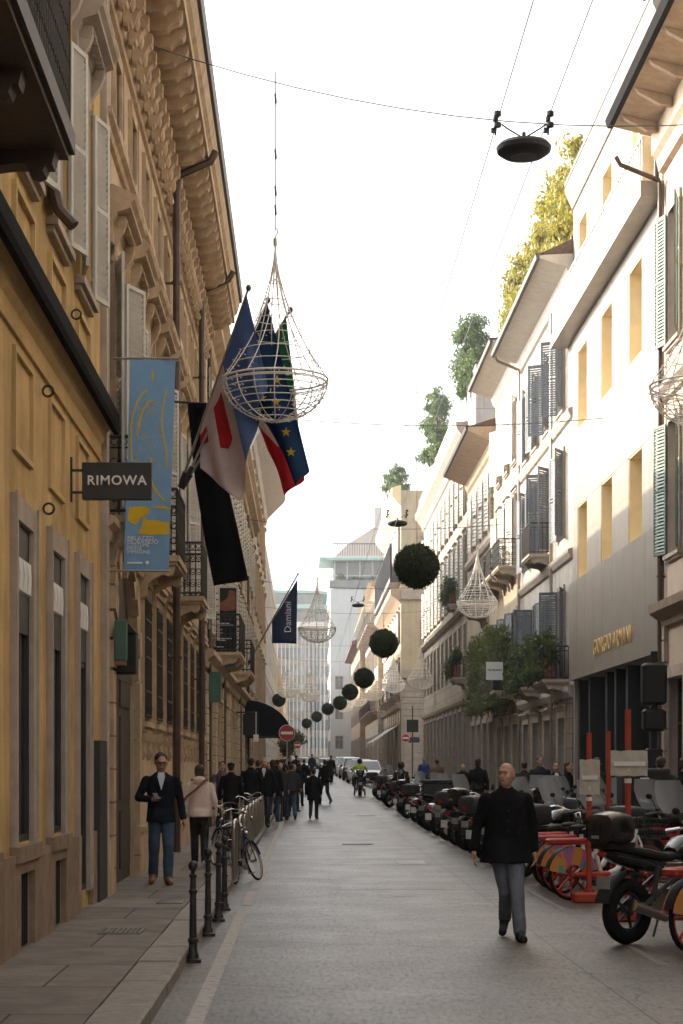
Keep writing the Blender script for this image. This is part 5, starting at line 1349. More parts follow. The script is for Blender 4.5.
def motorcycle(label, paint='blackgloss', rimc='darkgrey', group=None, case=False):
    g = thing('motorcycle', label, 'motorcycle', (0,0,0), 0, group)
    wheel(g, 'rear_wheel', -.72, .32, .14, rimc, 5); wheel(g, 'front_wheel', .74, .32, .11, rimc, 5)
    def ring(y, zc, hw, hh, n=12, p=.8): return [(hw*math.copysign(abs(math.cos(a))**p, math.cos(a)), y, zc+hh*math.copysign(abs(math.sin(a))**p, math.sin(a))) for a in [2*PI*i/n for i in range(n)]]
    MB().loft([ring(-.10,.86,.09,.06), ring(.02,.90,.15,.12), ring(.22,.92,.16,.14), ring(.40,.90,.12,.10), ring(.46,.88,.06,.05)]).build('fuel_tank', M[paint], g)
    MB().loft([ring(-.98,.96,.05,.025), ring(-.85,.93,.11,.045), ring(-.55,.88,.14,.055), ring(-.25,.83,.13,.05), ring(-.06,.84,.08,.04)]).build('seat', M['black'], g)
    MB().loft([ring(-1.08,.90,.03,.03), ring(-.92,.86,.09,.07), ring(-.6,.79,.11,.08), ring(-.3,.74,.10,.07)]).build('tail_body', M[paint], g)
    en = MB(); en.bbox(-.17,.17,-.22,.24,.28,.56,.04); en.cyl((-.2,.05,.40),(.2,.05,.40),.13,n=16)
    for k in range(5): en.box(-.15,.15,-.06,.20,.57+k*.035,.585+k*.035)
    en.box(-.11,.11,-.03,.17,.55,.76); en.build('engine', M['steel'], g)
    fr = MB()
    for sx in (-.13, .13):
        fr.tube([(sx*.6,.46,.90),(sx,.20,.74),(sx,-.20,.62),(sx,-.72,.32)], .026, 6); fr.tube([(sx*.6,.46,.84),(sx,.26,.55),(sx,.24,.27),(sx,-.24,.26)], .018, 6)
        fr.tube([(sx,-.18,.66),(sx*.9,-.60,.80),(sx*.6,-.95,.86)], .014, 6); fr.cyl((sx,-.50,.42),(sx,-.42,.76),.028,n=8)
    fr.build('frame', M['darkgrey'], g)
    fk = MB()
    for sx in (-.10, .10): fk.cyl((sx,.74,.32),(sx,.60,.66),.030,n=8); fk.cyl((sx,.60,.66),(sx,.47,.99),.022,n=8)
    fk.box(-.13,.13,.46,.54,.88,.91); fk.build('fork', M['chrome'], g)
    rws = []
    for k in range(9):
        a = R(35)+R(120)*k/8; yy, zz = .74+.36*math.cos(a), .32+.36*math.sin(a)
        rws.append([(-.06,yy,zz),(0,yy+.02*math.cos(a),zz+.02*math.sin(a)),(.06,yy,zz),(.06,yy-.02*math.cos(a),zz-.02*math.sin(a)),(-.06,yy-.02*math.cos(a),zz-.02*math.sin(a))])
    MB().loft(rws).build('front_mudguard', M[paint], g)
    rws = []
    for k in range(8):
        a = R(60)+R(105)*k/7; yy, zz = -.72+.38*math.cos(a), .32+.38*math.sin(a)
        rws.append([(-.085,yy,zz),(0,yy+.02*math.cos(a),zz+.02*math.sin(a)),(.085,yy,zz),(.085,yy-.02*math.cos(a),zz-.02*math.sin(a)),(-.085,yy-.02*math.cos(a),zz-.02*math.sin(a))])
    MB().loft(rws).build('rear_mudguard', M['black'], g)
    hb = MB(); hb.tube([(-.38,.30,1.06),(-.25,.40,1.09),(-.08,.46,1.02),(.08,.46,1.02),(.25,.40,1.09),(.38,.30,1.06)], .014, 7)
    for sx in (-1, 1): hb.cyl((sx*.28,.38,1.085),(sx*.39,.29,1.06),.02,n=8)
    hb.build('handlebar', M['chrome'], g)
    MB().ell((0,.62,.90), (.10,.08,.10), 14, 10).build('headlight', M['headlamp'], g)
    MB().ell((0,-1.08,.88), (.06,.02,.025), 10, 6).build('tail_light', M['taillamp'], g)
    for sx in (-1, 1):
        mm = MB(); mm.tube([(sx*.26,.40,1.09),(sx*.33,.40,1.22)], .006, 5); mm.ell((sx*.35,.40,1.26), (.055,.015,.038), 10, 7); mm.build('mirror', M['black'], g)
    MB().box(-.08,.08,-1.06,-1.05,.55,.67).build('number_plate', M['silver'], g, 0)
    ex = MB(); ex.tube([(.14,.20,.50),(.17,.30,.30),(.18,.0,.22),(.19,-.40,.26)], .024, 8); ex.cyl((.19,-.38,.26),(.21,-.88,.40),.050,.060,14); ex.build('exhaust', M['chrome'], g)
    MB().tube([(-.13,-.10,.28),(-.28,-.02,.02)], .014, 6).build('stand', M['steel'], g)
    if case:
        t_ = MB().loft([ring(-1.16,1.12,.11,.09,16,.6), ring(-1.12,1.12,.17,.14,16,.6), ring(-.96,1.12,.20,.17,16,.6), ring(-.80,1.12,.17,.14,16,.6), ring(-.76,1.12,.12,.09,16,.6)]).build('top_case', M['blackgloss'], g)
        MB().box(-.04,.04,-1.18,-1.15,1.03,1.06).build('latch', M['silver'], t_, 0)
        MB().box(-.12,.12,-1.1,-.75,.93,.99).build('rack', M['black'], g, 0)
    return g

def skirtmat():
    m = bpy.data.materials.new('painted skirt guard'); m.use_nodes = True; n = m.node_tree; L = n.links.new; b = n.nodes['Principled BSDF']
    tc = n.nodes.new('ShaderNodeTexCoord'); q = n.nodes.new('ShaderNodeTexNoise'); q.inputs['Scale'].default_value = 1.5; q.inputs['Detail'].default_value = 2; q.inputs['Distortion'].default_value = 1.5
    L(tc.outputs['Object'], q.inputs['Vector']); r = n.nodes.new('ShaderNodeValToRGB'); r.color_ramp.interpolation = 'CONSTANT'; e = r.color_ramp.elements
    e[0].position = 0; e[0].color = (.55,.10,.04,1); e[1].position = .42; e[1].color = (.04,.30,.33,1)
    for p, c_ in ((.50,(.45,.13,.30,1)),(.56,(.60,.26,.06,1)),(.63,(.10,.38,.30,1)),(.70,(.5,.05,.05,1))): x_ = e.new(p); x_.color = c_
    L(q.outputs['Fac'], r.inputs[0]); L(r.outputs[0], b.inputs['Base Color']); b.inputs['Roughness'].default_value = .35; return m
M['skirt'] = skirtmat()
def share_bike(label, group=None, guard=True):
    g = thing('rental_bicycle', label, 'bicycle', (0,0,0), 0, group)
    wheel(g, 'rear_wheel', -.52, .33, .045, 'redpaint', 8); wheel(g, 'front_wheel', .56, .33, .045, 'redpaint', 8)
    fr = MB(); fr.tube([(0,.44,.90),(0,.36,.66),(0,.16,.38),(0,-.06,.30)], .038, 8); fr.tube([(0,-.06,.30),(0,-.14,.55),(0,-.19,.80)], .028, 8)
    for sx in (-.06, .06): fr.tube([(sx*.3,-.08,.30),(sx,-.52,.33)], .016, 6); fr.tube([(sx*.4,-.16,.62),(sx,-.52,.33)], .014, 6)
    for sx in (-.055, .055): fr.tube([(sx,.56,.33),(sx,.49,.72),(sx*.3,.46,.82)], .016, 6)
    fr.build('frame', M['white'], g)
    MB().ell((0,-.22,.90), (.075,.14,.035), 12, 8).cyl((0,-.19,.78),(0,-.21,.88),.014,n=8).build('saddle', M['black'], g)
    hb = MB(); hb.tube([(-.30,.28,1.05),(-.22,.40,1.06),(0,.43,1.04),(.22,.40,1.06),(.30,.28,1.05)], .014, 7); hb.cyl((0,.44,.85),(0,.43,1.04),.018,n=8)
    for sx in (-1, 1): hb.cyl((sx*.27,.33,1.055),(sx*.31,.26,1.05),.019,n=8)
    hb.build('handlebar', M['darkgrey'], g)
    rk = MB(); rk.bbox(-.09,.09,-.86,-.30,.715,.80,.02); rk.build('battery_rack', M['redpaint'], g)
    for sx in (-1, 1):
        gd = MB(); N_ = 14
        o_ = [(sx*.058, -.52+.36*math.cos(a), .33+.36*math.sin(a)) for a in [R(10)+R(160)*i/N_ for i in range(N_+1)]]
        i_ = [(sx*.058, -.52+.13*math.cos(a), .33+.13*math.sin(a)) for a in [R(10)+R(160)*i/N_ for i in range(N_+1)]]
        o2 = [(sx*.064, p[1], p[2]) for p in o_]; i2 = [(sx*.064, p[1], p[2]) for p in i_]
        gd.loft([[o_[k], o2[k], i2[k], i_[k]] for k in range(N_+1)])
        gd.build('skirt_guard', M['skirt'], g, 0)
        cg = MB(); cg.cap_((sx*.085,-.50,.33), (sx*.085,-.04,.31), .035, .065, 12); cg.xf(Matrix.Identity(4)); cg.build('chain_guard', M['redpaint'], g)
    rws = []
    for k in range(12):
        a = R(-5)+R(170)*k/11; yy, zz = -.52+.365*math.cos(a), .33+.365*math.sin(a); rws.append([(-.045,yy,zz),(.045,yy,zz),(.045,yy-.012*math.cos(a),zz-.012*math.sin(a)),(-.045,yy-.012*math.cos(a),zz-.012*math.sin(a))])
    MB().loft(rws).build('rear_mudguard', M['black'], g)
    rws = []
    for k in range(10):
        a = R(20)+R(135)*k/9; yy, zz = .56+.365*math.cos(a), .33+.365*math.sin(a); rws.append([(-.045,yy,zz),(.045,yy,zz),(.045,yy-.012*math.cos(a),zz-.012*math.sin(a)),(-.045,yy-.012*math.cos(a),zz-.012*math.sin(a))])
    MB().loft(rws).build('front_mudguard', M['redpaint'], g)
    bk = MB(); 
    for z in (.80,.88,.96,1.03): bk.tube([(-.17,.52,z),(.17,.52,z),(.19,.82,z),(-.19,.82,z)], .008, 4, True)
    for x_ in (-.17,-.1,-.03,.04,.11,.17): bk.tube([(x_,.52,1.03),(x_,.54,.78),(x_,.80,.78),(x_,.82,1.03)], .006, 4)
    bk.build('basket', M['black'], g)
    cr = MB().cyl((-.12,-.06,.30),(.12,-.06,.30),.018,n=8).box(.10,.125,-.08,-.04,.14,.30).box(-.125,-.10,-.08,-.04,.30,.46).box(.11,.21,-.11,-.01,.12,.145).box(-.21,-.11,-.11,-.01,.455,.48).build('pedals', M['darkgrey'], g, 0)
    MB().tube([(-.03,-.06,.30),(-.16,-.10,.02)], .010, 5).build('stand', M['steel'], g)
    return g

def city_bike(label, paint='bluepaint', group=None):
    g = thing('bicycle', label, 'bicycle', (0,0,0), 0, group)
    wheel(g, 'rear_wheel', -.52, .33, .035, 'steel', wire=True); wheel(g, 'front_wheel', .55, .33, .035, 'steel', wire=True)
    fr = MB(); fr.tube([(0,.42,.86),(0,.30,.60),(0,.10,.38),(0,-.06,.28)], .018, 7); fr.tube([(0,-.06,.28),(0,-.20,.84)], .015, 7); fr.tube([(0,.41,.78),(0,.18,.56),(0,-.15,.55)], .014, 7)
    for sx in (-.05, .05): fr.tube([(0,-.06,.28),(sx,-.52,.33)], .009, 5); fr.tube([(0,-.18,.72),(sx,-.52,.33)], .008, 5); fr.tube([(sx,.55,.33),(sx*.8,.47,.66),(0,.44,.76)], .010, 5)
    fr.cyl((0,.44,.70),(0,.41,.92),.018,n=8); fr.build('frame', M['black'], g)
    for y_, nm in ((-.52,'rear_mudguard'),(.55,'front_mudguard')):
        rws = []
        for k in range(12):
            a = (R(20)+R(150)*k/11) if y_ < 0 else (R(15)+R(135)*k/11); yy, zz = y_+.355*math.cos(a), .33+.355*math.sin(a)
            rws.append([(-.028,yy,zz),(0,yy+.008*math.cos(a),zz+.008*math.sin(a)),(.028,yy,zz),(.026,yy-.006*math.cos(a),zz-.006*math.sin(a)),(-.026,yy-.006*math.cos(a),zz-.006*math.sin(a))])
        MB().loft(rws).build(nm, M[paint], g)
    MB().ell((0,-.24,.92), (.075,.135,.035), 12, 8).ell((0,-.13,.915), (.03,.09,.022), 8, 6).cyl((0,-.19,.82),(0,-.22,.90),.012,n=6).build('saddle', M['black'], g)
    hb = MB(); hb.tube([(-.28,.22,.98),(-.24,.36,1.02),(-.12,.44,1.02),(0,.42,.96),(.12,.44,1.02),(.24,.36,1.02),(.28,.22,.98)], .011, 7); hb.cyl((0,.41,.86),(0,.42,.97),.014,n=8)
    hb.build('handlebar', M['chrome'], g)
    gp_ = MB()
    for sx in (-1, 1): gp_.cyl((sx*.27,.26,.99),(sx*.285,.17,.97),.017,n=8)
    gp_.build('grip', M['black'], g)
    MB().ell((0,.54,.80), (.04,.045,.04), 10, 8).build('headlight', M['chrome'], g)
    cr = MB().cyl((-.10,-.06,.28),(.10,-.06,.28),.012,n=8).cyl((.06,-.06,.28),(.065,-.06,.28),.09,n=20).box(.09,.105,-.07,-.05,.12,.28).box(-.105,-.09,-.07,-.05,.28,.44).box(.10,.19,-.10,-.02,.11,.13).box(-.19,-.10,-.10,-.02,.43,.45)
    cr.tube([(.062,-.06,.365),(.062,-.52,.36)], .006, 4).tube([(.062,-.06,.195),(.062,-.52,.30)], .006, 4); cr.build('crankset', M['steel'], g)
    rk = MB()
    for x_ in (-.06,0,.06): rk.tube([(x_,-.80,.71),(x_,-.30,.71)], .006, 4)
    rk.tube([(-.06,-.80,.71),(.06,-.80,.71)], .006, 4); rk.tube([(-.05,-.70,.71),(-.05,-.53,.34)], .005, 4); rk.tube([(.05,-.70,.71),(.05,-.53,.34)], .005, 4); rk.build('rack', M['steel'], g)
    MB().tube([(-.02,-.1,.28),(-.15,-.16,.01)], .008, 5).build('stand', M['steel'], g)
    return g

def place_bike(g, xr, y, th, zz=0., wb=.7, leanx=0.):
    """rear wheel at (xr, y); th: heading in degrees from +X towards +Y"""
    g.location = (xr+wb*math.cos(R(th)), y+wb*math.sin(R(th)), gz(y)+zz); g.rotation_euler = (0, R(leanx), R(th-90))
GRP = 'motorbikes and scooters parked along the right kerb'
SC = {}
defs = [ # xr, Y, heading, kind, label
 (3.12, 17.35, 38, 'moto', 'large black motorcycle with a rounded black top case, nearest to the camera on the right', dict(case=True)),
 (3.45, 26.0, 40, 'sc', 'black scooter with a clear windscreen and top case parked just beyond the red rental bicycles', dict()),
 (3.35, 27.6, 42, 'moto', 'black motorcycle with chrome fork, second machine beyond the red rental bicycles', dict()),
 (3.3, 29.3, 40, 'sc', 'silver scooter with tall windscreen, right behind the bald man', dict(paint='silver')),
 (3.3, 31.0, 44, 'moto', 'dark blue motorcycle hidden partly by the bald man', dict(paint='bluepaint')),
 (3.25, 32.8, 40, 'sc', 'black scooter with top case just left of the bald man', dict()),
 (3.3, 34.6, 44, 'moto', 'motorcycle with golden rims left of the bald man', dict(rimc='gold')),
 (3.3, 36.6, 40, 'moto', 'black motorcycle carrying a glossy top case, left of the bald man', dict(case=True)),
 (3.25, 38.9, 42, 'sc', 'black scooter without windscreen, nearest to the dark rubbish container', dict(screen=False)),
 (3.3, 41.4, 40, 'moto', 'black motorcycle with steel rims, halfway along the row', dict(rimc='steel')),
 (3.25, 44.4, 50, 'sc', 'grey scooter with a windscreen standing at the head of the gap', dict(paint='silver', case=False)),
 (3.3, 47.6, 46, 'moto', 'black motorcycle beyond the grey scooter', dict()),
 (3.3, 51.0, 46, 'sc', 'black scooter without case beyond the middle of the row', dict(case=False)),
 (3.35, 54.6, 46, 'sc', 'white scooter with a dark case in the far half of the row', dict(paint='white')),
 (3.35, 58.6, 46, 'moto', 'motorcycle with case just nearer than the rider in leathers', dict(case=True)),
 (3.4, 63.2, 46, 'sc', 'dark scooter beside the rider in leathers', dict()),
 (3.3, 70, 46, 'moto', 'far black motorcycle just beyond the rider in leathers', dict()),
 (3.3, 74.5, 46, 'sc', 'far scooter with windscreen, third from the end of the row', dict()),
 (3.3, 79, 46, 'moto', 'far motorcycle, second from the end of the row', dict()),
 (3.3, 84, 46, 'sc', 'farthest scooter of the row beside the parked cars', dict(paint='silver')),
]
for (xr, y, th, kd, lab, kw) in defs:
    key = (kd, tuple(sorted(kw.items())))
    if key in SC: g = copy_tree(SC[key]); g['label'] = lab
    else:
        g = (scooter if kd == 'sc' else motorcycle)(lab, group=GRP, **kw); SC[key] = g
    place_bike(g, xr, y, th)
# second rank, close to the right kerb
defs2 = [(4.5, 24.6, 50, 'sc', 'black scooter with windscreen in the second rank, nearest to the camera', dict()), (4.6, 28.8, 40, 'moto', 'black motorcycle in the second rank between two scooters', dict()), (4.6, 32.0, 48, 'sc', 'scooter in the second rank directly behind the bald man', dict()), (4.6, 35.2, 42, 'moto', 'motorcycle with case in the second rank left of the bald man', dict(case=True)), (4.6, 38.4, 42, 'sc', 'black scooter in the second rank beyond the large windscreen', dict()),(4.6, 27.2, 45, 'sc', 'scooter with a clear windscreen in the second rank behind the red rental bicycles', dict()),
 (4.7, 30.4, 45, 'sc', 'silver scooter in the second rank, its windscreen showing right of the bald man', dict(paint='silver')),
 (4.6, 33.6, 45, 'moto', 'black motorcycle in the second rank near the kerb', dict()),
 (4.6, 36.8, 45, 'sc', 'scooter with large clear windscreen in the second rank, left of the bald man', dict()),
 (4.6, 40.2, 45, 'sc', 'silver scooter in the second rank by the kerb, farther left', dict(paint='silver')),
 (4.6, 46, 45, 'sc', 'farthest scooter in the second rank by the kerb', dict(case=False))]
for (xr, y, th, kd, lab, kw) in defs2:
    key = (kd, tuple(sorted(kw.items())))
    if key in SC: g = copy_tree(SC[key]); g['label'] = lab
    else: g = (scooter if kd == 'sc' else motorcycle)(lab, group=GRP, **kw); SC[key] = g
    place_bike(g, xr, y, th)
GB = 'red rental bicycles'
sb0 = share_bike('red wheeled rental bicycle cut by the right edge of the photo, nearest of them', GB); place_bike(sb0, 3.55, 16.5, 40, wb=.52)
for i, (xr, y, th, lab) in enumerate(((3.40, 23.0, 22, 'red rental bicycle with colourful skirt guard, front one of the three beside the orange posts'),
        (3.42, 24.1, 26, 'red rental bicycle, middle one of the three beside the orange posts'),
        (3.45, 25.1, 30, 'red rental bicycle, back one of the three beside the orange posts'))):
    g = copy_tree(sb0); g['label'] = lab; place_bike(g, xr, y, th, wb=.52)
# bicycles at the left stands
cb = city_bike('old blue bicycle with swept chrome handlebars leaning at the nearest hoop stand', 'bluepaint', 'bicycles at the hoop stands')
cb.location = (-.86, 26.6, 0); cb.rotation_euler = (0, R(-16), R(-19)); cb.scale = (.92,.92,.92) 
for (x, y, z, rz, lx, lab) in ((-1.28, 28.4, SW, 20, 9, 'bicycle standing close behind the blue bicycle at the hoop stands'), (-1.35, 31.5, SW, 12, -5, 'bicycle with chrome handlebars at the middle hoop stands'), (-1.25, 37.5, SW, 6, 5, 'bicycle in the far half of the hoop stands'), (-1.28, 43.5, SW, -6, -4, 'farthest bicycle at the hoop stands')):
    g = copy_tree(cb); g['label'] = lab; g.location = (x, y, z); g.rotation_euler = (0, R(lx), R(rz))

# motorcyclist riding away, yellow jacket
rd = copy_tree(SC[('moto', (('case', True),))]); rd['label'] = 'black motorcycle ridden by the person in the yellow jacket'; rd['category'] = 'motorcycle'; del rd['group']
rd.location = (2.62, 86, gz(86)); rd.rotation_euler = (0, 0, 0)
person('motorcycle rider in a high visibility yellow jacket and dark helmet riding away', (2.62, 86.0, gz(86)-.02), R(180), 1.78, top='hivis', bottom='black', helmet='black', hem=.90, fine=0,
       legL=[(.10,0,.95),(.24,-.34,.80),(.22,-.10,.42)], legR=[(-.10,0,.95),(-.24,-.34,.80),(-.22,-.10,.42)], armL=[(.215,-.02,1.43),(.34,-.16,1.22),(.34,-.42,1.18)], armR=[(-.215,-.02,1.43),(-.34,-.16,1.22),(-.34,-.42,1.18)])

# ============================================================ cars
def car(label, paint='silver'):
    g = thing('parked_car', label, 'car', (0,0,0), 0, 'cars parked on the right far down the street')
    def sec(y, zb, zt, hw, tp=.9): return [(-hw,y,zb+.12),(-hw*.95,y,zb),(hw*.95,y,zb),(hw,y,zb+.12),(hw,y,zt-.12),(hw*tp,y,zt),(-hw*tp,y,zt),(-hw,y,zt-.12)]
    MB().loft([sec(-2.0,.35,.80,.70), sec(-1.9,.22,.92,.82), sec(-1.2,.20,.97,.88), sec(0,.20,.97,.89), sec(1.1,.20,.96,.88), sec(1.8,.22,.84,.82), sec(1.98,.30,.70,.72)]).build('body', M[paint], g, 40)
    def cab(y, z, hw): return [(-hw,y,z),(hw,y,z)]
    gl = MB(); lo = [(-.80,-1.75,.95),(.80,-1.75,.95),(.80,1.05,.95),(-.80,1.05,.95)]; hi = [(-.62,-1.25,1.46),(.62,-1.25,1.46),(.62,.35,1.46),(-.62,.35,1.46)]
    gl.loft([lo, hi]).build('windows', M['glassblue'], g, 0)
    rf = MB(); rf.loft([[(-.63,-1.28,1.455),(.63,-1.28,1.455),(.63,.38,1.455),(-.63,.38,1.455)], [(-.56,-1.15,1.52),(.56,-1.15,1.52),(.56,.22,1.52),(-.56,.22,1.52)]])
    for sx in (-1, 1):
        rf.tube([(sx*.81,1.06,.95),(sx*.63,.36,1.47)], .035, 5); rf.tube([(sx*.81,-1.76,.95),(sx*.63,-1.26,1.47)], .05, 5); rf.tube([(sx*.815,-.35,.95),(sx*.635,-.40,1.47)], .03, 5)
    rf.build('roof', M[paint], g, 30)
    for x in (-.82, .82):
        for y in (-1.25, 1.28):
            t = MB().torus((x,y,.31), .23, .09, 'x', 20, 8).build('wheel', M['rubber'], g); MB().cyl((x-.06,y,.31),(x+.06,y,.31),.17,n=14).build('rim', M['silver'], t)
    for sx in (-1, 1):
        MB().ell((sx*.60,1.90,.66), (.17,.10,.08), 10, 7).build('headlight', M['headlamp'], g)
        MB().ell((sx*.66,-1.93,.74), (.12,.06,.10), 10, 7).build('tail_light', M['taillamp'], g)
        MB().ell((sx*.98,.75,1.0), (.10,.06,.07), 8, 6).build('mirror', M[paint], g)
    MB().box(-.42,.42,1.95,2.0,.40,.58).build('grille', M['black'], g, 0)
    MB().box(-.26,.26,2.0,2.012,.36,.46).box(-.26,.26,-2.03,-2.01,.5,.6).build('number_plate', M['white'], g, 0)
    return g
CR = {}
for i, (x, y, pc, lab) in enumerate(((3.75, 108, 'silver', 'silver car, nearest of the cars parked down the street'), (3.6, 116, 'white', 'white car, second of the cars parked down the street'),
      (3.5, 124, 'black', 'black car between the white and the grey one down the street'), (3.4, 132, 'silver', 'grey car, fourth in the parked row'), (3.3, 141, 'white', 'white car, fifth in the parked row'),
      (3.2, 151, 'silver', 'far silver car, sixth in the parked row'), (3.0, 163, 'black', 'far dark car, seventh in the parked row'), (2.8, 178, 'white', 'farthest white car of the parked row'))):
    if pc in CR: g = copy_tree(CR[pc]); g['label'] = lab
    else: g = car(lab, pc); CR[pc] = g
    g.location = (x, y, gz(y)); g.rotation_euler = (0, 0, PI+R(-2))
for i, (x, y, pc, lab) in enumerate(((-.3, 170, 'silver', 'distant oncoming silver car in the left half of the road'), (1.0, 215, 'black', 'distant dark car in the middle of the road'), (-1.3, 205, 'white', 'distant white car at the left kerb'), (2.6, 235, 'silver', 'most distant silver car on the right'))):
    g = copy_tree(CR[pc]); g['label'] = lab; g['group'] = 'distant cars on the road'; g.location = (x, y, gz(y)); g.rotation_euler = (0, 0, PI)
# ============================================================ street furniture
def bollard(label, group):
    g = thing('bollard', label, 'bollard', (0,0,0), 0, group)
    def rg(z, r, n=12): return [(r*math.cos(2*PI*i/n), r*math.sin(2*PI*i/n), z) for i in range(n)]
    MB().loft([rg(0,.075), rg(.03,.072), rg(.04,.055), rg(.07,.052), rg(.09,.040), rg(.17,.037), rg(.18,.046), rg(.21,.046), rg(.22,.034), rg(.60,.028), rg(.61,.037), rg(.635,.037), rg(.645,.027), rg(.74,.026), rg(.75,.034), rg(.77,.034), rg(.78,.020), rg(.80,.020)]).build('post', M['iron'], g)
    MB().ell((0,0,.845), (.043,.043,.048), 12, 8).build('knob', M['iron'], g)
    return g
b0 = bollard('dark iron bollard with a ball top, nearest to the camera beside the left kerb', 'dark iron bollards')
for i, (px, Y, z, lab) in enumerate(((193, 15.75, 0, None), (208, 18.2, 0, 'second nearest of the four dark iron bollards along the near left kerb'), (218.5, 19.9, 0, 'third of the four dark iron bollards along the near left kerb'),
      (224.5, 21.4, 0, 'fourth dark iron bollard, close behind the third and in front of the blue bicycle'),
      (281.5, 52, SW, 'dark bollard at the end of the bike stands'), (285, 57, SW, 'second dark bollard past the bike stands'), (288, 63, SW, 'third dark bollard past the bike stands'))):
    g = b0 if lab is None else copy_tree(b0)
    if lab: g['label'] = lab
    g.location = (at(px, Y), Y, z)
hp0 = None
for i, Y in enumerate([25.4+2.15*k for k in range(11)]):
    lab = 'polished steel hoop bike stand, %s in its line from the camera' % ordn(i, 11)
    if hp0 is None:
        hp0 = thing('bike_stand', lab, 'bike stand', (0,0,0), 0, 'steel hoop bike stands on the left')
        MB().tube([(0,-.45,0),(0,-.45,.70),(0,-.42,.78),(0,-.34,.82),(0,.34,.82),(0,.42,.78),(0,.45,.70),(0,.45,0)], .026, 8).build('hoop', M['steel'], hp0)
        for y_ in (-.45, .45): MB().cyl((0,y_,.001),(0,y_,.012),.07,n=14).build('base_plate', M['steel'], hp0)
        g = hp0
    else: g = copy_tree(hp0); g['label'] = lab
    g.location = (-.99 if i < 3 else -1.10, Y, SW if i > -1 else 0); 
# pavement is widened under the stands
# no entry signs
def noentry(label, px, Y, zc, r=.30, grp='round no entry signs'):
    z0 = gz(Y)+.1; g = thing('no_entry_sign', label, 'road sign', (at(px, Y), Y, z0), 0, grp); zz = zc-z0
    MB().cyl((0,.03,0),(0,.03,zz+r),.03,n=10).build('pole', M['steel'], g)
    d_ = MB().cyl((0,-.02,zz),(0,0,zz),r,n=36).build('disc', M['redpaint'], g)
    MB().torus((0,-.012,zz), r-.008, .012, 'y', 36, 6).build('rim', M['white'], d_)
    MB().box(-r*.74, r*.74, -.026, -.021, zz-r*.17, zz+r*.17).build('bar', M['white'], d_, 0)
    return g
noentry('larger round red no entry sign on a pole among the crowd', 287, 66, 1.72+33*66/1800)
noentry('small distant no entry sign beside the larger one', 297.5, 150, 1.72+21*150/1800)
noentry('red no entry sign on the right in front of the yellow corner building', 405.5, 128, 1.72+28*128/1800)
Y = 129; g = thing('traffic_sign', 'dark rectangular sign board on a pole right of the far no entry sign', 'sign', (at(412.5, Y), Y, gz(Y)))
MB().cyl((0,0,0),(0,0,5.2),.05,n=8).build('pole', M['darkgrey'], g); MB().box(-.42,.42,-.08,-.02,3.35,4.25).build('board', M['black'], g, 0); MB().box(-.3,.5,-.08,-.02,2.6,3.0).build('plate', M['darkgrey'], g, 0)
# temporary orange posts
def notice_post(label, px, Y, h, sheet=None, sp=0):
    g = thing('notice_post', label, 'post', (at(px, Y), Y, 0), 0, 'orange temporary notice posts')
    MB().bbox(-.20,.20,-.16,.16,0,.13,.02).build('base', M['orange'], g); MB().cyl((0,0,.12),(0,0,.17),.06,n=12).build('socket', M['orange'], g)
    MB().cyl((0,0,.15),(0,0,h),.034,n=10).build('tube', M['orange'], g)
    if sheet:
        x0, x1, z0, z1 = sheet; p_ = MB(); n_ = 8; 
        rows = []
        for j in range(9):
            zz = z0+(z1-z0)*j/8; row = []
            for k in range(9):
                xx = x0+(x1-x0)*k/8; row.append((xx, sp*.045+.012*math.sin(k*1.7+j*.9), zz+.006*math.sin(k*2.1)))
            rows.append(row + [(p[0], p[1]+.006, p[2]) for p in reversed(row)])
        p_.loft(rows); o = p_.build('notice', M['paper'], g, 60)
        tp = MB(); tp.box(x0+.03, x1-.03, sp*.045-.026, sp*.045-.020, (z0+z1)/2-.03, (z0+z1)/2+.02)
        for zt in (z0-.08, z0+.06): tp.cyl((0,0,zt),(0,0,zt+.05),.040,n=10)
        tp.build('tape', M['white'], g, 0)
    return g
notice_post('orange post with a tall taped notice, left of the three by the rental bicycles', 589, 22.7, 2.14, (-.125,.13,1.36,1.80), -1)
notice_post('orange post with the widest paper notice, right and tallest of the three', 628, 20.0, 2.35, (-.20,.21,1.61,1.89), -1)
notice_post('plain orange post without a visible notice, middle one of the three', 608.5, 25.8, 2.22)
# black cabinet
g = thing('utility_cabinet', 'tall black metal cabinet on the right pavement behind the orange posts', 'cabinet', (at(643, 29.0), 29.0, SW))
MB().bbox(-.38,.38,-.28,.28,0,1.56,.02).build('body', M['darkgrey'], g); MB().box(-.34,.34,-.297,-.283,.10,1.50).build('door', M['black'], g, 0)
for z in (.42, 1.02, 1.38): MB().box(-.10,.04,-.31,-.298,z,z+.03).build('hinge', M['white'], g, 0)
# rubbish bin left
g = thing('rubbish_bin', 'dark rubbish container with a flat lid behind the motorbikes in the middle of the row', 'bin', (at(440, 50), 50, 0))
MB().bbox(-.5,.5,-.4,.4,.1,1.25,.03).build('body', M['darkgrey'], g); MB().bbox(-.56,.56,-.45,.45,1.26,1.34,.02).build('lid', M['black'], g)
for sx in (-.4,.4): MB().cyl((sx-.04,-.3,.08),(sx+.04,-.3,.08),.08,n=12).build('castor', M['rubber'], g)
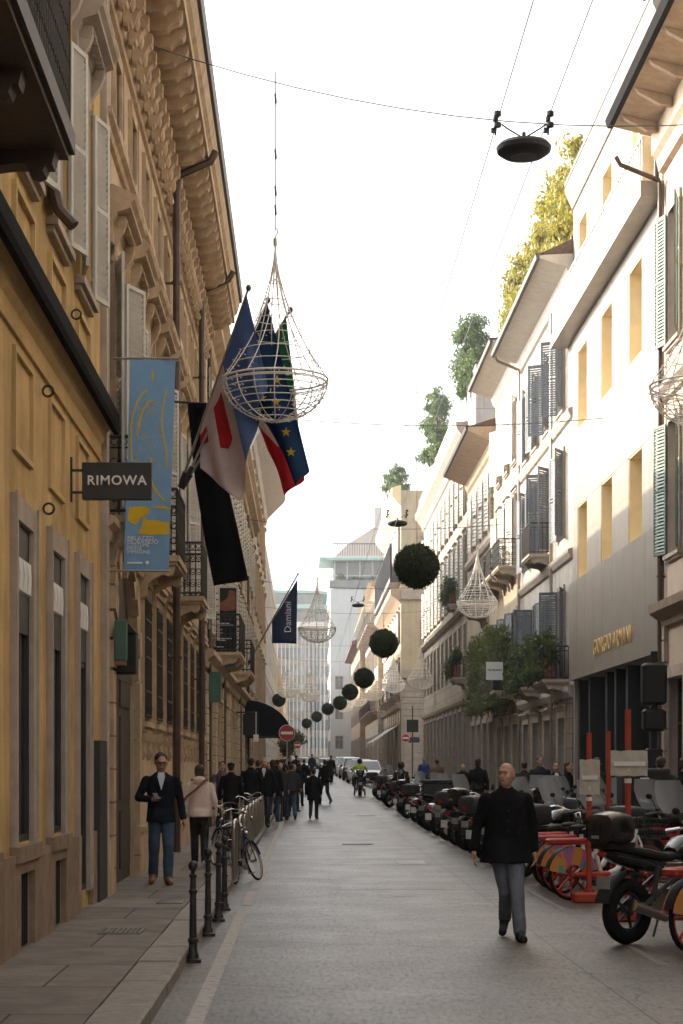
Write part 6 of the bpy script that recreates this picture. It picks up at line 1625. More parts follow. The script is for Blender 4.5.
# red crate chair
g = thing('plastic_crate', 'red slatted plastic crate standing beside the black cabinet', 'crate', (at(659, 25.5), 25.5, 0), R(12))
cr = MB(); 
for z in (.62,.71,.80): cr.box(-.24,.24,-.17,-.15,z,z+.055); cr.box(-.24,.24,.15,.17,z,z+.055); cr.box(-.24,-.22,-.15,.15,z,z+.055); cr.box(.22,.24,-.15,.15,z,z+.055)
for sx in (-.24,.20):
    for sy in (-.17,.13): cr.box(sx,sx+.04,sy,sy+.04,.60,.86)
cr.box(-.24,.24,-.17,.17,.58,.60); cr.build('crate_body', M['redpaint'], g, 0)
st_ = MB()
for k in range(3): st_.box(-.26,.26,-.19,.19,k*.19+.01,k*.19+.17); st_.box(-.27,.27,-.20,.20,k*.19+.17,k*.19+.19)
st_.build('stacked_boxes', M['redpaint'], g, 0)
MB().box(-.20,.20,-.205,-.20,.40,.50).build('sticker', M['white'], g, 0)
# traffic light seen from behind
g = thing('traffic_light', 'black traffic light seen from behind on a thick dark pole before the boutique', 'traffic light', (at(654, 31.5), 31.5, SW))
MB().bbox(-.14,.14,-.10,.10,0,1.9,.02).cyl((0,0,1.9),(0,0,3.6),.06,n=10).build('pole', M['black'], g)
MB().bbox(-.215,.215,-.12,.16,2.66,3.40,.05).build('signal_head', M['black'], g); MB().bbox(-.20,.20,-.12,.16,2.20,2.60,.05).build('signal_head', M['black'], g)
for z in (2.4, 2.86, 3.18):
    MB().cyl((0,.16,z),(0,.34,z),.12,.13,14).build('visor', M['black'], g)
# RIMOWA sign
Y = 19.2
g = thing('hanging_sign', 'black rectangular shop sign lettered RIMOWA projecting from the ochre building', 'sign', (-2.5, Y, 0))
x0, x1 = at(82.5, Y)+2.5, at(152, Y)+2.5; z0, z1 = 1.72+(766-500)*Y/1800, 1.72+(766-463)*Y/1800
MB().bbox(x0, x1, -.05, .05, z0, z1, .006).build('board', M['framedark'], g)
te = text_mesh('RIMOWA', .142, M['white'], .006, spacing=1.12, bold=.002); obj('lettering', te, g, ((x0+x1)/2, -.056, (z0+z1)/2), (PI/2,0,0))
bk = MB(); bk.box(.0,.02,-.03,.03,z0-.02,z1+.06)
for zz in (z0+.08, z1-.08): bk.box(.02, x0, -.015, .015, zz-.012, zz+.012)
bk.build('bracket', M['iron'], g, 0)
# blue museum banner
def yellowmap():
    m = bpy.data.materials.new('blue banner print'); m.use_nodes = True; n = m.node_tree; L = n.links.new; b = n.nodes['Principled BSDF']
    b.inputs['Base Color'].default_value = (.20,.36,.56,1); b.inputs['Roughness'].default_value = .7; return m
M['banner'] = mat('sky blue banner cloth', (.19,.35,.56), .75, var=.06, scale=6, bump=.1)
M['bannery'] = mat('yellow print', (.62,.42,.03), .75, var=.08, scale=12)
Y = 22.45
xl, xr_ = at(130.5, Y), at(175.5, Y); zt, zb = 1.72+(766-360)*Y/1800, 1.72+(766-570)*Y/1800
g = thing('banner', 'tall sky blue museum banner with yellow map drawing hanging beside the black shop sign', 'banner', (xl, Y, zb), 0)
W, Hh = xr_-xl, zt-zb
SK = -.085   # slight lean of the cloth
def bx(u, v): return (u*W + (1-v)*SK*1.0, .012*math.sin(u*3+v*5), v*Hh)
rows = []
for j in range(25):
    v = j/24; r_ = [bx(k/8, v) for k in range(9)]; rows.append(r_ + [(p[0], p[1]+.01, p[2]) for p in reversed(r_)])
cl = MB().loft(rows).build('cloth', M['banner'], g, 60)
def ribbon(pts, wd, y=-.006, parent=None, m='bannery', name='print'):
    b = MB(); L_ = []
    for i, (u, v) in enumerate(pts):
        a = pts[max(0,i-1)]; c_ = pts[min(len(pts)-1,i+1)]; dx, dy = (c_[0]-a[0])*W, (c_[1]-a[1])*Hh; l = math.hypot(dx, dy) or 1; nx, ny = -dy/l*wd/2, dx/l*wd/2
        p = bx(u, v); L_.append(((p[0]+nx, p[1]+y, p[2]+ny), (p[0]-nx, p[1]+y, p[2]-ny)))
    vs = [q_ for pr_ in L_ for q_ in pr_]; fs = [(2*i, 2*i+1, 2*i+3, 2*i+2) for i in range(len(L_)-1)]
    b.add(vs, fs); return b
pr = MB()
def addr(pts, wd):
    r_ = ribbon(pts, wd); pr.add(r_.v, r_.f)
addr([(.42,.86),(.30,.84),(.18,.80),(.10,.74),(.06,.68),(.08,.58),(.10,.52)], .022); addr([(.56,.81),(.44,.80),(.32,.76),(.24,.70),(.20,.64)], .022)
addr([(.82,.86),(.76,.78),(.74,.70),(.80,.62),(.86,.56),(.88,.48)], .020); addr([(.50,.95),(.51,.90)], .022); addr([(.55,.53),(.50,.46),(.60,.40),(.72,.36),(.86,.33)], .026)
rr = random.Random(4)
for k in range(70):
    u, v = .14+.58*rr.random(), .48+.32*rr.random(); a = rr.choice((.2,1.7,.9,2.5)); l = .05+.07*rr.random()
    addr([(u, v), (u+l*math.cos(a), v+l*math.sin(a)*W/Hh)], .006)
yb = MB()
yb.add([tuple(Vector(bx(u, v))+Vector((0,-.006,0))) for u, v in ((.08,.30),(.42,.305),(.55,.29),(.50,.265),(.36,.25),(.24,.215),(.12,.225),(.05,.235))], [tuple(range(8))])
yb.add([tuple(Vector(bx(u, v))+Vector((0,-.006,0))) for u, v in ((.40,.255),(.52,.235),(.66,.24),(.80,.23),(.985,.225),(.985,.19),(.985,.17),(.6,.168),(.28,.172),(.36,.20))], [tuple(range(10))])
yb.add([tuple(Vector(bx(u, v))+Vector((0,-.006,0))) for u, v in ((.55,.30),(.80,.305),(.985,.295),(.985,.285),(.75,.293))], [tuple(range(5))])
pr.add(yb.v, yb.f); pr.build('print', M['bannery'], cl, 0)
for k, (wd_, sz) in enumerate((('PALAZZO',.075),('MORANDO',.075),('COSTUME',.06),('MODA',.06),('IMMAGINE',.06))):
    te = text_mesh(wd_, sz, M['white'], .001, align='LEFT'); obj('lettering', te, cl, (.06*W+SK*.87, -.018, Hh*(.150-.0165*k)), (PI/2,0,0))
ft = MB().cyl((W*.52+SK*.95,-.012,Hh*.035),(W*.52+SK*.95,-.018,Hh*.035),.022,n=14); ft.box(.08*W+SK,.42*W+SK,-.018,-.014,Hh*.030,Hh*.038); ft.build('print', M['white'], cl, 0)
MB().cyl((-.22,.0,Hh+.02),(W+.04,.0,Hh+.02),.014,n=8).build('rod', M['steel'], g); MB().cyl((-.26+SK,.0,-.01),(W+.02+SK,.0,-.01),.014,n=8).build('rod', M['steel'], g)

# flags -------------------------------------------------------------
def cloth(pt, nu, nv, name, mfun, parent, mats):
    """pt(u,v) -> 3D; mfun(u,v) -> material index"""
    vs = [pt(i/nu, j/nv) for j in range(nv+1) for i in range(nu+1)]; fs = []; mi = []
    for j in range(nv):
        for i in range(nu):
            a = j*(nu+1)+i; fs.append((a, a+1, a+nu+2, a+nu+1)); mi.append(mfun((i+.5)/nu, (j+.5)/nv))
    me = bpy.data.meshes.new(name); me.from_pydata(vs, [], fs)
    for m in mats: me.materials.append(m)
    for p, k in zip(me.polygons, mi): p.material_index = k; p.use_smooth = True
    o = obj(name, me, parent); sd = o.modifiers.new('thickness', 'SOLIDIFY'); sd.thickness = .006; return o
def flagcloth(name, col):
    m = mat(name, col, .85, var=.10, scale=4, spec=.15); n = m.node_tree; L = n.links.new; b = n.nodes['Principled BSDF']
    t = n.nodes.new('ShaderNodeBsdfTranslucent'); src = b.inputs['Base Color'].links[0].from_socket; L(src, t.inputs[0])
    ms = n.nodes.new('ShaderNodeMixShader'); ms.inputs[0].default_value = .5; o = n.nodes['Material Output']
    L(b.outputs[0], ms.inputs[1]); L(t.outputs[0], ms.inputs[2]); L(ms.outputs[0], o.inputs['Surface']); return m
F = {k: flagcloth('flag '+k, c_) for k, c_ in dict(blue=(.035,.09,.27), sky=(.14,.22,.42), white=(.62,.52,.50), red=(.52,.03,.04), green=(.03,.20,.08), black=(.012,.012,.014), eu=(.02,.065,.16), star=(.75,.52,.05), navy=(.045,.06,.12)).items()}
def pp(px, py, Y): return Vector(((px-305)*Y/1800, Y, 1.72+(766-py)*Y/1800))
def pole(g, a, b_, r=.022):
    MB().cyl(a, b_, r, r*.8, 8).build('pole', M['steel'], g); MB().ell(b_, (.04,.04,.05), 10, 8).build('finial', M['gutter'], g)
    d_ = (Vector(b_)-Vector(a)).normalized(); MB().cyl(Vector(a)-d_*.05, Vector(a)+d_*.22, r*1.7, n=10).build('socket', M['iron'], g)
def hanging(g, P0, P1, drops, fold, nu, nv, mfun, mats, name='cloth', yo=.0, depth=.10):
    """cloth hung along pole P0 (outer) -> P1 (inner); drops: list of (t, [(dx,dy,dz) bottom offset])"""
    P0, P1 = Vector(P0), Vector(P1)
    def pt(u, v):
        top = P0.lerp(P1, u); i = u*(len(drops)-1); k = min(int(i), len(drops)-2); f = i-k
        bot = Vector(drops[k]).lerp(Vector(drops[k+1]), f)
        p = top.lerp(bot, v); p.y += yo*v + depth*math.sin(u*fold*2*PI+v*1.5)*min(1, v*2.2)*(.5+.5*v); p.x += .03*math.sin(u*fold*2*PI+1)*v
        return tuple(p)
    return cloth(pt, nu, nv, name, mfun, g, mats)
Yf = 26.6
# 1: blue, white and red flag on the left pole
g = thing('flag', 'blue, white and red flag hanging from the longer pole over the palazzo balcony', 'flag', (0,0,0), 0, 'flags on the palazzo balcony')
a, b_ = pp(181, 484, 27.6), pp(248.5, 288, 25.6); pole(g, a, b_)
def f1(u, v):
    # u: 0 outer tip .. 1 inner
    if u < .50: return 0 if v < .9 else 0
    if .12 < v < .55 and .60 < u < .74: return 2
    if u > .88 and .15 < v < .4: return 2
    return 1
hanging(g, b_*.97+a*.03, b_*.30+a*.70, [pp(266, 385, 25.7), pp(256, 425, 26), pp(240, 502, 26.2), pp(200, 468, 26.5)], 3.3, 28, 24, f1, [F['sky'], F['white'], F['red']], depth=.13)
# 2: italian tricolour
g = thing('flag', 'green, white and red tricolour flag behind the wire light, on the shorter pole', 'flag', (0,0,0), 0, 'flags on the palazzo balcony')
a, b_ = pp(184, 486, 28.4), pp(290.5, 310, 27.2); pole(g, a, b_)
hanging(g, b_*.96+a*.04, b_*.40+a*.60, [pp(303, 478, 27.4), pp(286, 495, 27.5), pp(268, 450, 27.7), pp(262, 405, 27.9)], 2.0, 24, 30, lambda u, v: 0 if v < .48 else (1 if v < .66 else 2), [F['green'], F['white'], F['red']], depth=.10, yo=.1)
# 3: european flag
g = thing('flag', 'dark blue flag with a ring of yellow stars, drooping in front of the tricolour', 'flag', (0,0,0), 0, 'flags on the palazzo balcony')
a, b_ = pp(186, 480, 26.9), pp(268, 300, 26.3); pole(g, a, b_, .020)
co2 = hanging(g, b_*.99+a*.01, b_*.38+a*.62, [pp(308, 470, 26.5), pp(297, 486, 26.5), pp(268, 425, 26.6), pp(236, 405, 26.8)], 2.1, 30, 30, lambda u, v: 0, [F['eu']], depth=.09)
def star(c, r, th=.004):
    b = MB(); pts = [(c[0]+r*(1 if k % 2 == 0 else .4)*math.sin(PI*k/5), c[2]+r*(1 if k % 2 == 0 else .4)*math.cos(PI*k/5)) for k in range(10)]
    return b.prism(pts, c[1]-th, c[1]+th, 'y')
sb = MB()
for (px, py) in ((286, 432), (276, 402), (277, 380), (291, 452), (262, 398), (254, 382)):
    c_ = pp(px, py, 26.30); s_ = star(c_, .075); sb.add(s_.v, s_.f)
sb.build('stars', F['star'], co2, 0)
# black long pennant
g = thing('pennant', 'long plain black cloth banner hanging slanted below the flags', 'banner', (0,0,0), 0)
Yb = 29.5; pts = {}
L_ = [pp(187, 402, Yb), pp(195, 480, Yb), pp(205, 540, Yb), pp(214, 586, Yb)]; R_ = [pp(206, 404, Yb-.1), pp(224, 470, Yb-.1), pp(238, 530, Yb-.1), pp(248.5, 580, Yb-.1)]
def ptb(u, v):
    i = v*3; k = min(int(i), 2); f_ = i-k; l = L_[k].lerp(L_[k+1], f_); r_ = R_[k].lerp(R_[k+1], f_); p = l.lerp(r_, u); p.y += .05*math.sin(u*5+v*4); return tuple(p)
cloth(ptb, 8, 30, 'cloth', lambda u, v: 0, g, [F['black']])
MB().cyl(pp(150, 400, Yb), pp(209, 404, Yb), .02, n=8).build('rod', M['iron'], g)
# shoe billboard banner
Yb = 49.0
g = thing('advertising_banner', 'black vertical banner with a tan shoe picture above the long balcony', 'banner', (0,0,0), 0)
p0, p1 = pp(211, 657, Yb), pp(236.5, 588, Yb)
MB().bbox(p0.x, p1.x, Yb-.04, Yb+.04, p0.z, p1.z, .01).build('panel', M['black'], g)
q = MB(); sxz = lambda u, v: (p0.x+(p1.x-p0.x)*u, p0.z+(p1.z-p0.z)*v)
q.prism([sxz(*t_) for t_ in ((.02,.72),(.25,.70),(.55,.66),(.95,.68),(.98,.78),(.93,.95),(.70,.97),(.66,.86),(.45,.80),(.20,.78),(.03,.80))], Yb-.052, Yb-.041, 'y'); q.build('shoe_print', M['tan'], g, 0)
q = MB()
for (u0, u1, v) in ((.12,.72,.48),(.12,.88,.455),(.12,.45,.39),(.12,.45,.34),(.12,.82,.26),(.12,.6,.235),(.10,.5,.14)): a_, c_ = sxz(u0, v); d_, e_ = sxz(u1, v+.012); q.box(a_, d_, Yb-.05, Yb-.041, c_, e_)
q.build('text_lines', M['white'], g, 0)
p0, p1 = pp(212, 667, Yb), pp(236, 659.5, Yb); MB().box(p0.x, p1.x, Yb-.05, Yb+.02, p0.z, p1.z).build('blue_plate', M['banner'], g, 0)
# navy flag with white lettering
Yb = 72
g = thing('flag', 'navy blue shop flag with vertical white lettering on a long pale pole, far left', 'flag', (0,0,0), 0)
a, b_ = pp(248, 664, 74), pp(298, 574, 71); pole(g, a, b_, .035)
L_ = [pp(297.5, 580, Yb), pp(296.5, 643, Yb)]
cl = cloth(lambda u, v: tuple((pp(297.5, 579, Yb).lerp(pp(272, 622, Yb), u)).lerp(pp(296.5, 643.5, Yb).lerp(pp(272, 643, Yb), u), v) + Vector((0, .10*math.sin(u*6+v*2)*v, 0))), 12, 14, 'cloth', lambda u, v: 0, g, [F['navy']])
te = text_mesh('Damiani', .38, M['silver'], .004, sx=1.); c_ = pp(288, 617, Yb-.16); obj('lettering', te, cl, tuple(c_), (PI/2, R(-90), 0))
# left far awning and sign
g = thing('awning', 'black rounded canopy over a doorway on the far left', 'awning', (-2.48, 73, 0), 0)
N_ = 10; pts = [(0,5.0+gz(73)-.2)] ; zc = 2.9; rx, rz_ = 1.95, 1.5
prof = [(0, zc-.3)] + [(rx*math.sin(PI/2*k/N_)*1.0, zc+rz_*math.cos(PI/2*k/N_)) for k in range(N_+1)] + [(rx, zc-.3), (rx-.04, zc-.3), (rx-.04, zc)] 
MB().prism([(0,zc)]+prof[1:N_+2]+[(rx,zc-.25),(rx-.03,zc-.25),(rx-.03,zc)], 0, 3.2, 'y').build('canopy', M['awncloth'], g)
for yy in (.02, 3.15): MB().cyl((0,yy,zc+.02),(rx-.05,yy,zc+.02),.03,n=6).build('arm', M['iron'], g)
g = thing('projecting_sign', 'black box sign with a small white square on an arm before the black canopy', 'sign', (-2.45, 62, 0), 0)
a_, c_ = pp(243, 735, 62), pp(258, 714, 62)
MB().box(a_.x+2.45, c_.x+2.45, -.1, .1, a_.z, c_.z).build('box', M['black'], g, 0); MB().cyl((0,0,c_.z+.06),(c_.x+2.45,0,c_.z+.06),.03,n=6).build('arm', M['iron'], g)
p_ = pp(256, 738, 61.8); MB().box(p_.x+2.45-.09, p_.x+2.45+.09, -.2, -.12, p_.z-.12, p_.z+.12).box(p_.x+2.45-.012, p_.x+2.45+.012, -.17, -.14, p_.z+.12, c_.z+.07).build('plate', M['white'], g, 0)
# wall boxes by the portal
g = thing('wall_lantern', 'black rectangular wall lantern beside the portal', 'lamp', (-2.5, 24.3-1.15, 2.9)); MB().bbox(.04,.34,-.15,.15,0,.52,.02).prism([(.03,.52),(.35,.52),(.25,.64),(.10,.64)], -.16, .16, 'y').build('housing', M['black'], g, 0); MB().box(0,.05,-.04,.04,.2,.4).build('bracket', M['iron'], g, 0)
g = thing('wall_box', 'small green metal box fixed to the corner of the ochre building', 'box', (-2.5, 22.75, 3.05)); MB().bbox(.10,.25,-.10,.10,0,.50,.01).build('case', M['greenbox'], g, 0); MB().box(.11,.24,-.09,.09,-.06,-.002).build('shelf', M['terracotta'], g, 0)
g = thing('wall_box', 'green metal box on the pier past the grilled windows', 'box', (-2.5, 44.6, 3.3)); MB().bbox(.125,.42,-.12,.12,0,.75,.01).build('case', M['greenbox'], g, 0)

# ============================================================ overhead: cables, lamps, balls, wire lights
def cable(name, label, pts, r=.010, sag=0, n=14, grp='overhead cables'):
    a, b_ = Vector(pts[0]), Vector(pts[1]); q = [tuple(a.lerp(b_, i/n) - Vector((0,0,sag*4*(i/n)*(1-i/n)))) for i in range(n+1)]
    o = MB().tube(q, r, 5).build(name, M['cable'], None); return tag(o, label, 'cable', grp)
cable('suspension_cable', 'thin cable crossing the street near the top, holding the nearest lamp', [(-2.45, 26, 12.2), (8.3, 26, 11.3)], .009, .72)
LX = (2.82, 3.55)
for i, x in enumerate(LX): CBL = cable('contact_cable', 'pale cable running down the street, %s of the two' % ('left','right')[i], [(x, -10, 11.15), (x, 180, 11.3)], .010, 0, 30); CBL.data.materials[0] = M['contact']
XR = [(48, 11.2), (72, 11.6), (92, 11.2), (112, 11.6), (136, 11.2), (160, 11.4)]
for i, (y, z) in enumerate(XR): cable('suspension_cable', 'thin cable crossing the street overhead, %s beyond the one with the big wire light' % ordn(i), [(-2.45, y, z), (8.0 if y < 121 else 6.0, y, z-.2)], .012, .3)
def street_lamp():
    g = thing('street_lamp', 'round dark street lamp hung on the cables against the sky, nearest and largest', 'street lamp', (0,0,0), 0, 'round lamps hung over the street')
    def rg(z, r, n=24): return [(r*math.cos(2*PI*i/n), r*math.sin(2*PI*i/n), z) for i in range(n)]
    MB().loft([rg(-.13,.20), rg(-.12,.30), rg(-.06,.385), rg(.0,.40), rg(.05,.36), rg(.10,.18), rg(.13,.05)]).build('shade', M['black'], g)
    MB().cyl((0,0,-.135),(0,0,-.131),.19,n=20).build('lens', M['darkgrey'], g, 0)
    hb = MB(); hb.tube([(-.32,0,.34),(-.24,0,.28),(-.04,0,.16),(0,0,.15),(.04,0,.16),(.24,0,.28),(.32,0,.34)], .012, 6); hb.cyl((0,0,.1),(0,0,.22),.03,n=8)
    hb.build('hanger', M['black'], g)
    for sx in (-1, 1):
        ins = MB()
        for k, (dx, dz) in enumerate(((0,.46),(-.03,.38),(.0,.30),(-.06,.22))):
            ins.cyl((sx*.38+dx,0,dz),(sx*.38+dx,0,dz+.06),.055 if k % 2 == 0 else .038,n=10)
        ins.cyl((sx*.38-.03,0,.18),(sx*.38,0,.54),.015,n=6); ins.build('insulator', M['black'], g)
    return g
l0 = street_lamp(); l0.location = (3.16, 26.0, 10.65)
for i, (Y, x) in enumerate(((72, 3.7), (112, 3.3))):
    g = copy_tree(l0); g['label'] = ('round dark street lamp above the largest leafy ball', 'farthest round street lamp, before the curled balconies')[i]; g.location = (x, Y, 1.72+ (243 if i == 0 else 161)*Y/1800)
# wire lights
def wire_light(rk=1.):
    g = thing('wire_light', 'large drop shaped wire ornament of unlit fairy lights hanging before the flags', 'hanging light', (0,0,0), 0, 'drop shaped wire ornaments hung over the street')
    Rr = .76; Ht = 2.02; Db = .60; w = MB(); r_ = .0085*rk
    def up(t): return Rr*((1-t)**1.9)*.97 + .03*(1-t)
    w2 = MB()
    w2.torus((0,0,0), Rr, .015*rk, 'z', 40, 5); w2.torus((0,0,-.05), Rr*.985, .010, 'z', 40, 4)
    for k in range(12):
        a = 2*PI*k/12
        w.tube([(up(t)*math.cos(a+t*.5), up(t)*math.sin(a+t*.5), Ht*t) for t in [i/12 for i in range(13)]], r_, 4)
    for t in (.10,.20,.31,.43,.56,.70,.84): w.tube([(up(t)*math.cos(2*PI*i/28), up(t)*math.sin(2*PI*i/28), Ht*t) for i in range(28)], r_*.8, 4, True)
    w.build('drop_wires', M['wirelight'], g)
    for k in range(8):
        a = PI*k/8
        w2.tube([(Rr*math.cos(b)*math.cos(a), Rr*math.cos(b)*math.sin(a), -Db*math.sin(b)) for b in [PI*i/18 for i in range(19)]], r_, 4)
    for b in (.12,.25,.40,.56,.74,.95,1.2): w2.tube([(Rr*math.cos(b)*math.cos(2*PI*i/32), Rr*math.cos(b)*math.sin(2*PI*i/32), -Db*math.sin(b)) for i in range(32)], r_*.9, 4, True)
    w2.build('bowl_wires', M['wirelight'], g)
    bl = MB(); rr = random.Random(5)
    def bulb(p, n_): q = Vector(p)+Vector(n_)*.03; bl.cyl(p, tuple(q), .008*rk, .005*rk, 4)
    for k in range(330):
        a = rr.random()*2*PI
        if rr.random() < .45: t = rr.random()**1.4; bulb((up(t)*math.cos(a), up(t)*math.sin(a), Ht*t), (math.cos(a), math.sin(a), .3))
        else: b = rr.random()*1.4; bulb((Rr*math.cos(b)*math.cos(a), Rr*math.cos(b)*math.sin(a), -Db*math.sin(b)), (math.cos(a), math.sin(a), rr.uniform(-.6,.6)))
    bl.build('bulbs', M['white'], g)['kind'] = 'stuff'
    MB().tube([(.0,0,Ht-.02),(.0,0,Ht+.05),(.035,0,Ht+.10),(.03,0,Ht+.16),(-.01,0,Ht+.17)], .012, 5).cyl((0,0,Ht-.08),(0,0,Ht+.02),.03,n=8).build('hook', M['steel'], g)
    return g
w0 = wire_light(); w0.location = (-.43, 26, 1.72+5.58); w1 = None
wz = 1.72+5.58
def hang(label, x, y, z0, z1, r=.006, knobs=True):
    b = MB().cyl((x,y,z0),(x,y,z1),r,n=5)
    if knobs:
        for k, f_ in enumerate((.1,.22,.45,.8)): b.cyl((x+.01,y,z0+(z1-z0)*f_),(x,y,z0+(z1-z0)*f_+.14),.02,n=6)
    o = b.build('hanging_wire', M['cable'], None); tag(o, label, 'wire', 'hanging wires')
hang('hanging wire of the large drop shaped ornament before the flags', -.43, 26, wz+2.15, 11.75, .011)
WL = [(5.75, 26.0, 5.5, 'drop shaped wire ornament cut by the right edge, before the green shutters', None), (6.42, 67, 6.1, 'drop shaped wire ornament before the cream townhouses on the right', None),
      (.50, 73, 5.6, 'faint tall wire ornament against the sky at the end of the street', None), (6.35, 129, 5.9, 'drop shaped wire ornament right of the second leafy ball', None),
      (5.6, 148, 6.0, 'small wire ornament below and left of the one by the yellow building', None), 
      (7.2, 112, 5.4, 'wire ornament beside the near corner of the yellow building', None), (4.9, 168, 6.2, 'small distant wire ornament among the leafy balls', None), (4.2, 190, 6.3, 'tiny wire ornament before the tower', None),
      (.4, 150, 6.0, 'tiny wire ornament in the centre of the view', None), (-1.3, 136, 5.8, 'small wire ornament beside the single leafy ball on the left', None)]
for (x, y, h_, lab, _) in WL:
    if y > 60 and w1 is None: w1 = wire_light(1.5); g = w1
    else: g = copy_tree(w0 if y < 60 else w1)
    g['label'] = lab; s_ = 1.0 if y < 90 else 1.1; g.scale = (s_, s_, s_); g.location = (x, y, 1.72+h_)
    hang('hanging wire of the '+lab[:1].lower()+lab[1:] if len(lab.split()) < 12 else 'hanging wire of the '+' '.join(lab.split()[:11]), x, y, 1.72+h_+2.15, 11.0, .008, False)

def leaves(b, n, pos, size, rnd, flat=0.):
    for _ in range(n):
        p, nn = pos(); p = Vector(p); s_ = size*(.6+.8*rnd.random())
        q = Euler((rnd.random()*6.28, rnd.random()*6.28, rnd.random()*6.28)).to_quaternion()
        a, c_ = q @ Vector((s_,0,0)), q @ Vector((0,s_*.45,0)); m_ = q @ Vector((0,0,s_*.18))
        b.add([tuple(p-a), tuple(p+c_+m_), tuple(p+a), tuple(p-c_+m_)], [(0,1,2,3)])
rb_ = random.Random(9)
def ball():
    g = thing('leafy_ball', 'large dark leafy ball hanging over the street, nearest and biggest', 'hanging ball', (0,0,0), 0, 'dark leafy balls hung over the street')
    MB().ell((0,0,0), .455, 24, 16).build('core', M['leafball'], g)
    b = MB()
    def pos():
        v = Vector((rb_.gauss(0,1), rb_.gauss(0,1), rb_.gauss(0,1))).normalized(); rr = .48+.06*noise.noise(v*5)+rb_.uniform(-.035,.035); return v*rr, v
    leaves(b, 8000, pos, .027, rb_); b.build('leaves', M['leafball'], g, 0)
    MB().cyl((0,0,.45),(0,0,.62),.015,n=6).torus((0,0,.64), .03, .008, 'y', 12, 5).build('hook', M['steel'], g)
    return g
g0 = ball()
BL = [(2.55, 41, 4.55, 1.0, None), (2.8, 64, 4.36, 1., 'second largest leafy ball, below and left of the biggest'), (2.95, 90, 4.4, 1., 'third leafy ball going down the street'), (2.8, 112, 4.6, 1., 'fourth leafy ball going down the street'),
      (2.52, 130, 4.55, 1., 'fifth leafy ball going down the street'), (1.9, 150, 4.75, 1., 'sixth leafy ball going down the street'), (1.1, 168, 4.6, 1., 'seventh leafy ball, close before the distant office building'), (.15, 182, 4.3, 1., 'farthest tiny leafy ball'),
      (-2.0, 138, 5.05, 1., 'single leafy ball hanging at the left before the office building')]
for i, (x, y, h_, s_, lab) in enumerate(BL):
    g = g0 if lab is None else copy_tree(g0)
    if lab: g['label'] = lab
    g.location = (x, y, 1.72+h_); g.scale = (s_, s_, s_)
    hang('hanging wire of the leafy ball number '+str(i) if False else 'thin wire holding the '+(lab or 'largest and nearest leafy ball'), x, y, 1.72+h_+.6, 11.2, .006, False)

# ============================================================ plants
def bush(name, label, cat, boxes, n, size, m, grp=None, stems=None, seed=1, clump=.5):
    """boxes: ellipsoids (cx,cy,cz,rx,ry,rz) of foliage"""
    rnd = random.Random(seed); g = thing(name, label, cat, (boxes[0][0], boxes[0][1], boxes[0][2]-boxes[0][5]), 0, grp); o = Vector(g.location)
    b = MB(); cl_ = []
    for bx_ in boxes:
        for k in range(max(4, int(14*clump))):
            v = Vector((rnd.gauss(0,1), rnd.gauss(0,1), rnd.gauss(0,1))).normalized()*rnd.random()**.4
            cl_.append((Vector(bx_[:3])+Vector((v.x*bx_[3], v.y*bx_[4], v.z*bx_[5])), .22*min(bx_[3:])+.22*sum(bx_[3:])/3*rnd.random()))
    def pos():
        c_, rr = rnd.choice(cl_); v = Vector((rnd.gauss(0,1), rnd.gauss(0,1), rnd.gauss(0,.8))); return c_+v*rr*.55-o, v
    leaves(b, n, pos, size, rnd); b.build('foliage', M[m], g, 0)
    if stems:
        s_ = MB()
        for (p, q, r_) in stems: s_.tube([tuple(Vector(p)-o), tuple(Vector(p).lerp(Vector(q), .5)-o+Vector((.1,.05,0))), tuple(Vector(q)-o)], [r_, r_*.7, r_*.4], 6)
        for bx_ in boxes:
            for k in range(5):
                e = Vector(bx_[:3])+Vector((rnd.uniform(-.7,.7)*bx_[3], rnd.uniform(-.7,.7)*bx_[4], rnd.uniform(-.4,.8)*bx_[5])); s_.tube([tuple(Vector(stems[0][0]).lerp(Vector(stems[0][1]), .6)-o), tuple(e-o)], [r_*.5, .012], 5)
        s_.build('trunk', M['bark'], g)
    return g
# planter boxes on the balconies of the pale grey house
GP = 'planters on the balconies'
def planter(label, x0, x1, y0, y1, z, seed, sz=.055, n=2600, trail=.5):
    g = thing('planter', label, 'planter', ((x0+x1)/2, (y0+y1)/2, z), 0, GP); w_, d_ = (x1-x0)/2, (y1-y0)/2
    MB().bbox(-w_, w_, -d_, d_, .002, .62, .02).build('pot', M['terracotta'], g, 0); rnd = random.Random(seed); b = MB(); cl_ = []
    for k in range(22):
        cl_.append(Vector((rnd.uniform(-1.15,1.15)*w_ - .05, rnd.uniform(-1.1,1.1)*d_, .85+rnd.uniform(-.2,.55))))
    for k in range(14): cl_.append(Vector((-w_-.08-rnd.random()*.1, rnd.uniform(-1.1,1.1)*d_, .6-rnd.random()*trail)))
    def pos(): c_ = rnd.choice(cl_); v = Vector((rnd.gauss(0,1), rnd.gauss(0,1), rnd.gauss(0,1))); return c_+v*.11, v
    leaves(b, n, pos, sz, rnd); b.build('foliage', M['leaf'], g, 0); return g
planter('terracotta planter with dark shrubs on the nearest balcony, beside the boutique building', 7.22, 7.60, 54.8, 57.4, 4.35, 1, sz=.075, n=4200)
planter('terracotta planter spilling ivy on the second balcony', 7.22, 7.60, 60.2, 62.4, 4.35, 2, sz=.07, n=3200, trail=.7)
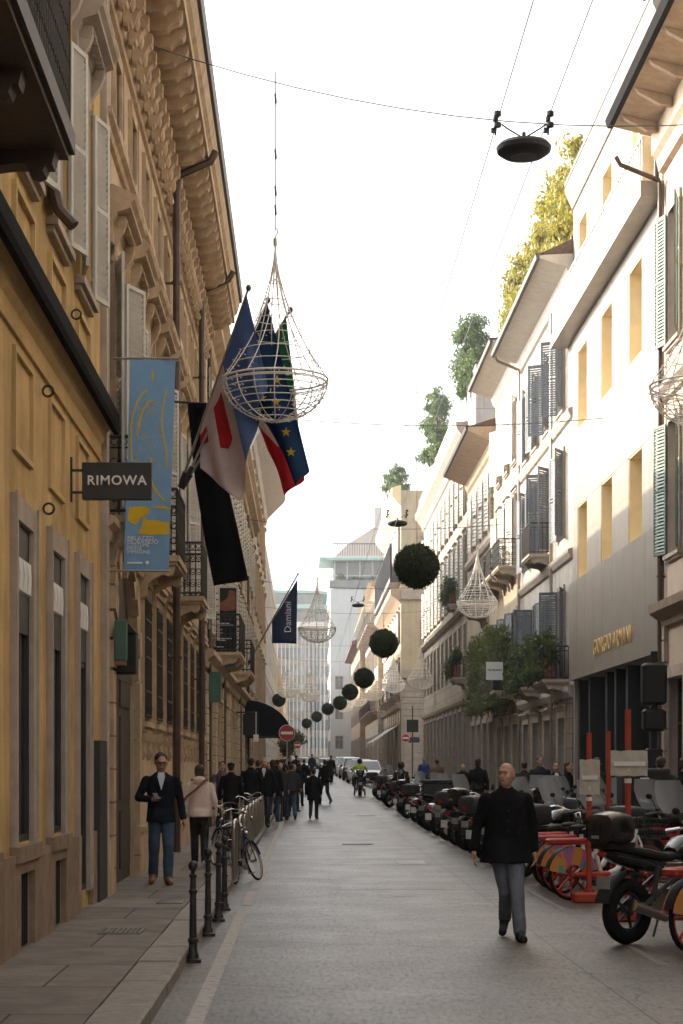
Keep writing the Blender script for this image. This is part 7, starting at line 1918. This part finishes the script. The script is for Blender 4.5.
def hedge(label, x0, x1, y0, y1, z0, z1, seed, n=15000):
    rnd = random.Random(seed); g = thing('hedge', label, 'hedge', ((x0+x1)/2, (y0+y1)/2, z0), 0, GP); b = MB(); o = Vector(g.location)
    MB().bbox(-(x1-x0)/2+.08, (x1-x0)/2-.05, -(y1-y0)/2+.1, (y1-y0)/2-.1, .003, .5, .02).build('trough', M['darkgrey'], g, 0)
    def pos():
        u, v, t = rnd.random(), rnd.random(), rnd.random(); y = y0+(y1-y0)*u; top = z1 + .5*noise.noise(Vector((y*.7, 0, seed))) ; bot = z0 - .5 + .5*noise.noise(Vector((y*.9, 5, seed)))
        x = x0 + (x1-x0)*t*.9 + .3*noise.noise(Vector((y*1.3, v*3, 2))); z = bot+(top-bot)*v; p = Vector((x, y, z))+Vector((rnd.gauss(0,.06),)*3)
        return p-o, None
    leaves(b, n, pos, .06, rnd); b.build('foliage', M['leafmid'], g, 0); return g
hedge('long dark evergreen hedge overflowing the balcony of the cream townhouse', 6.95, 7.8, 67.2, 77.5, 4.56, 6.9, 3, n=24000)
planter('small round planter with dark foliage further along, first floor', 7.35, 7.7, 89.2, 90.9, 6.1, 4)
planter('planter with green foliage on an upper balcony of the off white building', 7.35, 7.7, 92.0, 93.8, 10.0, 5)
# white board on balcony
Y = 66.0
g = thing('board_sign', 'small white board with dark lettering fixed at the end of the hedge balcony', 'sign', (at(494.5, Y), Y, 1.72+95*Y/1800), 0)
MB().bbox(-.31,.31,-.02,.02,-.33,.33,.01).build('board', M['white'], g, 0); te = text_mesh('TRUSSARDI', .105, M['black'], .002, bold=.002); obj('lettering', te, g, (0,-.026,.03), (PI/2,0,0))
MB().box(.31,.62,.0,.03,-.2,-.17).build('bracket', M['iron'], g, 0)
# roof gardens
bush('ivy_screen', 'tall yellow green ivy covered screen on the roof of the pale grey townhouse', 'climbing plant', [(8.6,y_,19.5+.25*math.sin(y_*1.7),.75,1.4,2.1+.25*math.sin(y_*2.3)) for y_ in (56.2,57.8,59.6,61.4,63.2,65,67,69,71)], 26000, .10, 'leafyel', seed=3, clump=2.0,
     stems=[((8.9,y_,16.9),(8.8,y_+.3,20.4),.05) for y_ in (57,60,63,66,70)])
bush('roof_tree', 'bushy green tree on the roof terrace of the off white building', 'tree', [(8.5,91.5,23.7,.85,1.3,1.3),(8.55,92.6,22.6,1.0,1.4,1.3),(8.3,90.8,22.9,.7,.9,1.3),(8.5,92.5,21.5,.8,1.6,.8),(8.3,90,21.6,.6,1.0,.9)], 15000, .085, 'leafgrn', seed=5, clump=1.6, stems=[((8.9,92,18.0),(8.55,92.0,24.0),.10)])
bush('roof_tree', 'smaller green tree farther along the off white roof terrace', 'tree', [(8.35,113,24.3,.85,1.7,1.0),(8.4,115,23.5,.85,1.4,1.4),(8.4,113,22.4,.8,1.8,1.0),(8.4,117,22.0,.8,1.8,.9)], 10000, .10, 'leafgrn', seed=6, clump=1.4, stems=[((8.9,115,18.0),(8.7,115,23.5),.12)])
bush('roof_tree', 'small green shrub on top of the warm yellow corner building', 'tree', [(7.4,142,24.3,1.0,1.5,1.9),(7.2,146,24.2,1.0,1.4,1.4)], 3000, .16, 'leafgrn', seed=7, clump=1.2, stems=[((7.6,142,22.4),(7.4,142,25),.1)])
bush('street_tree', 'small dark green tree at the left pavement far down the street', 'tree', [(-1.6,170,4.2,1.3,1.5,1.9),(-1.4,172,3.2,1.0,1.2,1.4)], 3000, .17, 'leaf', seed=8, stems=[((-1.6,170,1.0),(-1.6,170,4.4),.12)])
bush('terrace_plants', 'row of green shrubs on the terrace of the pale tower', 'plant', [(x_,242.8,26.6,1.0,.7,1.0) for x_ in (5,7,9,11,13)], 3600, .2, 'leafgrn', seed=10, clump=.8)
# haze
hz = MB().box(-60, 60, -25, 420, -1.6, 60); ho = hz.build('haze', None, None, 0) if False else None
m = bpy.data.materials.new('street haze'); m.use_nodes = True; n = m.node_tree; n.nodes.clear(); o_ = n.nodes.new('ShaderNodeOutputMaterial'); pv = n.nodes.new('ShaderNodeVolumePrincipled')
pv.inputs['Color'].default_value = (.92,.95,1,1); pv.inputs['Density'].default_value = .0005; pv.inputs['Anisotropy'].default_value = .3; n.links.new(pv.outputs[0], o_.inputs['Volume'])
if HAZE:
    me = hz.mesh('haze', m, 0); ho = obj('haze', me); ho['kind'] = 'stuff'
